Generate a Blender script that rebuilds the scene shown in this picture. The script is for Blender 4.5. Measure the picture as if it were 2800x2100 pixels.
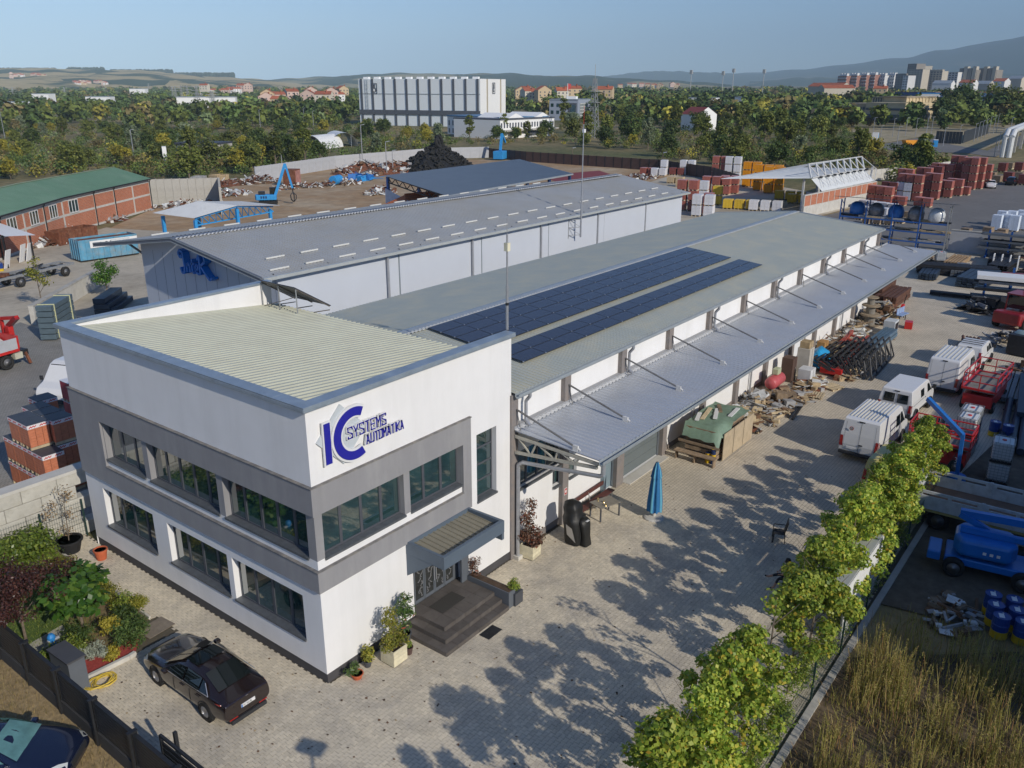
import bpy,bmesh,math,random
import numpy as np
from mathutils import Vector,Matrix
random.seed(7);RNG=np.random.default_rng(7)
D=bpy.data;SC=bpy.context.scene;COL=SC.collection
for o in list(D.objects):D.objects.remove(o)
R=math.radians
# ---------------------------------------------------------------- camera, sky, sun, exposure
CAMP=np.array([-14.82,-19.20,19.21]);YAW,PIT,ROL,FPX=R(37.475),R(19.485),R(0.108),2300.69
_f=np.array([math.cos(YAW)*math.cos(PIT),math.sin(YAW)*math.cos(PIT),-math.sin(PIT)])
_r=np.array([math.sin(YAW),-math.cos(YAW),0.]);_u=np.cross(_r,_f)
_r,_u=math.cos(ROL)*_r+math.sin(ROL)*_u,-math.sin(ROL)*_r+math.cos(ROL)*_u
cam=D.objects.new('camera',D.cameras.new('camera'));COL.objects.link(cam)
cam.matrix_world=Matrix(((_r[0],_u[0],-_f[0],CAMP[0]),(_r[1],_u[1],-_f[1],CAMP[1]),(_r[2],_u[2],-_f[2],CAMP[2]),(0,0,0,1)))
cam.data.sensor_width=36;cam.data.lens=FPX/2800*36;cam.data.clip_start=.3;cam.data.clip_end=60000
SC.camera=cam
SUN_EL=R(28.5);SUN_ROT=math.pi+.222
w=D.worlds.new('World');SC.world=w;w.use_nodes=True
nt=w.node_tree;nt.nodes.clear()
sky=nt.nodes.new('ShaderNodeTexSky');sky.sky_type='NISHITA';sky.sun_disc=False
sky.sun_elevation=SUN_EL;sky.sun_rotation=SUN_ROT;sky.air_density=1.0;sky.dust_density=.35;sky.ozone_density=2.0;sky.altitude=200
bg=nt.nodes.new('ShaderNodeBackground');bg.inputs[1].default_value=.088
wo=nt.nodes.new('ShaderNodeOutputWorld');tn=nt.nodes.new('ShaderNodeVectorMath');tn.operation='MULTIPLY';tn.inputs[1].default_value=(.76,.97,1.32);nt.links.new(sky.outputs[0],tn.inputs[0]);nt.links.new(tn.outputs[0],bg.inputs[0]);nt.links.new(bg.outputs[0],wo.inputs[0])
sl=D.lights.new('sun','SUN');sl.energy=3.95;sl.angle=R(.53);sl.color=(1,.93,.82)
so=D.objects.new('sun',sl);COL.objects.link(so)
so.rotation_euler=Vector((.193,.857,-.477)).to_track_quat('-Z','Y').to_euler()
SC.view_settings.view_transform='Standard';SC.view_settings.look='None';SC.view_settings.gamma=1;SC.view_settings.use_curve_mapping=False
SC.view_settings.exposure=0.0
try:
 SC.cycles.max_bounces=6;SC.cycles.diffuse_bounces=3;SC.cycles.glossy_bounces=3;SC.cycles.transmission_bounces=4;SC.cycles.volume_bounces=0;SC.cycles.transparent_max_bounces=8
except Exception:pass
def ray(u,v):return _f+_r*(u-1400)/FPX-_u*(v-1050)/FPX
def G(u,v,z=0.):
 d=ray(u,v);t=(z-CAMP[2])/d[2];p=CAMP+t*d;return Vector((p[0],p[1],z))
def P(u,v,dist):
 d=ray(u,v);h=math.hypot(d[0],d[1]);p=CAMP+d*dist/h;return Vector(p)
# ---------------------------------------------------------------- materials
def lk(nt,a,b):nt.links.new(a,b)
MATS={}
def M(name,col,rough=.65,metal=0.,var=.12,sc=2.,bump=0.,bsc=30.,spec=.4,orand=0.,island=0.,stain=None,ssc=.25,samt=.5,coat=0.,streak=0.):
 if name in MATS:return MATS[name]
 m=D.materials.new(name);m.use_nodes=True;t=m.node_tree;b=t.nodes['Principled BSDF']
 b.inputs['Roughness'].default_value=rough;b.inputs['Metallic'].default_value=metal;b.inputs['Specular IOR Level'].default_value=spec
 if coat:b.inputs['Coat Weight'].default_value=coat;b.inputs['Coat Roughness'].default_value=.05
 tc=t.nodes.new('ShaderNodeTexCoord');out=None
 n=t.nodes.new('ShaderNodeTexNoise');n.inputs['Scale'].default_value=sc;n.inputs['Detail'].default_value=6;n.inputs['Roughness'].default_value=.65
 lk(t,tc.outputs['Object'],n.inputs['Vector'])
 r=t.nodes.new('ShaderNodeMapRange');r.inputs[1].default_value=.3;r.inputs[2].default_value=.7
 r.inputs[3].default_value=1-var;r.inputs[4].default_value=1+var;lk(t,n.outputs['Fac'],r.inputs[0])
 val=r.outputs[0]
 def mul(a,b_):
  x=t.nodes.new('ShaderNodeMath');x.operation='MULTIPLY';lk(t,a,x.inputs[0]);lk(t,b_,x.inputs[1]);return x.outputs[0]
 def rng(src,amt):
  x=t.nodes.new('ShaderNodeMapRange');x.inputs[3].default_value=1-amt;x.inputs[4].default_value=1+amt;lk(t,src,x.inputs[0]);return x.outputs[0]
 if orand:
  oi=t.nodes.new('ShaderNodeObjectInfo');val=mul(val,rng(oi.outputs['Random'],orand))
 if island:
  g=t.nodes.new('ShaderNodeNewGeometry');val=mul(val,rng(g.outputs['Random Per Island'],island))
 base=t.nodes.new('ShaderNodeRGB');base.outputs[0].default_value=(*col,1);c=base.outputs[0]
 if stain:
  n2=t.nodes.new('ShaderNodeTexNoise');n2.inputs['Scale'].default_value=ssc;n2.inputs['Detail'].default_value=8;n2.inputs['Roughness'].default_value=.7
  sv=tc.outputs['Object']
  if streak:mp=t.nodes.new('ShaderNodeMapping');mp.inputs['Scale'].default_value=(1,1,streak);lk(t,sv,mp.inputs[0]);sv=mp.outputs[0]
  lk(t,sv,n2.inputs['Vector'])
  r2=t.nodes.new('ShaderNodeMapRange');r2.inputs[1].default_value=.45;r2.inputs[2].default_value=.68;r2.inputs[4].default_value=samt;lk(t,n2.outputs['Fac'],r2.inputs[0])
  mx=t.nodes.new('ShaderNodeMix');mx.data_type='RGBA';lk(t,r2.outputs[0],mx.inputs[0]);lk(t,c,mx.inputs[6]);mx.inputs[7].default_value=(*stain,1);c=mx.outputs[2]
 v=t.nodes.new('ShaderNodeVectorMath');v.operation='SCALE';lk(t,c,v.inputs[0]);lk(t,val,v.inputs['Scale'])
 lk(t,v.outputs[0],b.inputs['Base Color'])
 if bump:
  nb=t.nodes.new('ShaderNodeTexNoise');nb.inputs['Scale'].default_value=bsc;nb.inputs['Detail'].default_value=4;lk(t,tc.outputs['Object'],nb.inputs['Vector'])
  bp=t.nodes.new('ShaderNodeBump');bp.inputs['Strength'].default_value=bump;bp.inputs['Distance'].default_value=.02;lk(t,nb.outputs['Fac'],bp.inputs['Height']);lk(t,bp.outputs[0],b.inputs['Normal'])
 MATS[name]=m;return m
def LEAF(name,stops,rough=.5,trans=.35,orand=.25):
 """leaf colours: ramp over the random value of each leaf, shifted per tree"""
 m=D.materials.new(name);m.use_nodes=True;t=m.node_tree;t.nodes.clear()
 g=t.nodes.new('ShaderNodeNewGeometry');oi=t.nodes.new('ShaderNodeObjectInfo')
 cr=t.nodes.new('ShaderNodeValToRGB');e=cr.color_ramp.elements
 while len(e)<len(stops):e.new(.5)
 for i,(p,c)in enumerate(stops):e[i].position=p;e[i].color=(*c,1)
 lk(t,g.outputs['Random Per Island'],cr.inputs[0])
 r=t.nodes.new('ShaderNodeMapRange');r.inputs[3].default_value=1-orand;r.inputs[4].default_value=1+orand;lk(t,oi.outputs['Random'],r.inputs[0])
 v=t.nodes.new('ShaderNodeVectorMath');v.operation='SCALE';lk(t,cr.outputs[0],v.inputs[0]);lk(t,r.outputs[0],v.inputs['Scale'])
 d=t.nodes.new('ShaderNodeBsdfPrincipled');d.inputs['Roughness'].default_value=rough;d.inputs['Specular IOR Level'].default_value=.3
 tr=t.nodes.new('ShaderNodeBsdfTranslucent');mx=t.nodes.new('ShaderNodeMixShader');mx.inputs[0].default_value=trans
 lk(t,v.outputs[0],d.inputs['Base Color']);lk(t,v.outputs[0],tr.inputs['Color'])
 lk(t,d.outputs[0],mx.inputs[1]);lk(t,tr.outputs[0],mx.inputs[2])
 o=t.nodes.new('ShaderNodeOutputMaterial');lk(t,mx.outputs[0],o.inputs[0]);return m
def BRICKM(name,c1,c2,mortar,scale=(1,1,1),bw=.25,bh=.08,ms=.012,rough=.8,coord='Object',off=.5,rot=(0,0,0),var=.15):
 m=D.materials.new(name);m.use_nodes=True;t=m.node_tree;b=t.nodes['Principled BSDF'];b.inputs['Roughness'].default_value=rough
 tc=t.nodes.new('ShaderNodeTexCoord');mp=t.nodes.new('ShaderNodeMapping');mp.inputs['Rotation'].default_value=rot;lk(t,tc.outputs[coord],mp.inputs[0])
 br=t.nodes.new('ShaderNodeTexBrick');br.inputs['Scale'].default_value=1;br.inputs['Brick Width'].default_value=bw;br.inputs['Row Height'].default_value=bh;br.inputs['Mortar Size'].default_value=ms
 br.inputs['Color1'].default_value=(*c1,1);br.inputs['Color2'].default_value=(*c2,1);br.inputs['Mortar'].default_value=(*mortar,1);br.offset=off
 lk(t,mp.outputs[0],br.inputs['Vector'])
 n=t.nodes.new('ShaderNodeTexNoise');n.inputs['Scale'].default_value=.35;n.inputs['Detail'].default_value=8;n.inputs['Roughness'].default_value=.7;lk(t,tc.outputs[coord],n.inputs['Vector'])
 r=t.nodes.new('ShaderNodeMapRange');r.inputs[1].default_value=.3;r.inputs[2].default_value=.7;r.inputs[3].default_value=1-var;r.inputs[4].default_value=1+var;lk(t,n.outputs['Fac'],r.inputs[0])
 v=t.nodes.new('ShaderNodeVectorMath');v.operation='SCALE';lk(t,br.outputs['Color'],v.inputs[0]);lk(t,r.outputs[0],v.inputs['Scale']);lk(t,v.outputs[0],b.inputs['Base Color'])
 bp=t.nodes.new('ShaderNodeBump');bp.inputs['Strength'].default_value=.6;bp.inputs['Distance'].default_value=.01;bp.invert=True;lk(t,br.outputs['Fac'],bp.inputs['Height']);lk(t,bp.outputs[0],b.inputs['Normal'])
 MATS[name]=m;return m
WHITE=M('white render',(.80,.79,.775),.85,var=.03,sc=.6,bump=.15,bsc=60,stain=(.60,.59,.565),ssc=.9,samt=.28,streak=.10)
GREY=M('grey render',(.27,.265,.27),.85,var=.05,sc=1.,bump=.15,bsc=60,stain=(.36,.355,.345),ssc=1.2,samt=.5,streak=.2)
PLINTH=M('plinth grey',(.07,.068,.072),.8,var=.1)
CAP=M('cap metal',(.30,.36,.42),.38,.35,var=.12,sc=1.5,stain=(.42,.47,.5),ssc=2.,samt=.5)
FRAME=M('window frame',(.10,.105,.12),.45,.2,var=.05)
GLASS=M('window glass',(.016,.05,.048),.03,0,var=.5,sc=.8,spec=1.)
GLASS.node_tree.nodes['Principled BSDF'].inputs['IOR'].default_value=2.2
CARGLASS=M('car glass',(.010,.014,.014),.03,0,var=.1,spec=.9)
SILL=M('sill metal',(.13,.14,.15),.45,.3,var=.2,sc=5)
CREAM=M('cream roof sheet',(.50,.505,.40),.5,.0,var=.06,sc=.8,stain=(.42,.40,.32),ssc=.9,samt=.35,spec=.5)
WROOF=M('green grey roof sheet',(.47,.49,.43),.42,.1,var=.06,sc=.5,stain=(.55,.51,.38),ssc=.5,samt=.7,spec=.6)
AWN=M('awning sheet',(.46,.485,.52),.4,.25,var=.06,sc=.6,stain=(.52,.51,.50),ssc=.5,samt=.5)
GUT=M('gutter metal',(.38,.42,.44),.4,.35,var=.1)
PIPE=M('pipe metal',(.42,.43,.45),.35,.45,var=.12,sc=4)
PILAS=M('pilaster paint',(.22,.20,.19),.7,var=.1,sc=3,stain=(.3,.2,.13),ssc=1.5,samt=.3)
BEIGEST=M('beige steel',(.47,.45,.38),.5,.1,var=.15,sc=3)
PV=M('solar cell',(.036,.038,.056),.2,0,var=.15,sc=2,spec=.7)
ALU=M('aluminium',(.62,.63,.65),.35,.7,var=.1)
STEELP=M('galvanised steel',(.42,.43,.43),.42,.6,var=.18,sc=6)
DARKST=M('dark steel',(.035,.036,.04),.5,.4,var=.3,sc=5)
DOORG=M('grey door',(.15,.175,.18),.55,.1,var=.05)
DOORB=M('blue grey door',(.22,.29,.33),.5,.1,var=.06)
BLACK=M('black rubber',(.015,.015,.016),.7,var=.3,sc=8)
TREAD=M('tyre rubber',(.022,.021,.020),.85,var=.3,sc=6)
RIM=M('alloy rim',(.5,.5,.51),.3,.8,var=.1)
STEELRIM=M('steel rim',(.33,.33,.33),.45,.6,var=.2)
VANW=M('white van paint',(.74,.74,.73),.32,0,var=.04,sc=1.,coat=.4,stain=(.6,.59,.56),ssc=1.,samt=.35)
REDLENS=M('red lens',(.35,.015,.012),.15,0,var=.1,spec=.8)
CLEAR=M('clear lens',(.5,.52,.5),.12,0,var=.1,spec=.8)
PLATEW=M('plate white',(.75,.75,.74),.5,var=.02)
PLASTIC=M('dark plastic',(.03,.031,.034),.55,var=.15)
RUST=M('rust',(.17,.060,.030),.85,.1,var=.4,sc=3,bump=.3,bsc=20,stain=(.28,.14,.08),ssc=1.2,samt=.6)
WOOD=M('pale wood',(.52,.42,.27),.75,var=.2,sc=5,orand=.2)
WOODO=M('old wood',(.26,.19,.125),.85,var=.3,sc=4,orand=.25)
REDP=M('red paint',(.52,.025,.022),.4,.0,var=.15,sc=2,coat=.2)
DRED=M('dark red paint',(.25,.016,.020),.35,.0,var=.15,sc=2,coat=.3)
BLUEP=M('blue paint',(.020,.15,.46),.4,0,var=.12,sc=2,coat=.2)
SKYB=M('bright blue paint',(.035,.28,.62),.45,0,var=.12,sc=2)
NAVY=M('navy paint',(.02,.045,.14),.45,.1,var=.15)
YEL=M('yellow paint',(.72,.46,.02),.5,var=.15,sc=2)
ORANGE=M('orange wrap',(.78,.31,.012),.45,var=.12,sc=2,orand=.1)
YWRAP=M('yellow wrap',(.76,.52,.05),.45,var=.12,sc=2,orand=.1)
CONC=M('concrete',(.46,.44,.39),.9,var=.12,sc=1.2,bump=.3,bsc=12,stain=(.30,.28,.24),ssc=.8,samt=.6)
CONCL=M('pale concrete',(.56,.54,.49),.9,var=.1,sc=1.2,bump=.2,bsc=15,stain=(.42,.39,.33),ssc=.9,samt=.5)
SOIL=M('soil',(.085,.055,.035),.95,var=.4,sc=6,bump=.6,bsc=15)
BARK=M('bark',(.17,.135,.10),.9,var=.35,sc=6,bump=.5,bsc=25)
# ---------------------------------------------------------------- mesh building
class MB:
 def __init__(s):s.v=[];s.f=[];s.m=[]
 def add(s,vs,fs,mi=0):
  b=len(s.v);s.v +=[tuple(x)for x in vs];s.f +=[tuple(i+b for i in q)for q in fs];s.m +=[mi]*len(fs);return s
 def quad(s,a,b,c,d,mi=0):return s.add([a,b,c,d],[(0,1,2,3)],mi)
 def poly(s,pts,mi=0):return s.add(pts,[tuple(range(len(pts)))],mi)
 def box(s,x0,x1,y0,y1,z0,z1,mi=0):
  return s.add([(x0,y0,z0),(x1,y0,z0),(x1,y1,z0),(x0,y1,z0),(x0,y0,z1),(x1,y0,z1),(x1,y1,z1),(x0,y1,z1)],
                     [(3,2,1,0),(4,5,6,7),(0,1,5,4),(1,2,6,5),(2,3,7,6),(3,0,4,7)],mi)
 def obox(s,c,sz,rz=0,mi=0,mat=None):
  m=Matrix.Translation(Vector(c))@(mat if mat is not None else Matrix.Rotation(rz,4,'Z'));x,y,z=sz[0]/2,sz[1]/2,sz[2]/2
  vs=[m @ Vector(p)for p in ((-x,-y,-z),(x,-y,-z),(x,y,-z),(-x,y,-z),(-x,-y,z),(x,-y,z),(x,y,z),(-x,y,z))]
  return s.add(vs,[(3,2,1,0),(4,5,6,7),(0,1,5,4),(1,2,6,5),(2,3,7,6),(3,0,4,7)],mi)
 def bar(s,a,b,wd,h=None,mi=0,up=(0,0,1)):
  a=Vector(a);b=Vector(b);d=(b-a).normalized();u=Vector(up)
  if abs(d.dot(u))>.98:u=Vector((1,0,0))
  sd=d.cross(u).normalized()*(wd/2);u2=sd.cross(d).normalized()*((h or wd)/2)
  vs=[p+q for p in (a,b)for q in (-sd-u2,sd-u2,sd+u2,-sd+u2)]
  return s.add(vs,[(0,3,2,1),(4,5,6,7),(0,1,5,4),(1,2,6,5),(2,3,7,6),(3,0,4,7)],mi)
 def tube(s,a,b,r,n=8,mi=0,r2=None,caps=True):
  a=Vector(a);b=Vector(b);d=(b-a).normalized();r2=r if r2 is None else r2
  u=Vector((0,0,1))if abs(d.z)<.95 else Vector((1,0,0));x=d.cross(u).normalized();y=d.cross(x)
  vs=[a+(x*math.cos(t)+y*math.sin(t))*r for t in [2*math.pi*i/n for i in range(n)]]+[b+(x*math.cos(t)+y*math.sin(t))*r2 for t in [2*math.pi*i/n for i in range(n)]]
  fs=[(i,(i+1)% n,n+(i+1)% n,n+i)for i in range(n)]
  if caps:fs +=[tuple(range(n))[::-1],tuple(range(n,2*n))]
  return s.add(vs,fs,mi)
 def pipe(s,pts,r,n=8,mi=0):
  for a,b in zip(pts[:-1],pts[1:]):s.tube(a,b,r,n,mi)
  return s
 def lathe(s,prof,n=16,c=(0,0,0),mi=0,axis='z'):
  b=len(s.v);c=Vector(c)
  for r,z in prof:
   for i in range(n):
    t=2*math.pi*i/n;p=Vector((r*math.cos(t),r*math.sin(t),z))
    if axis == 'y':p=Vector((p.x,p.z,p.y))
    if axis == 'x':p=Vector((p.z,p.x,p.y))
    s.v.append(tuple(c+p))
  for k in range(len(prof)-1):
   for i in range(n):s.f.append((b+k*n+i,b+k*n+(i+1)% n,b+(k+1)*n+(i+1)% n,b+(k+1)*n+i));s.m.append(mi)
  if tuple(prof[0])== tuple(prof[-1]):return s
  if prof[0][0]>1e-4:s.f.append(tuple(b+i for i in range(n))[::-1]);s.m.append(mi)
  if prof[-1][0]>1e-4:s.f.append(tuple(b+(len(prof)-1)*n+i for i in range(n)));s.m.append(mi)
  return s
 def prism(s,poly,z0,z1,mi=0,fn=None):
  """polygon in (a,b) pushed from z0 to z1; fn maps (a,b,z) to a point"""
  fn=fn or (lambda a,b,z:(a,b,z));n=len(poly)
  vs=[fn(a,b,z0)for a,b in poly]+[fn(a,b,z1)for a,b in poly]
  return s.add(vs,[tuple(range(n))[::-1],tuple(range(n,2*n))]+[(i,(i+1)% n,n+(i+1)% n,n+i)for i in range(n)],mi)
 def corr(s,O,U,V,n,h,N=(0,0,1),mi=0,prof=((0,0),(.45,0),(.55,1),(.9,1)),th=0):
  O=Vector(O);U=Vector(U);V=Vector(V);N=Vector(N);vs=[];k=0
  for i in range(n):
   for a,hh in prof:p=O+V*((i+a)/n)+N*(hh*h);vs +=[p,p+U];k += 1
  p=O+V;vs +=[p,p+U];k += 1
  s.add(vs,[(2*i,2*i+1,2*i+3,2*i+2)for i in range(k-1)],mi)
  if th:s.add([O-N*th,O+U-N*th,O+U+V-N*th,O+V-N*th],[(3,2,1,0)],mi)
  return s
 def build(s,name,mats,parent=None,loc=None,rz=0,smooth=False,bevel=0,seg=2,sub=0,bang=30):
  me=D.meshes.new(name);me.from_pydata(s.v,[],s.f)
  for m in (mats if isinstance(mats,(list,tuple))else [mats]):me.materials.append(m)
  if any(s.m):me.polygons.foreach_set('material_index',s.m)
  if smooth:me.polygons.foreach_set('use_smooth',[True]*len(me.polygons))
  me.update();o=D.objects.new(name,me);COL.objects.link(o)
  if parent:o.parent=parent
  if loc is not None:o.location=loc
  o.rotation_euler=(0,0,rz)
  if bevel or sub:
   bm=bmesh.new();bm.from_mesh(me);bmesh.ops.remove_doubles(bm,verts=bm.verts,dist=1e-4);bmesh.ops.recalc_face_normals(bm,faces=bm.faces);bm.to_mesh(me);bm.free()
  if bevel:
   b=o.modifiers.new('bevel','BEVEL');b.width=bevel;b.segments=seg;b.limit_method='ANGLE';b.angle_limit=R(bang)
  if sub:
   b=o.modifiers.new('sub','SUBSURF');b.levels=b.render_levels=sub
  return o
def T(name,label,cat,loc=(0,0,0),rz=0,group=None):
 o=D.objects.new(name,None);COL.objects.link(o);o.location=loc;o.rotation_euler=(0,0,rz);o.empty_display_size=.2
 return tag(o,label,cat,group)
def tag(o,label=None,cat=None,group=None,kind=None):
 if label:o['label']=label
 if cat:o['category']=cat
 if group:o['group']=group
 if kind:o['kind']=kind
 return o
def S(o):o['kind']='structure';return o
def dup(o,loc=None,rz=None,label=None,parent=None,sc=None,group=None):
 c=o.copy();COL.objects.link(c)
 if parent is not None:c.parent=parent
 if loc is not None:c.location=loc
 if rz is not None:c.rotation_euler=(0,0,rz)
 if label:c['label']=label
 if group:c['group']=group
 if sc:c.scale=(sc,)*3 if not isinstance(sc,tuple)else sc
 for ch in o.children:dup(ch,parent=c)
 return c
def put(me,name,parent,loc=(0,0,0),rz=0):
 o=D.objects.new(name,me);COL.objects.link(o);o.parent=parent;o.location=loc;o.rotation_euler=(0,0,rz);return o
def rect_wall(mb,O,U,w_,h_,holes,N,depth,mi=0,mj=None):
 """wall in the plane O + U*a + Z*b with rectangular openings (a0,a1,b0,b1) whose reveals go inwards by depth"""
 O=Vector(O);U=Vector(U).normalized();N=Vector(N).normalized();Z=Vector((0,0,1))
 A=sorted({0,w_}|{x for q in holes for x in q[:2]});B=sorted({0,h_}|{x for q in holes for x in q[2:4]})
 pt=lambda a,b,d=0:O+U*a+Z*b-N*d
 for a0,a1 in zip(A[:-1],A[1:]):
  for b0,b1 in zip(B[:-1],B[1:]):
   ca,cb=(a0+a1)/2,(b0+b1)/2
   if any(q[0]<ca<q[1]and q[2]<cb<q[3]for q in holes):continue
   mb.quad(pt(a0,b0),pt(a1,b0),pt(a1,b1),pt(a0,b1),mi)
 mj=mi if mj is None else mj
 for q in holes:
  a0,a1,b0,b1=q[:4];d=depth
  mb.quad(pt(a0,b0),pt(a0,b1),pt(a0,b1,d),pt(a0,b0,d),mj);mb.quad(pt(a1,b0,d),pt(a1,b1,d),pt(a1,b1),pt(a1,b0),mj)
  mb.quad(pt(a0,b1,d),pt(a0,b1),pt(a1,b1),pt(a1,b1,d),mj);mb.quad(pt(a0,b0),pt(a0,b0,d),pt(a1,b0,d),pt(a1,b0),mj)
def window(parent,O,U,N,w_,h_,n,fr=.06,mats=None,sill=True,name='window',horiz=0,sd=.28):
 """a window whose outer frame plane is at O + U*a + Z*b; n panes side by side (or stacked)"""
 mats=mats or (FRAME,GLASS,SILL);O=Vector(O);U=Vector(U).normalized();N=Vector(N).normalized();Z=Vector((0,0,1))
 mb=MB();pt=lambda a,b,d:O+U*a+Z*b+N*d
 def bx(m,a0,a1,b0,b1,d0,d1,mi=0):
  m.add([pt(a,b,d)for d in (d0,d1)for a,b in ((a0,b0),(a1,b0),(a1,b1),(a0,b1))],[(3,2,1,0),(4,5,6,7),(0,1,5,4),(1,2,6,5),(2,3,7,6),(3,0,4,7)],mi)
 bx(mb,0,w_,0,fr,0,.05);bx(mb,0,w_,h_-fr,h_,0,.05);bx(mb,0,fr,fr,h_-fr,0,.05);bx(mb,w_-fr,w_,fr,h_-fr,0,.05)
 if horiz:
  for i in range(1,horiz):b=h_*i/horiz;bx(mb,fr,w_-fr,b-fr*.6,b+fr*.6,0,.045)
 for i in range(1,n):a=w_*i/n;bx(mb,a-fr,a+fr,fr,h_-fr,0,.047)
 win=mb.build(name,mats[0],parent)
 for i in range(n):
  for j in range(horiz or 1):
   g=MB();a0,a1=w_*i/n+.01,w_*(i+1)/n-.01;b0,b1=h_*j/(horiz or 1)+.01,h_*(j+1)/(horiz or 1)-.01
   t=random.uniform(-.008,.008);g.add([pt(a0,b0,.02),pt(a1,b0,.02+t),pt(a1,b1,.02+t),pt(a0,b1,.02)],[(0,1,2,3)]);g.build('pane',mats[1],win)
 if sill:
  g=MB();bx(g,-.02,w_+.02,-.05,-.005,0,sd+.06);bx(g,-.02,w_+.02,-.09,-.05,sd+.03,sd+.06);g.build('sill',mats[2],win)
 return win
def letters(word,h,mat,parent,O,U,N,up=(0,0,1),depth=.06,sx=.8,gap=.12,font_bold=0.,name='letter',back=None,slant=0.):
 """raised letters, one mesh each, set along U from O"""
 O=Vector(O);U=Vector(U).normalized();N=Vector(N).normalized();Z=Vector(up).normalized();x=0
 for ch in word:
  if ch == ' ':x += .5*h*sx;continue
  cu=D.curves.new('letter','FONT');cu.body=ch;cu.size=1.;cu.extrude=depth/2/h;cu.offset=font_bold;cu.shear=slant
  to=D.objects.new('tmp',cu);COL.objects.link(to);dg=bpy.context.evaluated_depsgraph_get();me=D.meshes.new_from_object(to.evaluated_get(dg));D.objects.remove(to);D.curves.remove(cu)
  if not len(me.vertices):continue
  co=np.array([v.co[:]for v in me.vertices]);k=h/.72;x0=co[:,0].min()
  for v in me.vertices:
   p=O+U*(x+(v.co.x-x0)*k*sx)+Z*(v.co.y*k)+N*(v.co.z*h+depth/2);v.co=p
  x +=(co[:,0].max()-x0)*k*sx+gap*h
  me.materials.clear();me.materials.append(mat);me.name=name
  o=D.objects.new(name,me);COL.objects.link(o);o.parent=parent
 return x
def flatprint(parent,word,h,mat,O,U,N,sx=.8,up=(0,0,1),depth=.004,name='lettering',gap=.12):
 """thin print: the whole word as one mesh"""
 t0=set(D.objects);letters(word,h,mat,parent,O,U,N,up,depth,sx,gap)
 new=[o for o in D.objects if o not in t0];mb=MB()
 for o in new:
  mb.add([v.co[:]for v in o.data.vertices],[tuple(p.vertices)for p in o.data.polygons])
 for o in new:D.objects.remove(o)
 return mb.build(name,mat,parent)
# ================================================================ SETTING
def terr(x,y):
 d=math.hypot(x-40,y-20);a=math.degrees(math.atan2(y+19.2,x+14.8))
 if d<650:return -.06
 k=min((d-650)/2600,1.6);return -.06+9*k*k*(3-2*min(k,1))+3*k*math.sin(a*.31)*math.sin(d*.0021)
def ground_mat():
 m=D.materials.new('fields');m.use_nodes=True;t=m.node_tree;b=t.nodes['Principled BSDF'];b.inputs['Roughness'].default_value=.95
 tc=t.nodes.new('ShaderNodeTexCoord')
 def noise(s,d=8):
  n=t.nodes.new('ShaderNodeTexNoise');n.inputs['Scale'].default_value=s;n.inputs['Detail'].default_value=d;n.inputs['Roughness'].default_value=.65;lk(t,tc.outputs['Object'],n.inputs['Vector']);return n.outputs['Fac']
 def ramp(f,st):
  r=t.nodes.new('ShaderNodeValToRGB');e=r.color_ramp.elements
  while len(e)<len(st):e.new(.5)
  for i,(p,c)in enumerate(st):e[i].position=p;e[i].color=(*c,1)
  lk(t,f,r.inputs[0]);return r.outputs[0]
 big=ramp(noise(.013),[(.38,(.115,.12,.035)),(.5,(.20,.165,.075)),(.6,(.33,.25,.13)),(.7,(.16,.15,.06))])
 sm=ramp(noise(.5),[(.35,(.55,.6,.5)),(.65,(1.25,1.2,1.15))])
 mx=t.nodes.new('ShaderNodeMix');mx.data_type='RGBA';mx.blend_type='MULTIPLY';mx.inputs[0].default_value=1;lk(t,big,mx.inputs[6]);lk(t,sm,mx.inputs[7])
 lk(t,mx.outputs[2],b.inputs['Base Color'])
 bp=t.nodes.new('ShaderNodeBump');bp.inputs['Strength'].default_value=.8;bp.inputs['Distance'].default_value=.15;lk(t,noise(1.6,5),bp.inputs['Height']);lk(t,bp.outputs[0],b.inputs['Normal'])
 return m
mb=MB();rad=[0,30,80,150,250,400,650,900,1200,1600,2200,3000,4200,6000,9000,14000,22000];NA=96
for r_ in rad:
 for i in range(NA):
  a=2*math.pi*i/NA;x,y=40+r_*math.cos(a),20+r_*math.sin(a);mb.v.append((x,y,terr(x,y)))
for k in range(len(rad)-1):
 for i in range(NA):mb.f.append((k*NA+i,k*NA+(i+1)% NA,(k+1)*NA+(i+1)% NA,(k+1)*NA+i));mb.m.append(0)
S(mb.build('ground',ground_mat(),smooth=True))
def zone(name,pts,mat,z=0.):return S(MB().poly([(x,y,z)for x,y in pts]).build(name,mat))
PAVE_C=(.46,.405,.32)
PAVB=BRICKM('far paving',(.64,.56,.43),(.56,.49,.375),(.32,.275,.21),bw=.2,bh=.165,ms=.01,var=.2)
PAVE=M('paver concrete',(.66,.58,.44),.9,var=.14,sc=9,island=.09,stain=(.40,.36,.30),ssc=.28,samt=.9,bump=.2,bsc=60)
JOINT=M('joint sand',(.10,.085,.06),.95,var=.2,sc=8)
YARD=M('old concrete yard',(.50,.44,.34),.92,var=.12,sc=1.5,stain=(.27,.235,.18),ssc=.12,samt=.8,bump=.15,bsc=10)
YARDG=BRICKM('grey paving',(.30,.285,.255),(.26,.25,.225),(.17,.16,.14),bw=.2,bh=.165,ms=.012,var=.2)
DIRT=M('rusty dirt',(.36,.235,.125),.95,var=.22,sc=.5,stain=(.48,.39,.27),ssc=.07,samt=.9,bump=.4,bsc=4)
ASPH=M('asphalt',(.16,.155,.148),.9,var=.12,sc=1.2,stain=(.22,.21,.195),ssc=.1,samt=.6,bump=.2,bsc=40)
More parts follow.
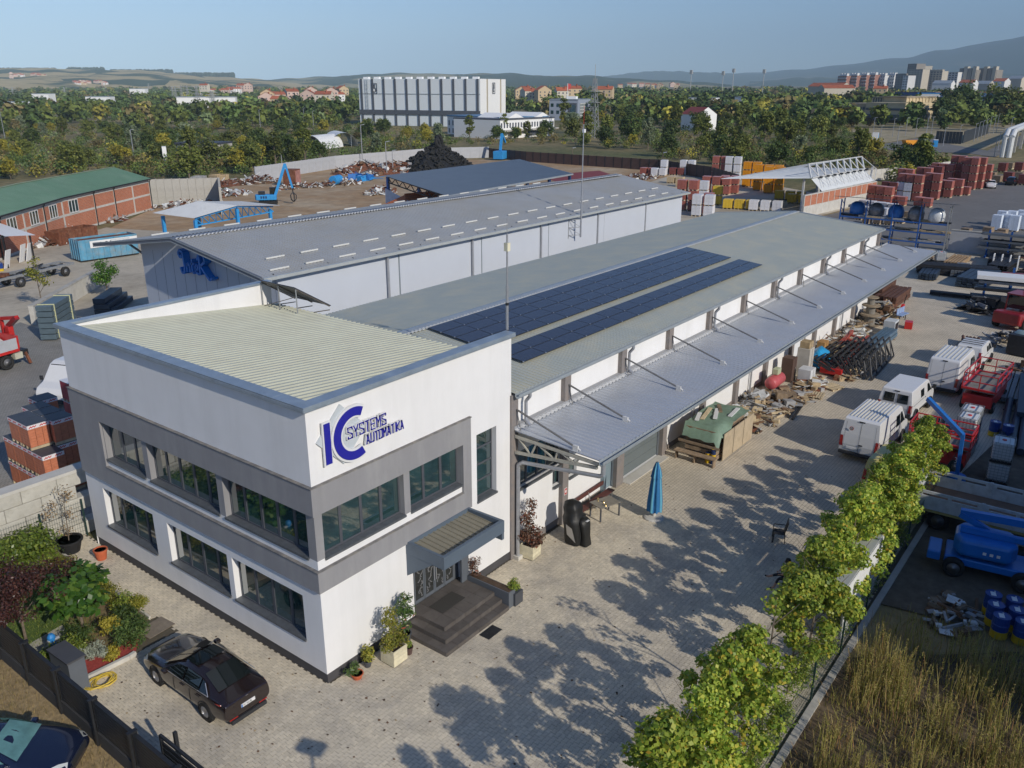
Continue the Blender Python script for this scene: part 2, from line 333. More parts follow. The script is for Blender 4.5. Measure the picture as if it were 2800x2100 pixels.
GRAV=M('gravel road',(.30,.285,.255),.95,var=.25,sc=12,stain=(.22,.19,.15),ssc=.6,samt=.7,bump=.5,bsc=60)
DRYG=M('dry grass soil',(.34,.25,.13),.95,var=.35,sc=7,stain=(.20,.15,.075),ssc=1.2,samt=.8,bump=.8,bsc=30)
WEEDS=M('weedy soil',(.12,.085,.05),.95,var=.4,sc=5,stain=(.22,.17,.10),ssc=.8,samt=.7,bump=.8,bsc=25)
zone('yard_far',[(17.6,-22),(101,-22),(101,17),(63,17),(63,.3),(17.6,.3)],PAVB,-.004)
zone('asphalt_yard',[(101,-24),(215,-30),(215,13),(180,17),(150,22),(146,21),(101,25.5)],ASPH,0.)
zone('storage_yard',[(63,17),(101,17),(101,25.5),(146,22),(150,33),(176,70),(172,74),(66,52),(71,17)],YARD,-.008)
zone('neighbour_yard',[(-70,16.9),(71,16.9),(71,52),(60,64),(46,101),(20,84),(-70,20)],YARD,-.012)
zone('grey_yard',[(-60,17.2),(15,17.2),(15,57),(-25,33),(-60,30)],YARDG,-.006)
zone('scrap_yard',[(71,52),(176,72),(181,117),(164,147),(128,146.5),(98,137.5),(60,113),(46,100),(60,64)],DIRT,-.01)
zone('gravel_road',[(-40,-22),(-9.4,-22),(-9.1,0),(-9.5,12),(-12,30),(-40,30)],GRAV,-.02)
zone('verge',[(-9.6,-24),(-4.6,-24),(-6.06,16.8),(-12,30),(-9.7,12)],DRYG,-.016)
zone('weed_field',[(-4.6,-40),(62,-40),(62,-22),(18,-20),(12,-13.0),(-4.6,-13.0)],WEEDS,-.014)
zone('truck_yard',[(18,-22),(16.5,-13),(27,-13),(62,-17),(62,-22)],M('dark yard soil',(.13,.105,.075),.95,var=.3,sc=2,bump=.5,bsc=15),0.002)
# ---- paved forecourt: interlocking double-T blocks, the nearest 300 single, the rest one mesh
base=MB().poly([(x,y,-.014)for x,y in [(-5.8,-13.0),(18.0,-13.0),(18.0,.3),(0.2,.3),(.2,17),(-1.9,17),(-1.7,8.5),(-5.8,6.9)]]).build('forecourt',JOINT);S(base)
OUT=[(-.1,-.095),(-.064,-.095),(-.036,-.07),(.036,-.07),(.064,-.095),(.1,-.095),(.1,.095),(.064,.095),(.036,.07),(-.036,.07),(-.064,.095),(-.1,.095)]
OUT=[(x*.95,y*.93)for x,y in OUT];pol=MB().prism(OUT,-.011,0);pv0,pf0=np.array(pol.v),pol.f[1:]
def paved(x,y):
 if y<.13:return -5.85<x<17.95 and y>-13.1 and not (3.7<x<7.5 and y>-2.1)
 if x<.13 and y<6.85:return x>-5.85
 return -1.6+.02*(y-8)<x<.13 and y<16.9 and not (x<-1.3 and y<8.3)
spots=[]
for j in range(-79,103):
 y=j*.165
 for i in range(-32,93):
  x=i*.2+(.1 if j % 2 else 0)
  if paved(x,y):spots.append((x,y))
def seen(x,y):
 d=np.array([x,y,0])-CAMP;z=d@_f;u,v=1400+FPX*(d@_r)/z,1050-FPX*(d@_u)/z
 return 30<u<2770 and v<2085 and not (-3.7<x<-1.2 and .9<y<6.2)
near=sorted((p for p in spots if seen(*p)),key=lambda p:(p[0]+14.8)**2+(p[1]+19.2)**2)[:300];ns=set(near)
pm=D.meshes.new('paver');pm.from_pydata([tuple(v)for v in pv0],[],pf0);pm.materials.append(PAVE)
for x,y in near:
 o=put(pm,'paver',base,(x,y,random.uniform(-.003,.003)));o.rotation_euler=(random.uniform(-.012,.012),random.uniform(-.012,.012),random.uniform(-.01,.01))
rest=np.array([p for p in spots if p not in ns]);nr=len(rest)
vv=np.repeat(pv0[None],nr,0).copy();vv[:,:,0]+= rest[:,0:1];vv[:,:,1]+= rest[:,1:2];vv[:,:,2]+= RNG.uniform(-.003,.003,(nr,1))+pv0[None,:,0]*RNG.normal(0,.015,(nr,1))+pv0[None,:,1]*RNG.normal(0,.015,(nr,1))
me=D.meshes.new('paving_blocks');fl=[np.array(f)for f in pf0];nv=len(pv0);fa=[]
for k in range(nr):fa +=[tuple(int(q)for q in f+k*nv)for f in fl]
me.from_pydata(vv.reshape(-1,3).tolist(),[],fa);me.materials.append(PAVE)
o=D.objects.new('paving_blocks',me);COL.objects.link(o);o.parent=base;o['kind']='stuff'
# ---- far hills
def hills(name,prof,dist,depth,mat,rough=6,seed=1,base_z=-5,n=120):
 rg=np.random.default_rng(seed);us=np.linspace(prof[0][0],prof[-1][0],n);vs=np.interp(us,[p[0]for p in prof],[p[1]for p in prof])
 rows=[];K=10;ph=rg.uniform(0,6,8)
 for k in range(K+1):
  t=k/K;row=[]
  for i,(u,v)in enumerate(zip(us,vs)):
   s=math.sin(t*math.pi/2);dd=dist-depth*(1-t);p=P(u,v,dist);h=p.z-base_z
   q=P(u,v,dd);z=base_z+h*s**1.3+(rough*(math.sin(i*.5+ph[k % 8])*math.sin(k*1.3+i*.21))if 0<k<K else rough*.25*math.sin(i*1.7+ph[0]))
   row.append((q.x,q.y,z))
  rows.append(row)
 back=[(P(u,236,dist+depth).x,P(u,236,dist+depth).y,base_z)for u in us];rows.append(back)
 m_=MB();m_.v=[p for r_ in rows for p in r_]
 for k in range(len(rows)-1):
  for i in range(n-1):m_.f.append((k*n+i,k*n+i+1,(k+1)*n+i+1,(k+1)*n+i));m_.m.append(0)
 return S(m_.build(name,mat,smooth=True))
def hill_mat(name,forest,field,s1,thr,s2=.02):
 m=D.materials.new(name);m.use_nodes=True;t=m.node_tree;b=t.nodes['Principled BSDF'];b.inputs['Roughness'].default_value=1;b.inputs['Specular IOR Level'].default_value=.1
 tc=t.nodes.new('ShaderNodeTexCoord');mp=t.nodes.new('ShaderNodeMapping');mp.inputs['Scale'].default_value=(1,1,6);lk(t,tc.outputs['Object'],mp.inputs[0])
 vo=t.nodes.new('ShaderNodeTexVoronoi');vo.inputs['Scale'].default_value=s1;vo.inputs['Randomness'].default_value=1;lk(t,mp.outputs[0],vo.inputs['Vector'])
 n=t.nodes.new('ShaderNodeTexNoise');n.inputs['Scale'].default_value=s1*.7;n.inputs['Detail'].default_value=6;lk(t,mp.outputs[0],n.inputs['Vector'])
 n2=t.nodes.new('ShaderNodeTexNoise');n2.inputs['Scale'].default_value=s2;n2.inputs['Detail'].default_value=6;lk(t,tc.outputs['Object'],n2.inputs['Vector'])
 cr=t.nodes.new('ShaderNodeValToRGB');e=cr.color_ramp.elements;e[0].position=thr-.03;e[0].color=(*forest,1);e[1].position=thr+.03;e[1].color=(*field,1)
 sp=t.nodes.new('ShaderNodeSeparateColor');lk(t,vo.outputs['Color'],sp.inputs[0]);ad=t.nodes.new('ShaderNodeMath');ad.operation='MULTIPLY_ADD';ad.inputs[1].default_value=.35;lk(t,sp.outputs[0],ad.inputs[0]);lk(t,n.outputs['Fac'],ad.inputs[2]);lk(t,ad.outputs[0],cr.inputs[0])
 r=t.nodes.new('ShaderNodeMapRange');r.inputs[3].default_value=.6;r.inputs[4].default_value=1.4;lk(t,n2.outputs['Fac'],r.inputs[0])
 v=t.nodes.new('ShaderNodeVectorMath');v.operation='SCALE';lk(t,cr.outputs[0],v.inputs[0]);lk(t,r.outputs[0],v.inputs['Scale']);lk(t,v.outputs[0],b.inputs['Base Color']);return m
FOR=(.045,.062,.028)
hills('farmland_hills',[(-700,178),(-300,186),(0,190),(150,189),(300,193),(420,197),(560,209),(680,217),(800,226),(950,238)],4800,2600,hill_mat('farmland',(.05,.07,.03),(.42,.32,.15),.0035,.62),5,3)
hills('wooded_hills',[(560,232),(700,219),(770,217),(850,213),(1000,204),(1100,201),(1250,203),(1400,202),(1520,209),(1600,208),(1680,213),(1760,217),(1850,222),(2000,231)],6000,2600,hill_mat('woodland',FOR,(.30,.25,.12),.0028,.80),6,5)
hills('distant_hill',[(1560,222),(1650,209),(1720,201),(1790,194),(1850,196),(1930,198),(2050,204),(2200,214)],12500,3000,hill_mat('blue forest',FOR,(.12,.12,.06),.001,.9),10,6)
hills('mountain',[(1800,222),(1950,206),(2100,198),(2180,192),(2250,186),(2330,176),(2380,169),(2480,160),(2540,146),(2560,141),(2600,137),(2640,128),(2700,121),(2760,110),(2800,103),(2950,80),(3200,60),(3600,90)],15000,6000,hill_mat('mountain forest',(.04,.06,.03),(.12,.11,.06),.0008,.88,.004),16,8)
hills('foothills',[(2050,224),(2150,216),(2300,212),(2450,214),(2600,209),(2720,200),(2800,203),(3000,198),(3300,200)],9000,2500,hill_mat('foothill forest',(.045,.065,.03),(.2,.17,.08),.0016,.85),12,9)
def ridge_wood(u0,u1,v0,hgt,dist,nm):
 a=P(u0,v0,dist);b=P(u1,v0,dist);mb=MB();n=int((b-a).length/9);d=(b-a)/n;sd=Vector((-d.y,d.x,0)).normalized();rg=random.Random(int(u0))
 for i in range(n+1):
  for k in range(4):
   c=a+d*(i+rg.uniform(-.4,.4))+sd*(k*9+rg.uniform(-3,3));r_=rg.uniform(6,9);h=hgt*rg.uniform(.75,1.05)
   mb.lathe([(r_*.7,-12),(r_,h*.45),(r_*.75,h*.8),(0.01,h)],6,(c.x,c.y,c.z))
 return tag(mb.build('distant_wood',MATS.setdefault('distant wood',M('distant wood',(.035,.05,.024),1.,var=.3,sc=.05)),None),kind='stuff')
ridge_wood(185,283,199,26,4500,'a');ridge_wood(306,470,202,22,4500,'b');ridge_wood(284,392,209,18,4200,'c');ridge_wood(-60,150,195,16,4500,'d');ridge_wood(470,640,208,18,4500,'e');ridge_wood(80,230,215,14,3800,'f')
# ================================================================ OFFICE BUILDING
off=T('office_building','white and grey two storey office block with flat cream sheet roof','building')
X=(1,0,0);Y=(0,1,0);NY=(0,-1,0);NX=(-1,0,0)
W_=MB();D_=.28
rect_wall(W_,(.1,.1,.41),X,10.2,3.24,[(4.27,7.18,.0,2.75)],NY,.5)
rect_wall(W_,(.1,.1,4.45),X,7.1,.33,[],NY,D_)
rect_wall(W_,(.1,.1,4.78),X,7.1,1.67,[(.32,4.0,0,1.67),(4.3,7.1,0,1.67)],NY,D_,1)
rect_wall(W_,(7.67,.1,3.65),X,2.63,3.79,[(.43,1.66,-.0,2.87)],NY,D_)
rect_wall(W_,(.1,.1,7.44),X,10.2,2.62,[],NY,D_)
def lw(z0,h,holes,mi,mj=None,y1=15.4):rect_wall(W_,(.1,y1,z0),(0,-1,0),y1-.1,h,[(y1-b,y1-a,c,d)for a,b,c,d in holes],NX,D_,mi,mj)
lw(.41,3.24,[(10.2,14.05,.99,2.77),(5.3,9.2,.99,2.74),(1.05,5.0,.99,2.74)],0)
lw(4.45,.33,[],0,None,13.15)
lw(4.78,1.67,[(10.2,13.1,0,1.67),(5.35,9.85,0,1.67),(.5,5.0,0,1.67)],1,None,13.15)
lw(7.44,2.62,[],0)
W_.quad((.1,15.4,0),(10.3,15.4,0),(10.3,15.4,10.06),(.1,15.4,10.06));W_.quad((10.3,.1,0),(10.3,15.4,0),(10.3,15.4,8.8),(10.3,.1,8.8))
W_.quad((10.3,.1,8.8),(10.3,.34,8.8),(10.3,.34,10.06),(10.3,.1,10.06));W_.quad((10.3,15.1,8.6),(10.3,15.4,8.6),(10.3,15.4,10.06),(10.3,15.1,10.06))
W_.quad((.3,.34,8.6),(10.3,.34,8.6),(10.3,.34,10.06),(.3,.34,10.06));W_.quad((.34,.3,8.6),(.34,15.1,8.6),(.34,15.1,10.06),(.34,.3,10.06));W_.quad((.3,15.1,8.6),(10.3,15.1,8.6),(10.3,15.1,10.06),(.3,15.1,10.06))
W_.build('wall',[WHITE,GREY],off)
B_=MB()
B_.box(0,7.67,0,.0985,6.45,7.42);B_.box(0,7.67,0,.0985,3.65,4.43);B_.box(7.2,7.67,.001,.0985,4.43,6.45)
B_.box(0.001,.0985,.0985,15.4,6.45,7.42);B_.box(.001,.0985,.0985,15.4,3.65,4.43);B_.box(.002,.0985,13.15,15.399,4.43,6.45)
B_.build('grey_band',GREY,off)
F_=MB()
F_.box(-.03,7.70,-.03,.1,7.42,7.445);F_.box(-.03,7.2,-.03,.1,4.43,4.455);F_.box(-.03,.1,.1,15.42,7.42,7.445);F_.box(-.03,.1,.1,13.15,4.43,4.455)
F_.build('flashing',M('ledge flashing',(.20,.19,.18),.8,.1,var=.3,sc=3,stain=(.30,.26,.2),ssc=3),off)
MB().box(.14,10.28,.14,15.36,0,.41).build('plinth',PLINTH,off)
C_=MB();C_.box(-.07,10.36,-.07,.42,10.06,10.16);C_.box(-.07,.42,.42,15.47,10.06,10.16);C_.box(.42,10.36,15.03,15.47,10.06,10.16)
C_.box(-.075,10.365,-.078,-.055,9.99,10.1);C_.box(-.078,-.055,-.05,15.475,9.99,10.1)
C_.build('parapet_cap',CAP,off,bevel=.008)
for k in range(15):MB().box(-.072,.422,.42+k*1.0,.424+k*1.0,10.16,10.166).build('cap_seam',CAP,off)if k % 3 == 1 else None
MB().corr((.34,.34,9.90),(10.22,0,-1.02),(0,14.76,0),50,.085,(.1,0,1)).build('roof',CREAM,off)
MB().box(10.3,10.34,.36,15.1,8.5,8.85).build('roof_edge',DARKST,off)
for a,b,n in ((.42,4.1,4),(4.4,7.2,3)):window(off,(a,.1+D_,4.8),X,NY,b-a,1.63,n)
window(off,(8.1,.1+D_,3.67),X,NY,1.23,2.82,1,horiz=4)
for a,b,n in ((10.2,13.1,3),(5.35,9.85,5),(.5,5.0,5)):window(off,(.1+D_,b,4.8),(0,-1,0),NX,b-a,1.63,n)
for a,b,n in ((10.2,14.05,4),(5.3,9.2,4),(1.05,5.0,4)):window(off,(.1+D_,b,1.42),(0,-1,0),NX,b-a,1.72,n)
FRD=M('door frame grey',(.13,.145,.165),.5,.1,var=.06)
E_=MB();E_.box(4.37,4.72,.45,.6,.51,3.16);E_.box(7.02,7.28,.45,.6,.51,3.16);E_.box(4.72,7.02,.45,.6,3.0,3.16)
E_.box(7.0,7.42,.02,.1,.5,3.2)
door=E_.build('door_frame',FRD,off)
LEAFD=M('door glass',(.04,.042,.04),.08,0,var=.3,sc=3,spec=.8);ORN=M('door ornament',(.30,.30,.31),.4,.4,var=.2)
for i in range(4):
 x0=4.74+i*.57;lf=MB().box(x0,x0+.55,.46,.5,.52,2.98).build('door_leaf',LEAFD,off)
 fr=MB();fr.box(x0,x0+.06,.44,.459,.52,2.98);fr.box(x0+.49,x0+.55,.44,.459,.52,2.98);fr.box(x0+.06,x0+.49,.44,.459,.52,.66);fr.box(x0+.06,x0+.49,.44,.459,2.86,2.98);fr.build('frame',FRD,lf)
 og=MB();rg=random.Random(i)
 for k in range(12):
  a=Vector((x0+.1+rg.random()*.34,.452,.72+k*.17));c=a
  for q in range(5):n_=c+Vector((rg.uniform(-.09,.09),0,rg.uniform(.0,.09)));n_.x=min(max(n_.x,x0+.07),x0+.48);og.bar(c,n_,.012,.035)if (n_-c).length>.01 else None;c=n_
 og.build('ornament',ORN,lf)
 if i in (1,2):MB().tube((x0+(.5 if i == 1 else .05),.40,1.1),(x0+(.5 if i == 1 else .05),.40,2.3),.02,8).build('handle',ALU,lf)
cn=MB();fz0,fz1=3.22,3.72
cn.box(4.05,7.47,-1.76,-1.62,fz0,fz1);cn.box(4.05,4.17,-1.62,.1,fz0,fz1);cn.box(7.35,7.47,-1.62,.1,fz0+.02,fz1);cn.box(4.17,7.35,-.04,.1,fz0+.1,fz1-.002)
cn.prism([(-1.75,fz0-.001),(-1.45,fz0-.001),(-1.45,fz0-.3),(-1.75,fz0-.3)],7.33,7.468,fn=lambda a,b,z:(z,a,b))
cn.prism([(-1.2,fz0-.001),(.09,fz0-.001),(.09,2.3)],4.055,4.165,fn=lambda a,b,z:(z,a,b))
can=cn.build('entrance_canopy',M('canopy paint',(.115,.15,.19),.5,.1,var=.06),off,bevel=.006)
MB().corr((4.17,-1.5,3.46),(0,1.46,.1),(3.18,0,0),13,.045,prof=((0,0),(.78,0),(.82,1),(.96,1))).build('sheet',M('canopy sheet',(.24,.22,.165),.6,var=.1,sc=2),can)
TILE=M('step tile',(.105,.092,.082),.55,var=.12,sc=4,orand=.14,stain=(.16,.145,.13),ssc=1.5,samt=.5)
st=MB();st.box(3.66,7.3,-2.12,.1,0,.155);st.box(4.02,7.3,-1.76,.1,.155,.325);st.box(4.39,7.3,-1.38,.45,.325,.495)
stp=st.build('entrance_steps',M('tile grout',(.19,.175,.16),.9),off)
def tiles(x0,x1,y0,y1,z,tw):
 nx,ny=max(1,round((x1-x0)/tw)),max(1,round((y1-y0)/tw));dx,dy=(x1-x0)/nx,(y1-y0)/ny
 for i in range(nx):
  for j in range(ny):MB().box(x0+i*dx+.006,x0+(i+1)*dx-.006,y0+j*dy+.006,y0+(j+1)*dy-.006,z,z+.015).build('tile',TILE,stp)
def risers(x0,x1,y,z0,z1,tw):
 n=max(1,round((x1-x0)/tw));d=(x1-x0)/n
 for i in range(n):MB().box(x0+i*d+.006,x0+(i+1)*d-.006,y-.014,y,z0+.004,z1+.014).build('tile',TILE,stp)
def risersx(y0,y1,x,z0,z1,tw):
 n=max(1,round((y1-y0)/tw));d=(y1-y0)/n
 for i in range(n):MB().box(x-.014,x,y0+i*d+.006,y0+(i+1)*d-.006,z0+.004,z1+.014).build('tile',TILE,stp)
tiles(4.39,7.3,-1.38,.42,.495,.58);tiles(4.02,7.3,-1.76,-1.4,.325,.6);tiles(4.02,4.38,-1.39,.1,.325,.6);tiles(3.66,7.3,-2.12,-1.78,.155,.6);tiles(3.66,4.0,-1.77,.1,.155,.6)
risers(4.39,7.3,-1.38,.325,.495,.6);risers(4.02,7.3,-1.76,.155,.325,.6);risers(3.66,7.3,-2.12,0,.155,.6)
risersx(-1.38,.1,4.39,.325,.495,.6);risersx(-1.76,.1,4.02,.155,.325,.6);risersx(-2.12,.1,3.66,0,.155,.6)
tag(MB().box(5.0,6.3,-.75,-.05,.511,.526).build('doormat',M('doormat fibre',(.05,.046,.04),.95,var=.3,sc=30)),'dark rectangular doormat on the top landing before the entrance','doormat')
g_=T('floor_grate','dark ribbed drain grate set in the paving below the steps','grate',(5.75,-2.45,0))
MB().box(-.4,.4,-.24,.24,-.01,.006).build('frame',PLASTIC,g_)
for i in range(12):MB().box(-.37,.37,-.215+i*.036,-.193+i*.036,.007,.016).build('slat',DARKST,g_)
pl=T('planter_wall','low dark grey planting trough along the right side of the steps','planter',(7.52,-1.0,0))
tr=MB();tr.box(-.2,.2,-1.1,1.0,0,.72);tr.build('trough',FRD,pl,bevel=.01);MB().box(-.16,.16,-1.06,.96,.721,.73).build('soil',SOIL,pl)
BLUE_L=M('sign blue',(.022,.022,.30),.4,var=.04);SW=M('sign white edge',(.72,.72,.71),.5,var=.03);SGR=M('sign grey',(.52,.56,.58),.45,var=.05,sc=1)
sg=T('company_sign','raised blue IC SYSTEMS AUTOMATIKA sign with a grey diamond','sign',(0,.1,0))
dc=Vector((1.43,0,8.8))
MB().prism([(dc.x-1.03,dc.z+.02),(dc.x,dc.z-1.02),(dc.x+1.03,dc.z),(dc.x,dc.z+1.02)],-.07,-.005,fn=lambda a,b,z:(a,z,b)).build('diamond',[SGR],sg)
def ring(cx,cz,r0,r1,a0,a1,y0,y1,mat,name,n=40,sx=1.,cut=None):
 m_=MB();pts=[]
 for i in range(n+1):
  a=a0+(a1-a0)*i/n;pts.append((a,(cx+r1*math.cos(a)*sx,cz+r1*math.sin(a)),(cx+r0*math.cos(a)*sx,cz+r0*math.sin(a))))
 for (q,o1,i1),(q2,o2,i2)in zip(pts[:-1],pts[1:]):m_.prism([o1,o2,i2,i1],y0,y1,fn=lambda a,b,z:(a,z,b))
 return m_.build(name,mat,sg)
ring(1.90,8.71,.52,.97,R(62),R(298),-.13,-.072,SW,'letter_edge');ring(1.90,8.71,.60,.89,R(64),R(296),-.16,-.131,BLUE_L,'letter')
MB().box(.60,.94,-.13,-.072,7.98,9.45).build('letter_edge',SW,sg);MB().box(.65,.89,-.16,-.131,8.03,9.40).build('letter',BLUE_L,sg)
def outlined(word,O,U,h,wid):
 """narrow stroke letters on a white edge"""
 GL={'S':[[(1,.82),(1,1),(0,1),(0,.62),(1,.38),(1,0),(0,0),(0,.18)]],'Y':[[(0,1),(.5,.5),(1,1)],[(.5,.5),(.5,0)]],'T':[[(0,1),(1,1)],[(.5,1),(.5,0)]],
          'E':[[(1,1),(0,1),(0,0),(1,0)],[(0,.5),(.8,.5)]],'M':[[(0,0),(0,1),(.5,.45),(1,1),(1,0)]],'A':[[(0,0),(.5,1),(1,0)],[(.22,.3),(.78,.3)]],
          'U':[[(0,1),(0,0),(1,0),(1,1)]],'O':[[(0,0),(0,1),(1,1),(1,0),(0,0)]],'I':[[(.5,0),(.5,1)]],'K':[[(0,0),(0,1)],[(1,1),(0,.45),(1,0)]]}
 n=len(word);wts=[.35 if c == 'I' else 1 for c in word];cw=wid/sum(wts);x=0
 for c,wt in zip(word,wts):
  e=MB();b=MB();w0=cw*wt*.70
  for st_ in GL[c]:
   for (a0,b0),(a1,b1)in zip(st_[:-1],st_[1:]):
    q0=Vector((O[0]+x+a0*w0,0,O[2]+b0*h));q1=Vector((O[0]+x+a1*w0,0,O[2]+b1*h));dd=(q1-q0).normalized()*.018
    e.bar(q0-dd+Vector((-.012,-.11,0)),q1+dd+Vector((-.012,-.11,0)),.085,.07,up=(0,1,0));b.bar(q0-dd*.9+Vector((0,-.15,0)),q1+dd*.9+Vector((0,-.15,0)),.043,.012,up=(0,1,0))
  e.build('letter_edge',SW,sg);b.build('letter',BLUE_L,sg);x += cw*wt
outlined('SYSTEMS',(1.60,0,8.60),X,.37,1.74);outlined('AUTOMATIKA',(2.36,0,8.17),X,.31,1.76)
rk=T('solar_rack','tilted solar panel rack on posts at the back of the office roof','solar panel',(9.7,12.4,8.95))
RAM=M('bronze rail',(.16,.14,.12),.5,.4,var=.2)
for i,y in enumerate((0,1.3,2.62)):
 MB().tube((0,y,-.02),(0,y,1.25),.03,8).build('post',STEELP,rk);MB().bar((0,y,1.25),(1.95,y,.06),.05).build('rail',RAM,rk);MB().bar((0,y,.02),(1.95,y,-.12),.04).build('rail',RAM,rk)
MB().bar((0,0,.9),(0,2.62,.05),.035).build('brace',RAM,rk)
PB=M('panel back',(.22,.21,.19),.6,var=.1)
for j in range(3):
 a=j*.9-.05;p0,p1=Vector((-.12,0,1.36)),Vector((2.0,0,.07));nrm=Vector((.52,0,.85))*.035
 m_=MB();q=[p0+Vector((0,a,0)),p1+Vector((0,a,0)),p1+Vector((0,a+.87,0)),p0+Vector((0,a+.87,0))]
 m_.add([*q,*[p+nrm for p in q]],[(3,2,1,0)],1);m_.add([*q,*[p+nrm for p in q]],[(4,5,6,7),(0,1,5,4),(1,2,6,5),(2,3,7,6),(3,0,4,7)],0);m_.build('solar_panel',[PV,PB],rk)
# ================================================================ WAREHOUSE
wh=T('warehouse','long white warehouse with grey pilasters, shallow gable roof and side awning','building')
WW=MB();ys=.25
rect_wall(WW,(10.3,ys,0),X,52.7,5.6,[(.65,3.9,3.05,4.75),(3.27,3.95,2.1,2.86),(4.5,5.25,2.1,2.86),(7.65,8.75,0,2.7),(9.45,13.6,0,4.4)],NY,.22)
rect_wall(WW,(10.3,ys,5.6),X,52.7,2.0,[],NY,.2)
WW.poly([(63,ys,0),(63,15.4,0),(63,15.4,7.6),(63,7.75,8.38),(63,ys,7.6)]);WW.quad((10.3,15.4,0),(63,15.4,0),(63,15.4,7.6),(10.3,15.4,7.6))
WW.build('wall',WHITE,wh)
for a,b in ((24.2,63.0),(10.3,17.8)):MB().box(a,b,.235,.249,0,.32).build('wall_base',PILAS,wh)
PX=[14.31+4.87*k for k in range(11)]
for x in [10.45]+PX:MB().box(x-.23,x+.23,.02,.2485,0,7.52).build('pilaster',PILAS,wh,bevel=.01)
MB().box(17.75,17.95,.03,.249,0,4.9).build('door_jamb',DOORB,wh);MB().box(19.2,19.65,.03,.249,0,5.2).build('pilaster',PILAS,wh)
MB().box(17.96,19.05,.4,.46,.02,2.68).build('door',DOORB,wh)
gd=MB();[gd.box(19.76,23.9,.40,.45,.03+.55*i,.03+.55*(i+1)-.015)for i in range(8)];gd.build('garage_door',DOORG,wh)
window(wh,(10.95,ys+.2,3.05),X,NY,3.25,1.7,4,sill=True);window(wh,(13.57,ys+.2,2.1),X,NY,.68,.76,2,.03);window(wh,(14.8,ys+.2,2.1),X,NY,.75,.76,1,.03)
MB().box(19.7,24.0,-.35,.25,0,.035).build('threshold',CONCL,wh)
rf=MB().corr((10.36,-.12,7.6),(0,7.87,.79),(52.75,0,0),211,.045,(0,-.1,1)).build('roof_slope',WROOF,wh)
MB().corr((63.11,15.5,7.6),(0,-7.75,.79),(-52.75,0,0),211,.045,(0,.1,1)).build('roof_slope',WROOF,wh)
rc=MB();rc.add([(10.36,7.45,8.42),(63.11,7.45,8.42),(63.11,7.75,8.475),(10.36,7.75,8.475),(10.36,8.05,8.42),(63.11,8.05,8.42)],[(0,1,2,3),(3,2,5,4)]);rc.build('ridge_cap',GUT,wh)
MB().corr((10.36,7.30,8.40),(0,.16,.016),(52.75,0,0),211,.055,(0,-.1,1)).build('ridge_filler',M('filler white',(.62,.62,.58),.6),wh)
gt=MB();gt.prism([(-.10,7.64),(-.10,7.50),(-.16,7.44),(-.26,7.44),(-.31,7.5),(-.31,7.63),(-.29,7.63),(-.28,7.52),(-.12,7.52)],10.3,63.15,fn=lambda a,b,z:(z,a,b));gt.build('gutter',GUT,wh)
vg=MB();vg.bar((63.05,-.2,7.60),(63.05,7.78,8.42),.22,.12);vg.bar((63.05,15.6,7.60),(63.05,7.78,8.42),.22,.12);vg.build('verge_trim',GUT,wh)
MB().box(62.99,63.12,.0,.4,0,7.5).build('pilaster',PILAS,wh)
for x in (PX[1],PX[3],PX[5],PX[7],PX[9],10.75):
 MB().pipe([(x+.42,-.2,7.5),(x+.42,-.2,7.3),(x+.42,-.0,7.05),(x+.42,-.0,6.2),(x+.42,-.22,6.03)],.075,8).build('downpipe',PIPE,wh)
for x in (27.6,36,46,55):MB().pipe([(x,-3.9,5.62),(x,-3.7,5.35),(x+.1,-.6,5.05),(x+.1,.1,4.9),(x+.1,.1,.1)],.065,8).build('downpipe',PIPE,wh)
aw=MB().corr((10.4,-4.12,5.78),(0,4.1,.2),(54.9,0,0),183,.035,(0,-.05,1),th=.03).build('awning',AWN,wh)
MB().corr((10.4,-.16,6.0),(0,.16,.01),(54.9,0,0),183,.06,(0,-.05,1)).build('filler',M('filler pale',(.68,.68,.67),.6),aw)
MB().box(10.4,63.0,-.0,.246,5.985,6.14).build('flashing',M('grey flashing',(.33,.335,.345),.6,.1,var=.08),aw)
MB().prism([(-4.10,5.82),(-4.10,5.66),(-4.16,5.6),(-4.25,5.6),(-4.30,5.66),(-4.30,5.79),(-4.28,5.79),(-4.27,5.67),(-4.12,5.67)],10.3,65.4,fn=lambda a,b,z:(z,a,b)).build('gutter',GUT,aw)
for x in [10.5]+PX:
 m_=MB();m_.tube((x+.05,-.0,6.85),(x+.02,-2.85,6.0),.042,8);m_.tube((x+.05,.0,6.85),(x+.05,-.2,6.0),.02,6);m_.build('strut',M('strut steel',(.20,.195,.19),.5,.3,var=.2),aw)
 m_=MB();m_.box(x-.02,x+.06,-3.02,-2.78,5.84,6.06);m_.tube((x+.02,-2.85,6.05),(x+.02,-3.12,5.9),.035,6);m_.build('bracket',M('bracket white',(.66,.65,.62),.5),aw)
tr=MB();xa=10.46
top=[Vector((xa,-.0,5.72)),Vector((xa,-4.0,5.58))];bot=[Vector((xa,-.0,5.0)),Vector((xa,-3.95,5.42))]
tr.bar(*top,.1,.12);tr.bar(*bot,.1,.12)
for k,(i,j)in enumerate(((.03,.2),(.2,.27),(.27,.5),(.5,.53),(.53,.75),(.75,.78))):tr.bar(top[0].lerp(top[1],i)if k % 2 == 0 else bot[0].lerp(bot[1],i),bot[0].lerp(bot[1],j)if k % 2 == 0 else top[0].lerp(top[1],j),.06)
tr.build('truss',BEIGEST,aw)
for x in PX[1:]:
 m_=MB();m_.bar((x,-.0,5.70),(x,-4.0,5.56),.08);m_.bar((x,0,5.05),(x,-3.95,5.42),.07);m_.build('truss',BEIGEST,aw)
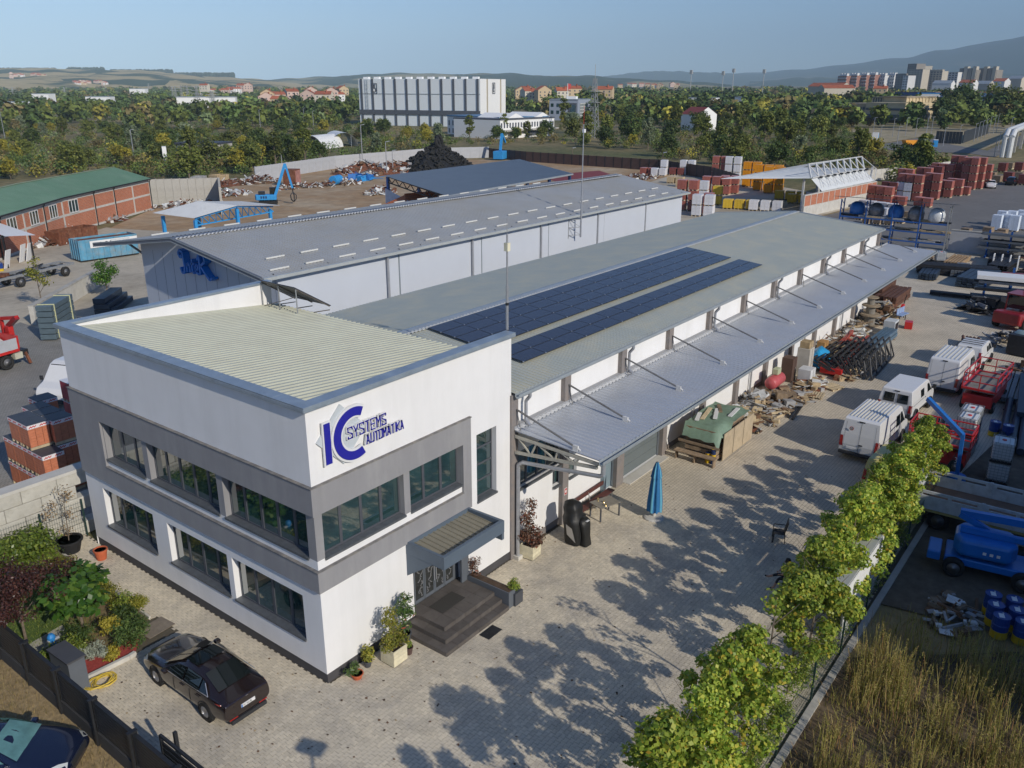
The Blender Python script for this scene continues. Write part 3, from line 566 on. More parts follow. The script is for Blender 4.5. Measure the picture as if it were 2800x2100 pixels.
pp=MB();pp.pipe([(10.5,-4.2,5.62),(10.5,-4.2,5.2),(10.5,-4.05,5.08),(10.5,-.35,4.62),(10.5,-.12,4.45),(10.5,-.12,.1)],.085,10);pp.build('downpipe',PIPE,aw)
MB().obox((10.5,-.12,.09),(.3,.3,.18)).build('downpipe_foot',CONCL,aw)
sl_=.79/7.87;pmd=None
def array(name,label,x0,y0,rows,cols,pw=1.68,ph=.855):
 a=T(name,label,'solar panels',(x0,y0,7.6+sl_*(y0+.12)+.12));a.rotation_euler=(math.atan(sl_),0,0)
 global pmd
 if pmd is None:
  m_=MB();m_.box(0,pw-.024,0,ph-.03,0,.035,1);m_.box(.018,pw-.042,.018,ph-.048,.0352,.037,0)
  for q in range(1,6):m_.box(.018+q*(pw-.06)/6,.023+q*(pw-.06)/6,.02,ph-.05,.0371,.0376,1)
  o=m_.build('solar_panel',[PV,M('panel frame',(.05,.052,.06),.35,.5)]);pmd=o.data;D.objects.remove(o)
 for r_ in range(rows):
  for c in range(cols):put(pmd,'solar_panel',a,(c*pw,r_*ph,0))
  m_=MB()
  for c in range(cols+1):m_.box(c*pw-.035,c*pw+.02,r_*ph-.03,r_*ph+.03,.036,.055)
  m_.build('clamp',ALU,a)
 return a
array('solar_array','wide field of four rows of dark solar panels below the warehouse ridge',13.1,3.83,4,16)
array('solar_array','narrow field of two rows of dark solar panels nearer the warehouse gutter',13.1,1.58,2,16)
# ================================================================ GREY HALL
def YP(u,v,y):d=ray(u,v);t=(y-CAMP[1])/d[1];p=CAMP+t*d;return Vector(p)
def VH(v,x,y):
 z=0.
 for _ in range(30):
  q=np.array([x,y,z])-CAMP;w_=q@_f;vv=1050-FPX*(q@_u)/w_;z +=(vv-v)*w_/FPX
 return z
HROOF=M('grey hall roof',(.40,.41,.41),.45,.1,var=.06,sc=.4,stain=(.39,.37,.32),ssc=.12,samt=.7,spec=.5)
HWALL=M('hall panel',(.54,.57,.62),.6,.05,var=.03,sc=.4)
HTRIM=M('hall trim',(.14,.155,.19),.5,.2,var=.08)
gh=T('storage_hall','large blue grey hall with a ribbed gable roof behind the warehouse','building')
EF,EB,RF,RB,LF,LB=(Vector(p)for p in ((15.45,22.9,8.3),(71.5,22.6,8.3),(15.45,32.2,9.72),(70.6,31.0,9.72),(15.3,42.3,8.3),(70,40.4,8.3)))
MB().corr(EF,RF-EF,EB-EF,187,.04,(0,-.12,1),th=.05).build('roof_slope',HROOF,gh)
MB().corr(LB,RB-LB,LF-LB,187,.04,(0,.12,1),th=.05).build('roof_slope',HROOF,gh)
MB().bar(RF+Vector((0,0,.05)),RB+Vector((0,0,.05)),.5,.06).build('ridge_cap',HTRIM,gh)
MB().corr(RF+Vector((0,-.42,-.0)),(0,.16,.02),RB-RF,187,.07,(0,-.12,1)).build('ridge_filler',M('filler white2',(.72,.72,.70),.6),gh)
MB().bar(EF+Vector((0,-.1,-.06)),EB+Vector((0,-.1,-.06)),.22,.2).build('gutter',M('hall gutter',(.50,.52,.50),.4,.3,var=.08),gh)
for a,b in ((EF,RF),(RF,LF)):
 MB().bar(a+Vector((-.06,0,-.02)),b+Vector((-.06,0,-.02)),.12,.26).build('verge_trim',HTRIM,gh)
 MB().bar(a+Vector((-.13,0,.06)),b+Vector((-.13,0,.06)),.05,.06).build('verge_edge',GUT,gh);MB().bar(a+Vector((-.13,0,-.16)),b+Vector((-.13,0,-.16)),.05,.05).build('verge_edge',GUT,gh)
gw=MB();xg=16.9
gw.poly([(xg,23.35,0),(xg,38.9,0),(xg,38.9,8.55),(xg,32.2,9.55),(xg,23.35,8.25)])
gw.poly([(71,23.1,0),(71,39.5,0),(71,39.5,8.3),(71,31.2,9.5),(71,23.1,8.2)])
gw.quad((xg,23.35,0),(71,23.1,0),(71,23.1,8.25),(xg,23.35,8.25));gw.quad((xg,38.9,0),(71,38.9,0),(71,38.9,8.5),(xg,38.9,8.5));gw.build('wall',HWALL,gh)
for k in range(12):MB().box(xg-.012,xg-.001,23.6+1.25*k,23.612+1.25*k,.2,8.2).build('panel_joint',HTRIM,gh)
for k in range(1,6):
 x=xg+9.2*k;MB().tube((x,23.12,0),(x,23.12,8.0),.09,8).build('downpipe',PIPE,gh)
 MB().box(x+1.2,x+1.21,23.16,23.3,.2,8.2).build('panel_joint',GUT,gh)
sb=M('snow guard white',(.58,.58,.55),.5,var=.05)
sgd=None
for row,off_ in ((.09,0),(.30,1.2)):
 for k in range(20):
  t0=(k*2.75+1.2+off_)/55.5
  if t0>.96:continue
  p=(EF.lerp(EB,t0)).lerp(RF.lerp(RB,t0),row);m_=MB().box(0,1.45,-.05,.05,.05,.15).build('snow_guard',sb,gh)if sgd is None else put(sgd,'snow_guard',gh)
  sgd=m_.data;m_.location=p
for k in range(17):
 p=LF.lerp(LB,(k*3.1+1)/54.);put(sgd,'snow_guard',gh,p+Vector((0,-.35,.06)))
for k in range(26):p=EF.lerp(EB,(k+.5)/26.);MB().obox(p+Vector((0,.35,.06)),(.28,.06,.07),R(60)).build('snow_hook',DARKST,gh)
for x in (17.6,24,32,40,48,56,64):
 m_=MB();m_.bar((x,38.9,7.2),(x,42.0,8.1),.12);m_.bar((x,38.9,8.35),(x,42.0,8.2),.1);m_.build('eave_strut',HTRIM,gh)
dd=T('gate_door','','door');D.objects.remove(dd)
for y,zz,hh,ww in ((36.2,0,4.35,1.2),(33.6,0,3.0,1.2)):
 dr=MB().box(xg-.06,xg-.004,y-ww,y,0,hh).build('door',M('void dark',(.012,.012,.015),.6),gh)
 f_=MB();f_.box(xg-.1,xg-.06,y-ww-.08,y-ww,0,hh+.08);f_.box(xg-.1,xg-.06,y,y+.08,0,hh+.08);f_.box(xg-.1,xg-.06,y-ww,y,hh,hh+.08);f_.build('frame',GUT,dr)
 f_=MB();[f_.bar((xg-.08,y-ww/2,hh-.9),(xg-.08,y-ww/2+.55*math.cos(a),hh-.9+.75*math.sin(a)),.05)for a in np.linspace(.4,6.6,7)];f_.build('ornament',ALU,dr)
sn=T('hall_sign','bright blue script letters spelling Inter on the grey hall gable','sign')
SGNB=M('sign bright blue',(.01,.20,.62),.35,var=.1)
def script(strokes,c,k,wd=.16):
 for st_ in strokes:
  m_=MB();pts=[Vector((xg-.28,c[0]-a*k,c[1]+b*k))for a,b in st_]
  for a,b in zip(pts[:-1],pts[1:]):m_.bar(a,b,.5,wd,up=(0,(b-a).z,-(b-a).y)if abs((b-a).y)+abs((b-a).z)>0 else (0,0,1))
  m_.build('letter',SGNB,sn)
pS=YP(470,722,29.);cS=(33.2,7.45)
script([[(0,.1),(.15,-.25),(.4,-.2),(.5,.2),(.42,1.1),(.1,1.25),(-.1,1.0),(.1,.75),(.3,.9)]],cS,1.05)
script([[(.75,-.1),(.78,.45)],[(.78,.3),(.95,.5),(1.08,.3),(1.1,-.1)]],cS,1.05,.13)
script([[(1.38,.8),(1.35,-.05),(1.52,-.1)],[(1.22,.5),(1.6,.5)]],cS,1.05,.13)
script([[(1.72,.18),(2.02,.2),(1.95,.48),(1.75,.4),(1.72,.0),(2.05,-.12)]],cS,1.05,.13)
script([[(2.3,-.1),(2.35,1.1)],[(2.1,.85),(2.35,1.3),(2.85,1.25),(2.95,.8),(2.4,.5),(2.8,.1),(3.3,-.35),(3.6,-.2)]],cS,1.0,.16)
ms=T('antenna_mast','tall slender grey pole bracketed to the blue grey hall wall','mast',(YP(1580,640,22.75).x,22.45,0))
zt=VH(290,ms.location.x,22.45)
MB().tube((0,0,6.3),(0,0,10.5),.09,8,r2=.075).build('lower_pole',PIPE,ms);MB().tube((0,0,10.5),(0,0,zt-1.5),.06,8,r2=.045).build('upper_pole',PIPE,ms);MB().tube((0,0,zt-1.5),(0,0,zt),.02,6).build('rod',REDP,ms)
m_=MB()
for z in (6.5,7.2,7.9,8.1):m_.bar((0,0,z),(-.9,.75,z),.05)
for z in (6.5,7.2):m_.bar((0,0,z),(-.9,.75,z+.7),.04)
m_.bar((-.9,.75,6.2),(-.9,.75,8.2),.07);m_.build('wall_bracket',STEELP,ms);MB().box(-.05,.22,-.1,.1,zt-2.2,zt-1.9).build('white_box',PLATEW,ms)
px_=10.62;py_=.55
m2=T('lightning_mast','thin galvanised mast with a pale box rising beside the office roof corner','mast',(px_,py_,0))
z0=7.7;zt=VH(598,px_,py_);zb=VH(675,px_,py_)
MB().tube((0,0,z0),(0,0,z0+(zt-z0)*.62),.055,8).build('lower_pole',PIPE,m2);MB().tube((0,0,z0+(zt-z0)*.62),(0,0,zt-.6),.035,8).build('upper_pole',PIPE,m2);MB().tube((0,0,zt-.6),(0,0,zt),.012,6).build('rod',PIPE,m2)
MB().box(-.09,.09,-.09,.09,zb-.16,zb+.16).build('box',M('pale box',(.72,.68,.5),.5),m2)
for k in range(3):MB().tube((0,0,z0+1.2+k*1.1),(0,0,z0+1.3+k*1.1),.07,8).build('collar',DARKST,m2)
# ================================================================ BRICK BUILDING WITH GREEN ROOF
BRK=BRICKM('hollow brick',(.52,.165,.075),(.43,.13,.06),(.42,.33,.26),bw=.30,bh=.2,ms=.012,rot=(R(90),0,0),var=.12)
GRN=M('green roof sheet',(.115,.215,.145),.5,.1,var=.08,sc=.5,stain=(.17,.26,.19),ssc=.2,samt=.6)
bb=T('brick_building','red brick workshop with concrete frame and green sheet roof','building')
CN=[(14.,76.4),(31.35,91.9),(39.6,99.3),(46.4,103.9),(60.2,112.8)]
def up(p,q,off,z):d=Vector((q[0]-p[0],q[1]-p[1],0)).normalized();n=Vector((d.y,-d.x,0));return d,n
HB=4.9;nbr=0
for p,q in ((CN[0],CN[1]),(CN[1],CN[2]),(CN[2],CN[3]),(CN[3],CN[4])):
 d,n=up(p,q,0,0);L=math.hypot(q[0]-p[0],q[1]-p[1]);ang=math.atan2(d.y,d.x)
 wl=MB().box(0,L,0,.25,0,HB).build('brick_wall',BRK,bb,(p[0],p[1],0),ang)
 fr=MB();nb=max(1,round(L/5.6))
 for z0,z1 in ((4.35,4.9),(2.35,2.65),(0,.3)):fr.box(0,L,-.035,.01,z0,z1)
 for i in range(nb+1):fr.box(i*L/nb-.16,i*L/nb+.16,-.05,.02,0,4.35)
 fr.build('concrete_frame',CONCL,bb,(p[0],p[1],0),ang)
 if p != CN[3]:
  for i in range(nb):
   if p == CN[2]and i>0:continue
   a0=i*L/nb+1.5;o_=Vector((p[0],p[1],0))+d*a0+n*.045;window(bb,o_+Vector((0,0,2.66)),d,n,2.3,1.68,3,.06,(PLATEW,GLASS,CONCL),sd=.05)
 for i in range(nb):
  x=Vector((p[0],p[1],0))+d*((i+.98)*L/nb)+n*.16
  if i % 2 == 0:MB().pipe([x+Vector((0,0,4.95))+n*.25,x+Vector((0,0,4.5)),x],.075,8).build('downpipe',DARKST,bb)
eav=[Vector((*c,4.98))for c in CN];dep=Vector((-.64,.77,0))
out=[e+up(CN[min(i,3)],CN[min(i,3)+1],0,0)[1]*.45 for i,e in enumerate(eav)]
rdg=[e-up(CN[min(i,3)],CN[min(i,3)+1],0,0)[1]*5.6+Vector((0,0,1.75))for i,e in enumerate(eav)]
bk=[e-up(CN[min(i,3)],CN[min(i,3)+1],0,0)[1]*11.2 for i,e in enumerate(eav)]
for i in range(4):
 L=(out[i+1]-out[i]).length;m_=MB();n_=int(L/.28);k=0;vs=[]
 for j in range(n_+1):
  for da,hh in ((0,0),(.5,0),(.6,.045),(.9,.045)):
   t=min((j+da)/n_,1);vs +=[out[i].lerp(out[i+1],t)+Vector((0,0,hh)),rdg[i].lerp(rdg[i+1],t)+Vector((0,0,hh))];k += 1
 m_.add(vs,[(2*j,2*j+1,2*j+3,2*j+2)for j in range(k-1)]);m_.build('roof_slope',GRN,bb)
 MB().quad(rdg[i],rdg[i+1],bk[i+1],bk[i]).build('roof_slope',GRN,bb);MB().bar(rdg[i]+Vector((0,0,.05)),rdg[i+1]+Vector((0,0,.05)),.45,.05).build('ridge_cap',M('green ridge',(.27,.33,.2),.6,var=.1),bb)
 MB().bar(out[i]+Vector((0,0,-.05)),out[i+1]+Vector((0,0,-.05)),.16,.16).build('gutter',DARKST,bb)
MB().poly([(CN[4][0],CN[4][1],0),eav[4],rdg[4],bk[4],(bk[4].x,bk[4].y,0)]).build('gable_wall',CONC,bb)
MB().quad((CN[0][0],CN[0][1],0),eav[0],bk[0],(bk[0].x,bk[0].y,0)).build('gable_wall',CONC,bb)
# ================================================================ OPEN SHEDS IN THE SCRAP YARD
bs=T('steel_canopy','pale grey shed roof on bright blue steel posts amid scrap','canopy')
s_=lambda u,v:(400+u/5.53,380+v/5.53)
l,n,r_,rn,rfz=G(*s_(90,1120),4.8),G(*s_(710,1200),4.8),G(*s_(2020,1005),5.0),G(*s_(1370,1010),5.9),G(*s_(760,945),5.9);rfar=r_+(rfz-rn)
SHEDR=M('pale shed sheet',(.47,.49,.51),.5,.2,var=.06,sc=.6)
def sheet2(par,a,b,c,d_,mat,n,h=.04,name='roof_slope'):
 vs=[];k=0
 for j in range(n):
  for da,hh in ((0,0),(.5,0),(.6,h),(.9,h)):
   t=(j+da)/n;vs +=[a.lerp(b,t)+Vector((0,0,hh)),d_.lerp(c,t)+Vector((0,0,hh))];k += 1
 vs +=[b,c];k += 1
 MB().add(vs,[(2*j,2*j+1,2*j+3,2*j+2)for j in range(k-1)]).build(name,mat,par)
sheet2(bs,l,n,rn,rfz,SHEDR,28);sheet2(bs,rfar,r_,rn,rfz,SHEDR,28)
for a,h in ((l.lerp(rn,.12),4.5),(n+Vector((.4,.3,0)),4.5),(rn+Vector((.2,.4,0)),5.5),(r_+Vector((-1.2,.5,0)),4.6),(rfz,5.5)):
 MB().box(-.17,.17,-.17,.17,0,h).build('post',SKYB if a != rn else NAVY,bs,(a.x,a.y,0))
m_=MB();a,b=n+Vector((.4,.3,-.9)),r_+Vector((-.8,.4,-.7));tA,tB,tC=n+Vector((.4,.3,-.1)),rn+Vector((.1,.3,-.15)),r_+Vector((-.8,.4,-.1));m_.bar(a,b,.14);m_.bar(tA,tB,.14);m_.bar(tB,tC,.14)
for k in range(12):t=k/12;tp=tA.lerp(tB,t*2)if t<.5 else tB.lerp(tC,t*2-1);m_.bar(a.lerp(b,t),tp,.09);m_.bar(tp,a.lerp(b,t+1/12),.09)
m_.build('truss',SKYB,bs)
s2=T('open_shed','wide grey blue flat shed roof on navy posts behind the hall','shed')
l,n,r_,fl_=Vector((70.8,69.2,7.3)),Vector((63.3,50.9,6.6)),Vector((96,54.2,6.6)),Vector((105.3,71.4,7.3))
SHED2=M('blue grey sheet',(.225,.265,.30),.5,.2,var=.05,sc=.4)
sheet2(s2,n,r_,fl_,l,SHED2,100)
MB().bar(n+Vector((0,-.1,-.1)),r_+Vector((0,-.1,-.1)),.25,.22).build('gutter',GUT,s2)
for k in range(6):
 for e0,e1 in ((n,r_),(l,fl_)):
  p=e0.lerp(e1,k/5);p=p.lerp((n+fl_)/2,.03);MB().box(-.18,.18,-.18,.18,0,p.z-.15).build('post',NAVY if e0 is n else BLUEP,s2,(p.x,p.y,0))
m_=MB();a0,b0=n+Vector((.3,.4,-.15)),l+Vector((.3,-.4,-.15));dz=Vector((0,0,-.8));m_.bar(a0,b0,.14);m_.bar(a0+dz,b0+dz,.14)
for k in range(14):m_.bar(a0.lerp(b0,k/14)+(dz if k % 2 else Vector()),a0.lerp(b0,(k+1)/14)+(Vector()if k % 2 else dz),.09)
m_.build('truss',DARKST,s2)
MB().quad((l.x,l.y,0),(l.x-5,l.y-12,0),(l.x-5,l.y-12,4.2),(l.x,l.y,5.6)).build('side_wall',M('pale blue wall',(.55,.60,.68),.7),s2)
oh=T('site_cabin','small house with orange tile roof peeking over the hall ridge','building',(71.5,62.5,0))
TILEO=BRICKM('orange roof tile',(.62,.185,.065),(.55,.155,.055),(.33,.09,.035),bw=.3,bh=.38,ms=.03,var=.12)
oh.rotation_euler=(0,0,R(-12))
MB().box(-5,5,-3.6,3.6,0,3.2).build('wall',CONCL,oh);MB().add([(-5.6,-4.2,3.1),(5.6,-4.2,3.1),(3,0,5.3),(-3,0,5.3),(-5.6,4.2,3.1),(5.6,4.2,3.1)],[(0,1,2,3),(3,2,5,4),(0,3,4),(1,5,2)]).build('roof',TILEO,oh)
MB().bar((-3,0,5.33),(3,0,5.33),.25).build('ridge_tiles',TILEO,oh)
dr=T('maroon_shed','low shed with a flat maroon roof beyond the open shed','shed',(113,62.5,0),R(-14))
MB().box(-7,7,-4,4,0,3.4).build('wall',CONC,dr);MB().add([(-7.4,-4.4,3.4),(7.4,-4.4,3.4),(7.4,4.4,4.6),(-7.4,4.4,4.6)],[(0,1,2,3)]).build('roof',M('maroon sheet',(.20,.045,.042),.6,var=.1),dr)
# ================================================================ YARD WALLS AND FENCES
def panelfence(name,label,pts,h,mat,pw=2.5,post=None,th=.12,cat='fence',gap=.04):
 f_=T(name,label,cat);i=0
 for p,q in zip(pts[:-1],pts[1:]):
  L=math.hypot(q[0]-p[0],q[1]-p[1]);n=max(1,round(L/pw));a=math.atan2(q[1]-p[1],q[0]-p[0]);w_=L/n
  me_=None
  for k in range(n):
   x,y=p[0]+(q[0]-p[0])*k/n,p[1]+(q[1]-p[1])*k/n
   if me_ is None:o=MB().box(gap,w_-gap,-th/2,th/2,0,h).build('panel',mat,f_,(x,y,0),a);me_=o.data
   else:put(me_,'panel',f_,(x,y,0),a)
   MB().box(-.09,.09,-.1,.1,0,h+.06).build('post',post or mat,f_,(x,y,0),a)
 return f_
panelfence('scrapyard_wall','long grey concrete panel wall round the scrap yard',[(97.7,136),(128.3,145.5),(164,146),(178,137)],3.0,M('grey wall',(.44,.45,.47),.8,var=.12,sc=.4,stain=(.36,.35,.33),ssc=.3),3)
panelfence('brown_fence','long rust brown sheet fence between the yards and dry meadow',[(178,137),(174,121),(172.5,80),(163,62),(150,50)],2.6,M('brown sheet',(.10,.06,.05),.7,.1,var=.15,sc=.8),2.5,DARKST)
panelfence('concrete_bunker','tall pale plank textured concrete retaining walls holding scrap',[(63,118),(72,111),(64,99)],4.3,M('board concrete',(.46,.44,.39),.9,var=.12,sc=.6,stain=(.3,.28,.24),ssc=.5,samt=.6),1.3,None,.35,'wall',.02)
panelfence('boundary_wall','weathered white concrete wall beyond the stacked red brick pallets',[(146,33),(178,33),(215,24)],2.4,CONCL,3)
bw=T('block_wall','weathered concrete block wall between the garden and neighbour yard','wall',(0,17,0))
me_=None;BLK=M('concrete block',(.50,.48,.42),.9,var=.14,sc=1.5,orand=.08,bump=.3,bsc=20,stain=(.30,.28,.22),ssc=1.2,samt=.7)
for r2 in range(5):
 for k in range(6):
  x=.9-1.5*k-(.75 if r2 % 2 else 0)
  if me_ is None:o=MB().box(-1.485,0,-.3,.3,.01,.6).build('block',BLK,bw,(x,0,r2*.61),bevel=.02);me_=o.data
  else:o=put(me_,'block',bw,(x,random.uniform(-.02,.02),r2*.61));b=o.modifiers.new('bevel','BEVEL');b.width=.02;b.segments=1
MB().box(-8.9,1.0,-.34,.34,3.05,3.2).build('coping',CONCL,bw)
ww=T('low_yard_wall','low pale wall running beside the grey yard by the steel stacks','wall',(18.2,57.8,0),R(43))
MB().box(-4,11,-.2,.2,0,1.6).build('wall',CONCL,ww);MB().box(-4,11,-.25,.25,1.6,1.7).build('coping',CONC,ww)
# ================================================================ TRUSS SHED
ts=T('truss_shed','storage shed with white triangular roof trusses above a brick wall','shed')
A0,A1=Vector((117.5,25.5,0)),Vector((146,22.6,0));dA=(A1-A0).normalized();nA=Vector((-dA.y,dA.x,0));LA=(A1-A0).length;an=math.atan2(dA.y,dA.x)
MB().box(0,LA,-.2,.2,0,1.7).build('base_wall',CONCL,ts,A0,an)
nb=13
for k in range(nb):MB().box(k*LA/nb+.1,(k+1)*LA/nb-.1,-.16,.16,1.71,3.3).build('brick_panel',BRK,ts,A0,an)
MB().box(0,LA,-.18,.18,3.31,3.45).build('ring_beam',CONCL,ts,A0,an)
for k in range(nb+1):MB().box(k*LA/nb-.09,k*LA/nb+.09,-.19,.19,1.71,3.3).build('column',CONCL,ts,A0,an)
WST=M('white steel',(.60,.62,.62),.5,.1,var=.12,stain=(.4,.3,.22),ssc=1,samt=.4);SHT=M('white sheet',(.64,.66,.66),.5,.1,var=.06)
x0=7.0
fm=lambda a,b,z:A0+dA*a+nA*b+Vector((0,0,z))
sheet2(ts,fm(x0,.3,3.45),fm(LA,.3,3.45),fm(LA-1.2,1.9,5.4),fm(x0-1,1.9,5.4),SHT,60,.03,'cladding')
sheet2(ts,fm(x0-2,1.7,5.5),fm(LA-.8,1.7,5.5),fm(LA-3,13,5.2),fm(x0-10,13,5.2),SHT,80,.04,'roof_slope')
for k in range(9):
 a=x0-1+(LA-x0-.4)*k/8;m_=MB();m_.bar(fm(a,1.9,5.5),fm(a,2.6,7.6),.32,.2);m_.bar(fm(a,2.6,7.6),fm(a-3,12.5,5.3),.09);m_.build('truss',WST,ts)
 if k<8:a1=a+(LA-x0-.4)/8;m_=MB();m_.bar(fm(a,2.6,7.55),fm(a1-.3,1.6,5.55),.13);m_.bar(fm(a1-.1,1.5,5.4),fm(a1-1.2,.2,4.0),.07);m_.bar(fm(a1-.1,1.5,5.4),fm(a1+.9,.2,4.2),.07);m_.build('brace',WST,ts);MB().lathe([(.3,0),(.3,.25)],8,fm(a1-.1,1.4,5.35)).build('joint',DARKST,ts)
m_=MB();m_.bar(fm(x0-1,2.6,7.6),fm(LA-1.4,2.6,7.6),.16);m_.bar(fm(x0-1,1.7,5.55),fm(LA-1.2,1.7,5.55),.2);m_.bar(fm(LA-1.4,2.6,7.6),fm(LA+.2,.3,5.5),.1);m_.bar(fm(LA+.2,.3,5.5),fm(LA-.6,.1,3.5),.1);m_.bar(fm(LA+.2,.3,5.5),fm(LA-2,2.2,5.5),.09);m_.build('chord',WST,ts)
for k in range(5):MB().bar(fm(x0-1-k*.2+k*7,3.0+k*0,0),fm(x0-1+k*7,3.0,5.4),.3).build('post',WST,ts)
# ================================================================ FAR BUILDINGS
def win_strip(par,p,d,n,w_,h_,k,zs,wh_,ww_,mat=GLASS,nm='window',proud=.03):
 """k windows along d in each storey of zs, every window a box of its own on shared data"""
 me_=None;a=math.atan2(d.y,d.x)
 for z in zs:
  for i in range(k):
   q=p+d*((i+.5)*w_/k)+n*.0
   if me_ is None:o=MB().box(-ww_/2,ww_/2,-proud,proud,0,wh_).build(nm,mat,par,(q.x,q.y,z),a);me_=o.data
   else:put(me_,nm,par,(q.x,q.y,z),a)
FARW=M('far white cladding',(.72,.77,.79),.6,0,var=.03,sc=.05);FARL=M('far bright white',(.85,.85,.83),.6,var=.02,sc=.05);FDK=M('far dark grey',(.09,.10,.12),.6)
hl=T('high_bay_hall','huge white windowless storage hall with dark vertical stripes and emblem','building')
h0,h1=G(986,341.5),G(1314,348);v1=(h1-h0).normalized();LL=(h1-h0).length;nn=Vector((v1.y,-v1.x,0));
if nn.dot(Vector((CAMP[0],CAMP[1],0))-h0)<0:nn=-nn
zt0,zt1=VH(219,h0.x,h0.y),VH(212,h1.x,h1.y);ZT=(zt0+zt1)/2;de=-nn
pr=P(1359,236,400);dpt=34.
c=[h0,h1,h1+de*dpt,h0+de*dpt];Zv=lambda z:Vector((0,0,z))
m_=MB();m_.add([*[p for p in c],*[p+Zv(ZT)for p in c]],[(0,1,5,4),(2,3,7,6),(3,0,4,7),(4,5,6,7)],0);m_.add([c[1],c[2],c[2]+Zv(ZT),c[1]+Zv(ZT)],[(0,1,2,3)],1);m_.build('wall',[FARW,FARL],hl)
for k in range(11):
 t=.027+.0955*k;p=h0.lerp(h1,t)+nn*.2;MB().bar(p,p+Zv(ZT),.95,.5,up=tuple(nn)).build('pilaster',FDK,hl)
MB().bar(h0+nn*.3+Zv(6.6),h1+nn*.3+Zv(6.6),.6,2.2).build('dark_band',FDK,hl);MB().bar(h0+nn*.1+Zv(15.5),h1+nn*.1+Zv(15.5),.25,.25).build('seam',GUT,hl)
for t in (.25,.78):p=c[1].lerp(c[2],t)+v1*.2;MB().bar(p,p+Zv(ZT),.7,.5,up=tuple(v1)).build('seam',M('far beige',(.42,.37,.28),.7),hl)
for k in range(11):p=h0.lerp(h1,.05+.09*k)+de*3;MB().obox(p+Zv(ZT+.5),(3,2,1.),math.atan2(v1.y,v1.x)).build('roof_vent',FARL,hl)
def emblem(p,u,n,k):
 m_=MB();q=lambda a,b:p+u*(a*k)+Zv(b*k)+n*.3
 for a,b in (((-.75,-1.15),(.75,-1.15)),((.75,-1.15),(.75,1.15)),((.75,1.15),(-.75,1.15)),((-.75,1.15),(-.75,-1.15))):m_.bar(q(*a),q(*b),.12*k,.1,up=tuple(n))
 m_.build('emblem_frame',FDK,hl)
 m_=MB();pts=[(-.26,.95),(.26,.95),(.24,.25),(.52,-.1),(.58,-.5),(.3,-.85),(-.3,-.85),(-.58,-.5),(-.52,-.1),(-.24,.25)];m_.add([q(a,b)for a,b in pts],[tuple(range(10))]);m_.build('emblem',FDK,hl)
 m_=MB();m_.add([q(a,b)+n*.15 for a,b in ((0,.05),(.24,-.3),(.2,-.55),(0,-.8),(-.2,-.55),(-.24,-.3))],[tuple(range(6))]);m_.build('emblem_drop',FARL,hl)
emblem(h0.lerp(h1,.137)+Zv(VH(242,*h0.lerp(h1,.137).xy)),v1,nn,2.1);pe=c[1].lerp(c[2],.5);emblem(pe+Zv(VH(241,pe.x,pe.y)),de,v1,2.2)
m_=MB();p=h0.lerp(h1,.065)+nn*.5;[m_.bar(p+v1*a+Zv(6),p+v1*a+Zv(ZT),.15)for a in (0,1.2)];[m_.bar(p+Zv(6+2*k),p+v1*1.2+Zv(6+2*k),.12)for k in range(int((ZT-6)/2))];m_.build('ladder',GUT,hl)
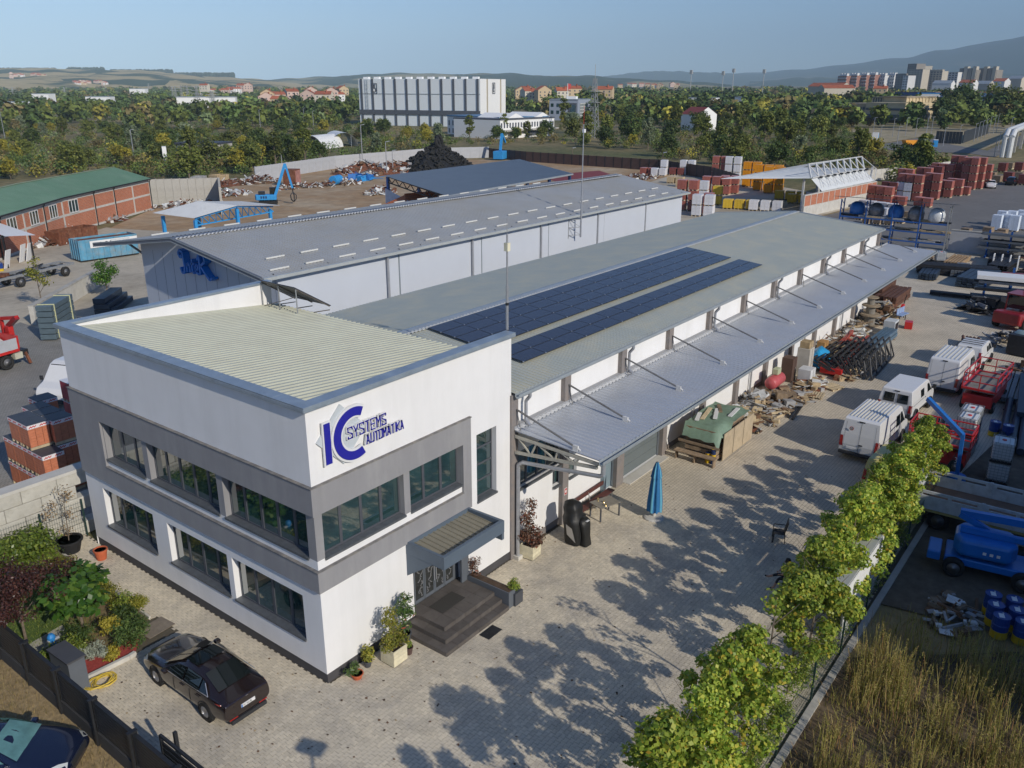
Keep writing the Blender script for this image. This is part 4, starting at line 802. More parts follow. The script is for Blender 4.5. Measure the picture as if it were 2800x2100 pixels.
def farbox(name,label,u0,u1,vb,vt,dist,depth,mat,roof=None,roofmat=None,win=None,skew=0.,group=None,ztop=None,cat='building',zb=None):
 a,b=P(u0,236,dist+skew),P(u1,236,dist-skew);zb=min(terr(a.x,a.y),0)-1 if zb is None else zb;o=T(name,label,cat,(0,0,0),0,group)
 zt=ztop if ztop is not None else P((u0+u1)/2,vt,dist).z
 v_=Vector((b.x-a.x,b.y-a.y,0));L=v_.length;v_.normalize();n_=Vector((v_.y,-v_.x,0));
 if n_.dot(Vector((CAMP[0]-a.x,CAMP[1]-a.y,0)))<0:n_=-n_
 an=math.atan2(v_.y,v_.x);w3=MB();a2=Vector((a.x,a.y,0));q=[a2,a2+v_*L,a2+v_*L-n_*depth,a2-n_*depth]
 w3.add([*[p+Zv(zb)for p in q],*[p+Zv(zt)for p in q]],[(0,1,5,4),(1,2,6,5),(2,3,7,6),(3,0,4,7),(4,5,6,7)]);w3.build('wall',mat,o)
 if roof == 'gable':
  hr=depth*.26;e=.4;r0,r1=a2-n_*depth/2+Zv(zt+hr),a2+v_*L-n_*depth/2+Zv(zt+hr);f0,f1,k0,k1=a2+n_*e-v_*e+Zv(zt-.1),a2+v_*(L+e)+n_*e+Zv(zt-.1),a2-n_*(depth+e)-v_*e+Zv(zt-.1),a2+v_*(L+e)-n_*(depth+e)+Zv(zt-.1)
  MB().add([f0,f1,r1,r0,k0,k1],[(0,1,2,3),(3,2,5,4)]).build('roof',roofmat,o);[MB().poly(g4).build('gable',mat,o)for g4 in ([q[0]+Zv(zt),q[3]+Zv(zt),r0],[q[1]+Zv(zt),r1,q[2]+Zv(zt)])]
 elif roof == 'side':
  hr=L*.28;e=.4;r0,r1=a2+v_*L/2+Zv(zt+hr),a2+v_*L/2-n_*depth+Zv(zt+hr);MB().add([q[0]-v_*e+n_*e+Zv(zt-.1),q[3]-v_*e-n_*e+Zv(zt-.1),r1-n_*e,r0+n_*e,q[1]+v_*e+n_*e+Zv(zt-.1),q[2]+v_*e-n_*e+Zv(zt-.1)],[(0,1,2,3),(3,2,5,4)]).build('roof',roofmat,o);MB().add([q[0]+Zv(zt),q[1]+Zv(zt),r0],[(0,1,2)]).build('gable',mat,o)
 elif roof == 'flat':MB().add([p+Zv(zt+.02)+(n_ if i<2 else -n_)*.3 for i,p in enumerate(q)]+[p+Zv(zt+.5)+(n_ if i<2 else -n_)*.3 for i,p in enumerate(q)],[(0,1,5,4),(1,2,6,5),(2,3,7,6),(3,0,4,7),(4,5,6,7)]).build('roof',roofmat,o)
 if win:
  k,z0,dz,ns,wh_,ww_,wm=win;win_strip(o,a2+n_*.02,v_,n_,L,0,k,[z0+dz*i for i in range(ns)],wh_,ww_,wm)
 return o,a2,v_,n_,L,zt
REDR=M('red roof tile',(.40,.115,.055),.85,var=.2,sc=.3,orand=.2)
o1=farbox('white_office','white two storey office with blue edged roof before the high hall',1221,1366,369,310,362,26,FARL,'flat',M('blue edge roof',(.12,.24,.38),.6),(13,3.6,0,1,2.0,.8,FDK),14,ztop=7.2)
win_strip(o1[0],o1[1]+o1[3]*.02,o1[2],o1[3],o1[4],0,13,[.6],1.8,.8,FDK)
o2=farbox('arcade_wing','long white office wing with a dark flat roof and balconies',1367,1517,369,307,352,24,FARL,'flat',FDK,(20,3.9,0,1,1.9,.9,FDK),-14,ztop=6.9)
MB().obox(o2[1]+o2[2]*o2[4]/2+o2[3]*1.2+Zv(3.0),(o2[4],2.4,.5),math.atan2(o2[2].y,o2[2].x)).build('balcony',CONC,o2[0]);MB().obox(o2[1]+o2[2]*o2[4]*.7+o2[3]*.1+Zv(1.5),(o2[4]*.5,.4,1.6),math.atan2(o2[2].y,o2[2].x)).build('shopfront',FDK,o2[0])
for t in (.35,.85):MB().add([o2[1]+o2[2]*o2[4]*(t-.14)-o2[3]*2+Zv(7.45),o2[1]+o2[2]*o2[4]*(t+.14)-o2[3]*2+Zv(7.45),o2[1]+o2[2]*o2[4]*t-o2[3]*2+Zv(9.2),o2[1]+o2[2]*o2[4]*t-o2[3]*18+Zv(9.2),o2[1]+o2[2]*o2[4]*(t-.14)-o2[3]*18+Zv(7.45),o2[1]+o2[2]*o2[4]*(t+.14)-o2[3]*18+Zv(7.45)],[(0,1,2),(0,2,3,4),(1,5,3,2)]).build('skylight',FARL,o2[0])
BG=M('blue grey facade',(.33,.37,.44),.6,var=.03)
o3=farbox('blue_grey_office','blue grey three storey office cube with tall glazed corners',1503,1582,330,269,530,24,BG,'flat',GUT,(5,7.6,0,1,2.0,1.8,GLASS),3,ztop=11.6)
win_strip(o3[0],o3[1]+o3[3]*.02,o3[2],o3[3],o3[4],0,5,[3.6],2.0,1.8,GLASS)
MB().obox(o3[1]+o3[2]*o3[4]*.83+o3[3]*.2+Zv(5),(4.6,.6,9.8),math.atan2(o3[2].y,o3[2].x)).build('entrance_frame',FDK,o3[0]);MB().obox(o3[1]+o3[2]*o3[4]*.83+o3[3]*.55+Zv(4.6),(3.2,.1,8.6),math.atan2(o3[2].y,o3[2].x)).build('glazing',GLASS,o3[0])
q=o3[1]+o3[2]*(o3[4]+.1)-o3[3]*9;m_=MB().obox(q+Zv(5.2),(.2,11,9.2),math.atan2(o3[2].y,o3[2].x)).build('glazing',GLASS,o3[0]);m_=MB();[m_.obox(q+o3[2]*.15-o3[3]*a+Zv(5.2),(.12,.25,9.2),math.atan2(o3[2].y,o3[2].x))for a in np.linspace(-5,5,6)];[m_.obox(q+o3[2]*.15+Zv(z),(.12,11,.22),math.atan2(o3[2].y,o3[2].x))for z in np.linspace(1,9.5,6)];m_.build('mullions',FARL,o3[0])
MB().obox(o3[1]+o3[2]*o3[4]*.6-o3[3]*10+Zv(12.6),(6,4,2),math.atan2(o3[2].y,o3[2].x)).build('roof_plant',FARL,o3[0])
fp=T('flag_pole','white flagpole with red white flag on the blue grey office roof','flagpole',o3[1]+o3[2]*o3[4]*.55-o3[3]*4);zt=VH(228,fp.location.x,fp.location.y)
MB().tube((0,0,12),(0,0,zt),.18,6).build('pole',FARL,fp);MB().add([(0,0,zt),(1.6,-1.4,zt-.4),(1.3,-1.2,zt-3.4),(0,0,zt-3)],[(0,1,2,3)]).build('flag',M('flag red',(.5,.06,.06),.8),fp)
ABC=M('stained concrete',(.34,.285,.20),.9,var=.2,sc=.12,stain=(.16,.12,.08),ssc=.1,samt=.7);ABL=M('sunlit yellow concrete',(.58,.47,.29),.9,var=.12,sc=.12,stain=(.36,.28,.17),ssc=.1,samt=.5)  # one concrete in two tones; sunlight is put into the lighter ABL colour
ab=T('abandoned_block','derelict stained concrete office block with empty window bands','building')
def slab(u0,u1,vt,vb,dist,dep_,mat,sk=0.,nm='storey',pw=None):
 a,b=P(u0,236,dist+sk),P(u1,236,dist-sk);v_=Vector((b.x-a.x,b.y-a.y,0));L=v_.length;v_.normalize();n_=Vector((v_.y,-v_.x,0))
 n_=n_ if n_.dot(Vector((CAMP[0]-a.x,CAMP[1]-a.y,0)))>0 else -n_
 z1=P((u0+u1)/2,vt,dist).z;z0=P((u0+u1)/2,vb,dist).z;ctr=Vector(((a.x+b.x)/2,(a.y+b.y)/2,(z0+z1)/2))-n_*dep_/2
 MB().obox(ctr,(L,dep_,z1-z0),math.atan2(v_.y,v_.x)).build(nm,mat,ab)
 if pw:
  for i in range(pw+1):p=Vector((a.x,a.y,(z0+z1)/2))+v_*(L*i/pw)+n_*.15;MB().obox(p,(.7,.5,z1-z0),math.atan2(v_.y,v_.x)).build('pier',pw_mat,ab)
pw_mat=ABC;DD=560
slab(2226,2480,300,314,DD,30,ABC,10);slab(2309,2484,283,293,DD,30,ABC,8);slab(2312,2480,293,300.5,DD-.5,29,FDK,8,'window_band',18);slab(2260,2476,313.5,327,DD-.5,28,FDK,9,'window_band',16);slab(2340,2478,326.5,332,DD-2,30,ABC,7);slab(2355,2470,331.5,340,DD,26,FDK,6,'window_band',12)
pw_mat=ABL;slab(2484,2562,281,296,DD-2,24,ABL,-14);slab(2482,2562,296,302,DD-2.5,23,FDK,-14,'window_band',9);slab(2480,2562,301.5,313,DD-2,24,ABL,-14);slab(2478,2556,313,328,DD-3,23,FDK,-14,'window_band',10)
slab(2392,2488,268,283,DD+12,16,FDK,6,'penthouse',14);slab(2392,2488,264.5,268,DD+11,18,ABC,6);slab(2484,2564,267,281,DD+10,16,ABL,-10,'penthouse',9);slab(2484,2564,263.5,267,DD+9,18,ABC,-10)
CONG=M('tower concrete',(.27,.245,.21),.85,var=.12,sc=.05);CONT=M('tower beige',(.50,.45,.36),.85,var=.1,sc=.05);CONW=M('tower white',(.72,.71,.69),.8,var=.05,sc=.05);BRKR=M('tower brick',(.36,.17,.12),.85,var=.1,sc=.05)
def tower(label,u0,u1,vt,dist,mat,fl,cols,group='apartment blocks of the town',dep_=22,wm=FDK,skew=8):
 o,a2,v_,n_,L,zt=farbox('apartment_block',label,u0,u1,240,vt,dist,dep_,mat,'flat',CONG,None,skew,group)
 dz=(zt+0)/fl;win_strip(o,a2+n_*.05,v_,n_,L,0,cols,[dz*(i+.3)for i in range(2,fl)],dz*.5,L/cols*.55,wm,proud=.3)
 return o,a2,v_,n_,L,zt
TD=1900
for i,(u0,u1,vt)in enumerate(((2288,2312,208),(2316,2340,207),(2344,2366,206),(2368,2389,205),(2392,2416,207),(2420,2442,206))):
 t_=tower(['brick and white stepped apartment block at the row end','brick and white apartment block, second from the row end','brick and white apartment block before the tallest of its row','brick and white apartment block with a roof mast','white fronted apartment block with red balconies','white and brown apartment block beside the grey towers'][i],u0,u1,vt,TD+100,BRKR if i<4 else CONW,7,4,dep_=16)
 for k in range(3):MB().obox(t_[1]+t_[2]*t_[4]*(.2+.3*k)-t_[3]*6+Zv(t_[5]+2.5),(4.5,6,5),math.atan2(t_[2].y,t_[2].x)).build('roof_tower',CONW,t_[0])
 for k in range(5):MB().obox(t_[1]+t_[2]*t_[4]/2+t_[3]*.5+Zv(t_[5]*(.3+.15*k)),(t_[4]*1.01,1.4,1.2),math.atan2(t_[2].y,t_[2].x)).build('balcony_band',CONW,t_[0])
tower('dark stepped residential tower, tallest of the town',2474,2498,175,TD,CONG,20,4);tower('grey tower block stepped down on the dark tower side',2445,2473,202,TD-20,CONG,10,4);tower('pale green grey tower block beside the tallest tower',2478,2517,190,TD-60,CONT,14,5);tower('white narrow balconied block under the tallest tower',2466,2480,207,TD-120,CONW,9,2,dep_=14)
tower('small upper block leaning on the tallest tower',2499,2511,181,TD+15,CONT,18,2)
t_=tower('broad beige apartment block with stepped roofline',2522,2571,195,TD-40,CONT,12,6);[MB().obox(t_[1]+t_[2]*t_[4]*(.1+.2*k)-t_[3]*4+Zv(t_[5]+1.5),(6,8,3),math.atan2(t_[2].y,t_[2].x)).build('roof_tower',CONT,t_[0])for k in range(5)]
tower('bright white slender apartment block',2580,2614,198,TD,CONW,12,4)
for i,(u0,u1)in enumerate(((2617,2664),(2670,2718))):
 t_=tower(['brown grey tower pair with four fins, nearer the white block','brown grey tower pair with four fins, farther from the white block'][i],u0,u1,192,TD,CONG,14,7)
 for k in range(4):MB().obox(t_[1]+t_[2]*t_[4]*(.12+.25*k)-t_[3]*3+Zv(t_[5]*.5+2),(7,9,t_[5]+(9 if k in (1,3)else 3)),math.atan2(t_[2].y,t_[2].x)).build('fin',CONT if k % 2 else CONG,t_[0])
for i,(u0,u1,vt,m_,lb)in enumerate(((2548,2600,228,CONW,'low white block at the foot of the beige apartments'),(2620,2660,226,CONW,'low white flats under the brown towers'),(2664,2704,229,CONT,'low beige flats under the brown towers'),(2712,2745,222,CONW,'white roofed flats right of the brown towers'),(2753,2790,215,CONT,'pale pink stepped flats at the town edge'))):
 farbox('low_flats',lb,u0,u1,240,vt,1600+30*i,18,m_,'gable',REDR if i % 2 else GUT,(5,3,3.2,2,1.6,1.6,FDK),5,'low flats of the town')
farbox('factory_shed','long dark blue industrial shed before the brown towers',2560,2800,262,253,820,40,M('blue shed',(.06,.12,.26),.6),'flat',M('rusty shed roof',(.2,.12,.09),.8),(30,1,0,1,3,3,FDK),-40)
farbox('blue_roof_shed','bright blue roofed shed beside the derelict block',2512,2575,265,256,760,20,CONW,'flat',SKYB,None,0)
farbox('school_building','long building with a red tiled roof among the trees',2210,2300,240,236,1150,16,CONT,'gable',REDR,(16,2,3,2,1.5,1.5,FDK),20)
farbox('red_roof_block','red roofed low block in the wood left of the towers',2255,2340,246,241,1050,14,CONT,'gable',REDR,(10,2,3,1,1.5,1.5,FDK),-10)
WALLS=[M('house cream',(.66,.60,.48),.85,var=.06),M('house white',(.76,.75,.72),.85,var=.04),M('house ochre',(.58,.45,.28),.85,var=.06),M('house pink',(.62,.46,.38),.85,var=.06)]
hs=random.Random(3);HOUSES=[]
def house(u,v,dist,w_=11,where='beside the high white hall'):
 kpx=dist/FPX;hw=w_/2/kpx;k=hs.randrange(4);rf_=hs.choice(['gable','gable','side'])
 z=P(u,v,dist).z
 col_=['cream','white','ochre','pink'][k];dr_='gable end on' if rf_ == 'side' else 'eaves side on'
 o,a2,v_,n_,L,zt=farbox('village_house',f'{col_} red roofed house {where}, {dr_}',u-hw,u+hw,0,v,dist,hs.uniform(8,11),WALLS[k],rf_,REDR,(3,z-2.6,-2.8,2,1.4,1.2,FDK),hs.uniform(-3,3),'distant red roofed village houses',cat='house',zb=None if dist<1200 else z-9)
 r2=MB().obox(a2+v_*L*.7-n_*3+Zv(zt+2.6),(.8,.8,2.2),0).build('chimney',REDR,o);HOUSES.append(o)
for u,v in ((728,258),(760,262),(800,254),(838,260),(880,262),(905,253),(925,262),(725,268),(850,250),(940,246),(870,268),(1436,246),(1452,253),(1470,255),(1490,250),(1540,252),(1572,246),(1632,252),(1652,248),(1425,250),(2408,246),(755,274)):house(u,v-4,800+hs.uniform(-60,140),hs.uniform(10,15),'left of the high white hall' if u<950 else ('by the derelict block' if u>2000 else ('above the blue grey office' if u>1480 else 'right of the high white hall')))
FP_=[(-700,178),(-300,186),(0,190),(150,189),(300,193),(420,197),(560,209),(680,217),(800,226),(950,238)]
def hd(u,v):
 zr=19.2+4800*(236-np.interp(u,[p[0]for p in FP_],[p[1]for p in FP_]))/FPX
 for dd in range(2250,4800,20):
  if -5+(zr+5)*math.sin((1-(4800-dd)/2600)*math.pi/2)**1.3>19.2+dd*(236-v)/FPX:return dd-10
 return 4700
for k in range(34):house((hu :=hs.uniform(205,300)),(hv :=hs.uniform(219,229)),hd(hu,hv+3),16,'in the village below the farmland hills')if k<16 else house(hs.uniform(555,700),hs.uniform(232,250),hs.uniform(1300,1700),13,'in the village behind the pylons')
for k in range(12):house((hu :=hs.uniform(20,130)),(hv :=hs.uniform(199,207)),hd(hu,hv+3),17,'high on the farmland hillside')
for k in range(14):house(hs.uniform(1690,1860),hs.uniform(228,236),hs.uniform(2200,2900),16,'in the distant valley town')
for i,(u0,u1,v,dist,lb)in enumerate(((82,128,257,900,'white twin roofed industrial building at the far wood edge'),(228,294,265,800,'long low white shed in the far scrub'),(352,395,243,1300,'white flat industrial building among far trees'),(478,640,266,760,'long pale viaduct deck behind the pylons'),(0,22,280,640,'low white roof at the picture edge wood'),(1885,1960,268,800,'white roofed house among the poplars'),(2012,2045,266,780,'pale roofed house among the poplars'))):
 farbox('white_shed',lb,u0,u1,v,v,dist,14,FARL,'flat',GUT,(6,.8,0,1,1.6,2,FDK)if i != 3 else None,3,'white sheds in the far scrub')
farbox('maroon_roof_house','white house with a dark red roof hidden among the poplars',1868,1915,320,312,420,12,FARL,'gable',M('maroon tile',(.22,.05,.045),.8),(3,1,0,1,1.2,1,FDK),4)
def tunnel(u,v,L,r_,rz,lb):
 p=G(u,v);o=T('polytunnel',lb,'greenhouse',(p.x,p.y,0),rz,'white polytunnels in the scrub');m_=MB();n=12
 for k in range(n+1):a=math.pi*k/n;m_.v +=[(-L/2,r_*math.cos(a),r_*math.sin(a)),(L/2,r_*math.cos(a),r_*math.sin(a))]
 for k in range(n):m_.f.append((2*k,2*k+1,2*k+3,2*k+2));m_.m.append(0)
 m_.build('cover',M('white film',(.78,.78,.76),.5),o);[MB().bar((x,-r_*.5,0),(x,-r_*.5,r_*.8),.1).build('post',GUT,o)for x in (-L/2,L/2)]
tunnel(880,404,14,4.2,R(20),'open ended white polytunnel nearer the scrap yard');tunnel(930,398,15,4.6,R(60),'closed white polytunnel beside the open one')
wr=farbox('white_truck_box','white container half hidden in the scrub below the dark roofs',420,432,418,402,232,3,FARL,None)
o=farbox('dark_roofed_barn','low barn with dark flat roofs hidden in scrub',458,575,410,396,240,8,CONC,'flat',M('dark slab roof',(.055,.06,.075),.6),None,3)
# ================================================================ VEHICLES
WM={}
def wheel_mesh(r,w_,kind):
 key=(r,w_,kind)
 if key in WM:return WM[key]
 t=MB().lathe([(r*.60,-w_/2),(r*.93,-w_/2),(r,-w_*.34),(r,w_*.34),(r*.93,w_/2),(r*.60,w_/2),(r*.60,-w_/2)],22,axis='y').build('tyre',TREAD,smooth=True)
 m_=MB()
 if kind == 'alloy':
  m_.lathe([(r*.62,w_*.44),(r*.66,w_*.47),(r*.70,w_*.44)],24,axis='y');m_.lathe([(.001,w_*.42),(r*.14,w_*.42),(r*.14,w_*.2)],10,axis='y')
  for k in range(10):
   a=2*math.pi*k/10;m_.bar((r*.1*math.cos(a),w_*.40,r*.1*math.sin(a)),(r*.64*math.cos(a+.1),w_*.43,r*.64*math.sin(a+.1)),.03,.02,up=(0,1,0))
  m_.lathe([(.001,w_*.1),(r*.64,w_*.1)],16,axis='y',mi=1)
 else:
  m_.lathe([(.001,w_*.3),(r*.2,w_*.32),(r*.24,w_*.16),(r*.5,w_*.2),(r*.6,w_*.42),(r*.65,w_*.46)],20,axis='y')
  for k in range(8):a=2*math.pi*k/8;m_.lathe([(.001,w_*.24),(r*.05,w_*.24),(r*.05,w_*.15)],6,(r*.36*math.cos(a),0,r*.36*math.sin(a)),axis='y',mi=1)
 q=m_.build('rim',[RIM if kind == 'alloy' else STEELRIM,BLACK],smooth=True)
 WM[key]=(t.data,q.data);D.objects.remove(t);D.objects.remove(q);return WM[key]
def wheel(par,x,y,r,w_=.22,kind='steel',name='wheel'):
 o=D.objects.new(name,None);COL.objects.link(o);o.parent=par;o.location=(x,y,r);o.rotation_euler=(0,0,0 if y>0 else math.pi);o.empty_display_size=.1
 t,q=wheel_mesh(r,w_,kind);put(t,'tyre',o);put(q,'rim',o);return o
def clip(poly,z,above):
 out=[]
 for (x0,z0),(x1,z1)in zip(poly,poly[1:]+poly[:1]):
  i0,i1=(z0 >= z)== above or z0 == z,(z1 >= z)== above or z1 == z
  if i0:out.append((x0,z0))
  if i0 != i1:t=(z-z0)/(z1-z0);out.append((x0+(x1-x0)*t,z))
 return out
def shell(prof,wz,zc):
 """side outline pushed across the width, the half width varying with height; zc is the crease height"""
 m_=MB()
 for ab in (False,True):
  pl_=clip(prof,zc,ab)
  for s in (1,-1):m_.poly([(x,s*wz(z),z)for x,z in (pl_ if s<0 else pl_[::-1])])
 full=[]
 for (x0,z0),(x1,z1)in zip(prof,prof[1:]+prof[:1]):
  full.append((x0,z0))
  if (z0-zc)*(z1-zc)<-1e-9:t=(zc-z0)/(z1-z0);full.append((x0+(x1-x0)*t,zc))
 for (x0,z0),(x1,z1)in zip(full,full[1:]+full[:1]):m_.quad((x0,wz(z0),z0),(x1,wz(z1),z1),(x1,-wz(z1),z1),(x0,-wz(z0),z0))
 return m_
def van(label,loc,rz,paint,prof,zc,w0,w1,ztop,wb,wr=.34,sidew=(),rearw=(),screen=None,taill=None,ribs=0,ribcol=None,roofmat=None,group=None,name='parked_van',rackn=0,cat='van'):
 t=T(name,label,cat,loc,rz,group);wz=lambda z:w0 if z <= zc else w0+(w1-w0)*(z-zc)/(ztop-zc)
 shell(prof,wz,zc).build('body',paint,t,bevel=.07,seg=3,bang=20)
 xr=min(p[0]for p in prof);xf=max(p[0]for p in prof)
 rear=[p for p in prof if p[0]<xr+.45];rear.sort(key=lambda p:p[1])
 rx=lambda z:np.interp(z,[p[1]for p in rear],[p[0]for p in rear])
 def rs(nm,y0,y1,z0,z1,mat,off=.014,y2=None,y3=None):
  zs=sorted({z0,z1}|{p[1]for p in rear if z0<p[1]<z1});m_=MB()
  for a,b in zip(zs[:-1],zs[1:]):k0,k1=(a-z0)/(z1-z0),(b-z0)/(z1-z0);yy=lambda k:(y0+((y2 if y2 is not None else y0)-y0)*k,y1+((y3 if y3 is not None else y1)-y1)*k);m_.add([(rx(a)-off,yy(k0)[0],a),(rx(a)-off,yy(k0)[1],a),(rx(b)-off,yy(k1)[1],b),(rx(b)-off,yy(k1)[0],b)],[(0,1,2,3)])
  return m_.build(nm,mat,t)
 for s in (1,-1):
  for q in sidew:MB().poly([(x,s*(wz(z)+.008),z)for x,z in q]).build('side_window',CARGLASS,t)
  for x in wb:
   MB().lathe([(wr*1.0,-.1),(wr*1.22,-.1),(wr*1.22,.012),(wr*1.03,.012),(wr*1.0,-.1)],20,(x,s*w0,wr*1.02),axis='y').build('wheel_arch',PLASTIC,t);wheel(t,x,s*(w0-.095),wr,.23)
  zt=taill or (.75,1.25);rs('tail_light',s*(w0-.19),s*(w0-.01),zt[0],zt[1],REDLENS,.016,s*(wz(zt[1])-.16),s*(wz(zt[1])-.01))
  MB().add([(rx(zt[0]),s*(w0+.009),zt[0]),(rx(zt[0])+.14,s*(w0+.009),zt[0]),(rx(zt[1])+.12,s*(wz(zt[1])+.009),zt[1]),(rx(zt[1]),s*(wz(zt[1])+.009),zt[1])],[(0,1,2,3)]).build('tail_light',REDLENS,t)
  mx=screen[0][0]-.12;m_=MB();m_.obox((mx,s*(w0+.16),screen[0][1]+.18),(.12,.2,.28));m_.bar((mx,s*(w0-.03),screen[0][1]+.06),(mx,s*(w0+.1),screen[0][1]+.1),.05);m_.build('mirror',PLASTIC,t,bevel=.03)
  MB().obox((xf-.12,s*(w0-.22),.82),(.2,.26,.2)).build('headlight',CLEAR,t,bevel=.04)
  MB().obox((screen[0][0]-1.3,s*(w0+.01),1.0),(.16,.03,.04)).build('handle',PLASTIC,t);MB().box(xr+.35,screen[0][0]-1.5,min(s*(w0+.004),s*(w0-.01)),max(s*(w0+.004),s*(w0-.01)),1.0,1.025).build('slide_rail',PLASTIC,t)
  MB().box(wb[1]-wr*1.3-1.6,wb[1]-wr*1.3,min(s*(w0-.02),s*(w0+.012)),max(s*(w0-.02),s*(w0+.012)),.38,.5).build('side_strip',PLASTIC,t)
 (xa,za),(xb,zb)=screen;n_=Vector((zb-za,0,-(xb-xa))).normalized()*.012
 MB().add([Vector((xa,-wz(za)+.1,za))+n_,Vector((xa,wz(za)-.1,za))+n_,Vector((xb,wz(zb)-.12,zb))+n_,Vector((xb,-wz(zb)+.12,zb))+n_],[(0,1,2,3)]).build('windscreen',CARGLASS,t)
 for (y0,y1,z0,z1)in rearw:rs('rear_window',y0,y1,z0,z1,CARGLASS,.016,y0*.95,y1*.95)
 rs('door_seam',-.009,.009,.5,ztop-.22,PLASTIC,.012)
 for s in (1,-1):rs('door_seam',s*(w0-.2),s*(w0-.185),.5,ztop-.22,M('seam grey',(.25,.25,.25),.7),.010,s*(wz(ztop-.22)-.16),s*(wz(ztop-.22)-.147))
 MB().obox((rx(.95)-.02,-.12,.98),(.03,.18,.06)).build('handle',PLASTIC,t);MB().obox((rx(.62)-.022,.12+.25,.72),(.02,.52,.12)).build('number_plate',PLATEW,t);MB().obox((rx(ztop-.12)-.01,0,ztop-.13),(.05,.3,.05)).build('brake_light',DARKST,t)
 MB().obox((xr+.02,0,.42),(.2,2*w0-.04,.2)).build('bumper',PLASTIC,t,bevel=.04);MB().obox((xf-.06,0,.42),(.2,2*w0-.04,.28)).build('bumper',PLASTIC,t,bevel=.05)
 zr=ztop+.004
 for k in range(ribs):y=-w1+.16+(2*w1-.32)*k/(ribs-1);MB().obox((xr+.45+(xb-.25-xr-.45)/2,y,zr+.012),(xb-.35-xr-.45,.055,.024)).build('roof_rib',ribcol or paint,t,bevel=.008)
 for k in range(rackn):MB().bar((xr+.45+k*.55,-w1+.05,zr+.07),(xr+.45+k*.55,w1-.05,zr+.07),.04).build('roof_bar',DARKST,t)
 return t
VD=[(-2.7,.36),(-2.74,.9),(-2.68,1.5),(-2.56,2.28),(-2.46,2.36),(1.0,2.38),(1.34,2.24),(2.02,1.36),(2.56,1.12),(2.72,.82),(2.70,.36)]
VS=[(-2.35,.36),(-2.38,.9),(-2.33,1.4),(-2.22,1.92),(-2.12,1.98),(.85,2.0),(1.15,1.9),(1.72,1.22),(2.22,1.05),(2.38,.8),(2.36,.36)]
VP=[(-2.05,.32),(-2.08,.8),(-2.02,1.25),(-1.86,1.72),(-1.75,1.8),(.35,1.84),(.75,1.74),(1.32,1.12),(1.9,.98),(2.08,.7),(2.06,.32)]
CRM=M('aged roof cream',(.66,.62,.50),.6,var=.1)
va=R(6)
v1_=van('white high roof van with cream ribbed roof, nearest the hedge',(32.4,-8.75,0),R(-2),VANW,VD,1.35,1.02,.90,2.38,(-1.65,1.75),.35,[[(.3,1.3),(1.0,1.3),(1.0,1.95),(.3,1.95)],[(1.08,1.3),(1.85,1.32),(1.35,1.98),(1.08,1.98)]],(),((2.02,1.36),(1.34,2.24)),(.75,1.35),9,CRM)
st_=MB().lathe([(.001,0),(.11,0)],16,(-2.70,.48,1.82),axis='x').build('sticker',REDP,v1_);MB().lathe([(.001,0),(.08,0)],14,(-2.704,.48,1.82),axis='x').build('sticker_centre',PLATEW,st_)
van('white van with two dark rear windows, second from the hedge',(39.6,-8.7,0),R(-3),VANW,VS,1.25,.98,.85,2.0,(-1.45,1.5),.33,[[(-.6,1.2),(.1,1.2),(.1,1.68),(-.6,1.68)],[(.75,1.2),(1.55,1.22),(1.1,1.74),(.75,1.74)]],[(-.72,-.08,1.18,1.72),(.08,.72,1.18,1.72)],((1.72,1.22),(1.15,1.9)),(.6,1.15))
van('white van with grooved cream roof and large blank rear doors',(46.6,-9.9,0),R(-2),VANW,[(a*1.0,b if b<.5 else b*1.03)for a,b in VD],1.3,.99,.9,2.45,(-1.6,1.7),.35,[[(.35,1.35),(1.0,1.35),(1.0,1.95),(.35,1.95)],[(1.08,1.35),(1.85,1.36),(1.35,1.98),(1.08,1.98)]],(),((2.02,1.40),(1.34,2.30)),(.7,1.3),7,CRM)
van('small white van with roof bars, farthest of the parked vans',(52.6,-10.2,0),R(-2),VANW,VP,1.1,.9,.76,1.84,(-1.35,1.4),.31,[[(-.35,1.15),(.2,1.15),(.2,1.55),(-.35,1.55)],[(.3,1.15),(1.1,1.15),(.7,1.62),(.3,1.62)]],(),((1.32,1.12),(.75,1.74)),(.75,1.45),0,None,rackn=4)
VANY=M('mustard van paint',(.60,.50,.16),.4,var=.06,coat=.3)
van('mustard yellow small van with a white side, half hidden by the hedge',(28.1,-10.9,0),R(-3),VANY,VP,1.1,.9,.78,1.84,(-1.35,1.4),.31,[[(.3,1.15),(1.1,1.15),(.7,1.62),(.3,1.62)]],[(-.62,.62,1.1,1.55)],((1.32,1.12),(.75,1.74)),(.75,1.3))
q=G(255,1105)
van('white high roof panel van behind the brick pallets',(9.6,35.4,0),R(204),VANW,[(a*1.1,b if b<.5 else b*1.06)for a,b in VD],1.3,1.0,.9,2.52,(-1.75,1.95),.36,[[(1.15,1.35),(2.0,1.38),(1.5,2.05),(1.15,2.05)]],(),((2.22,1.42),(1.47,2.36)),(.75,1.3))
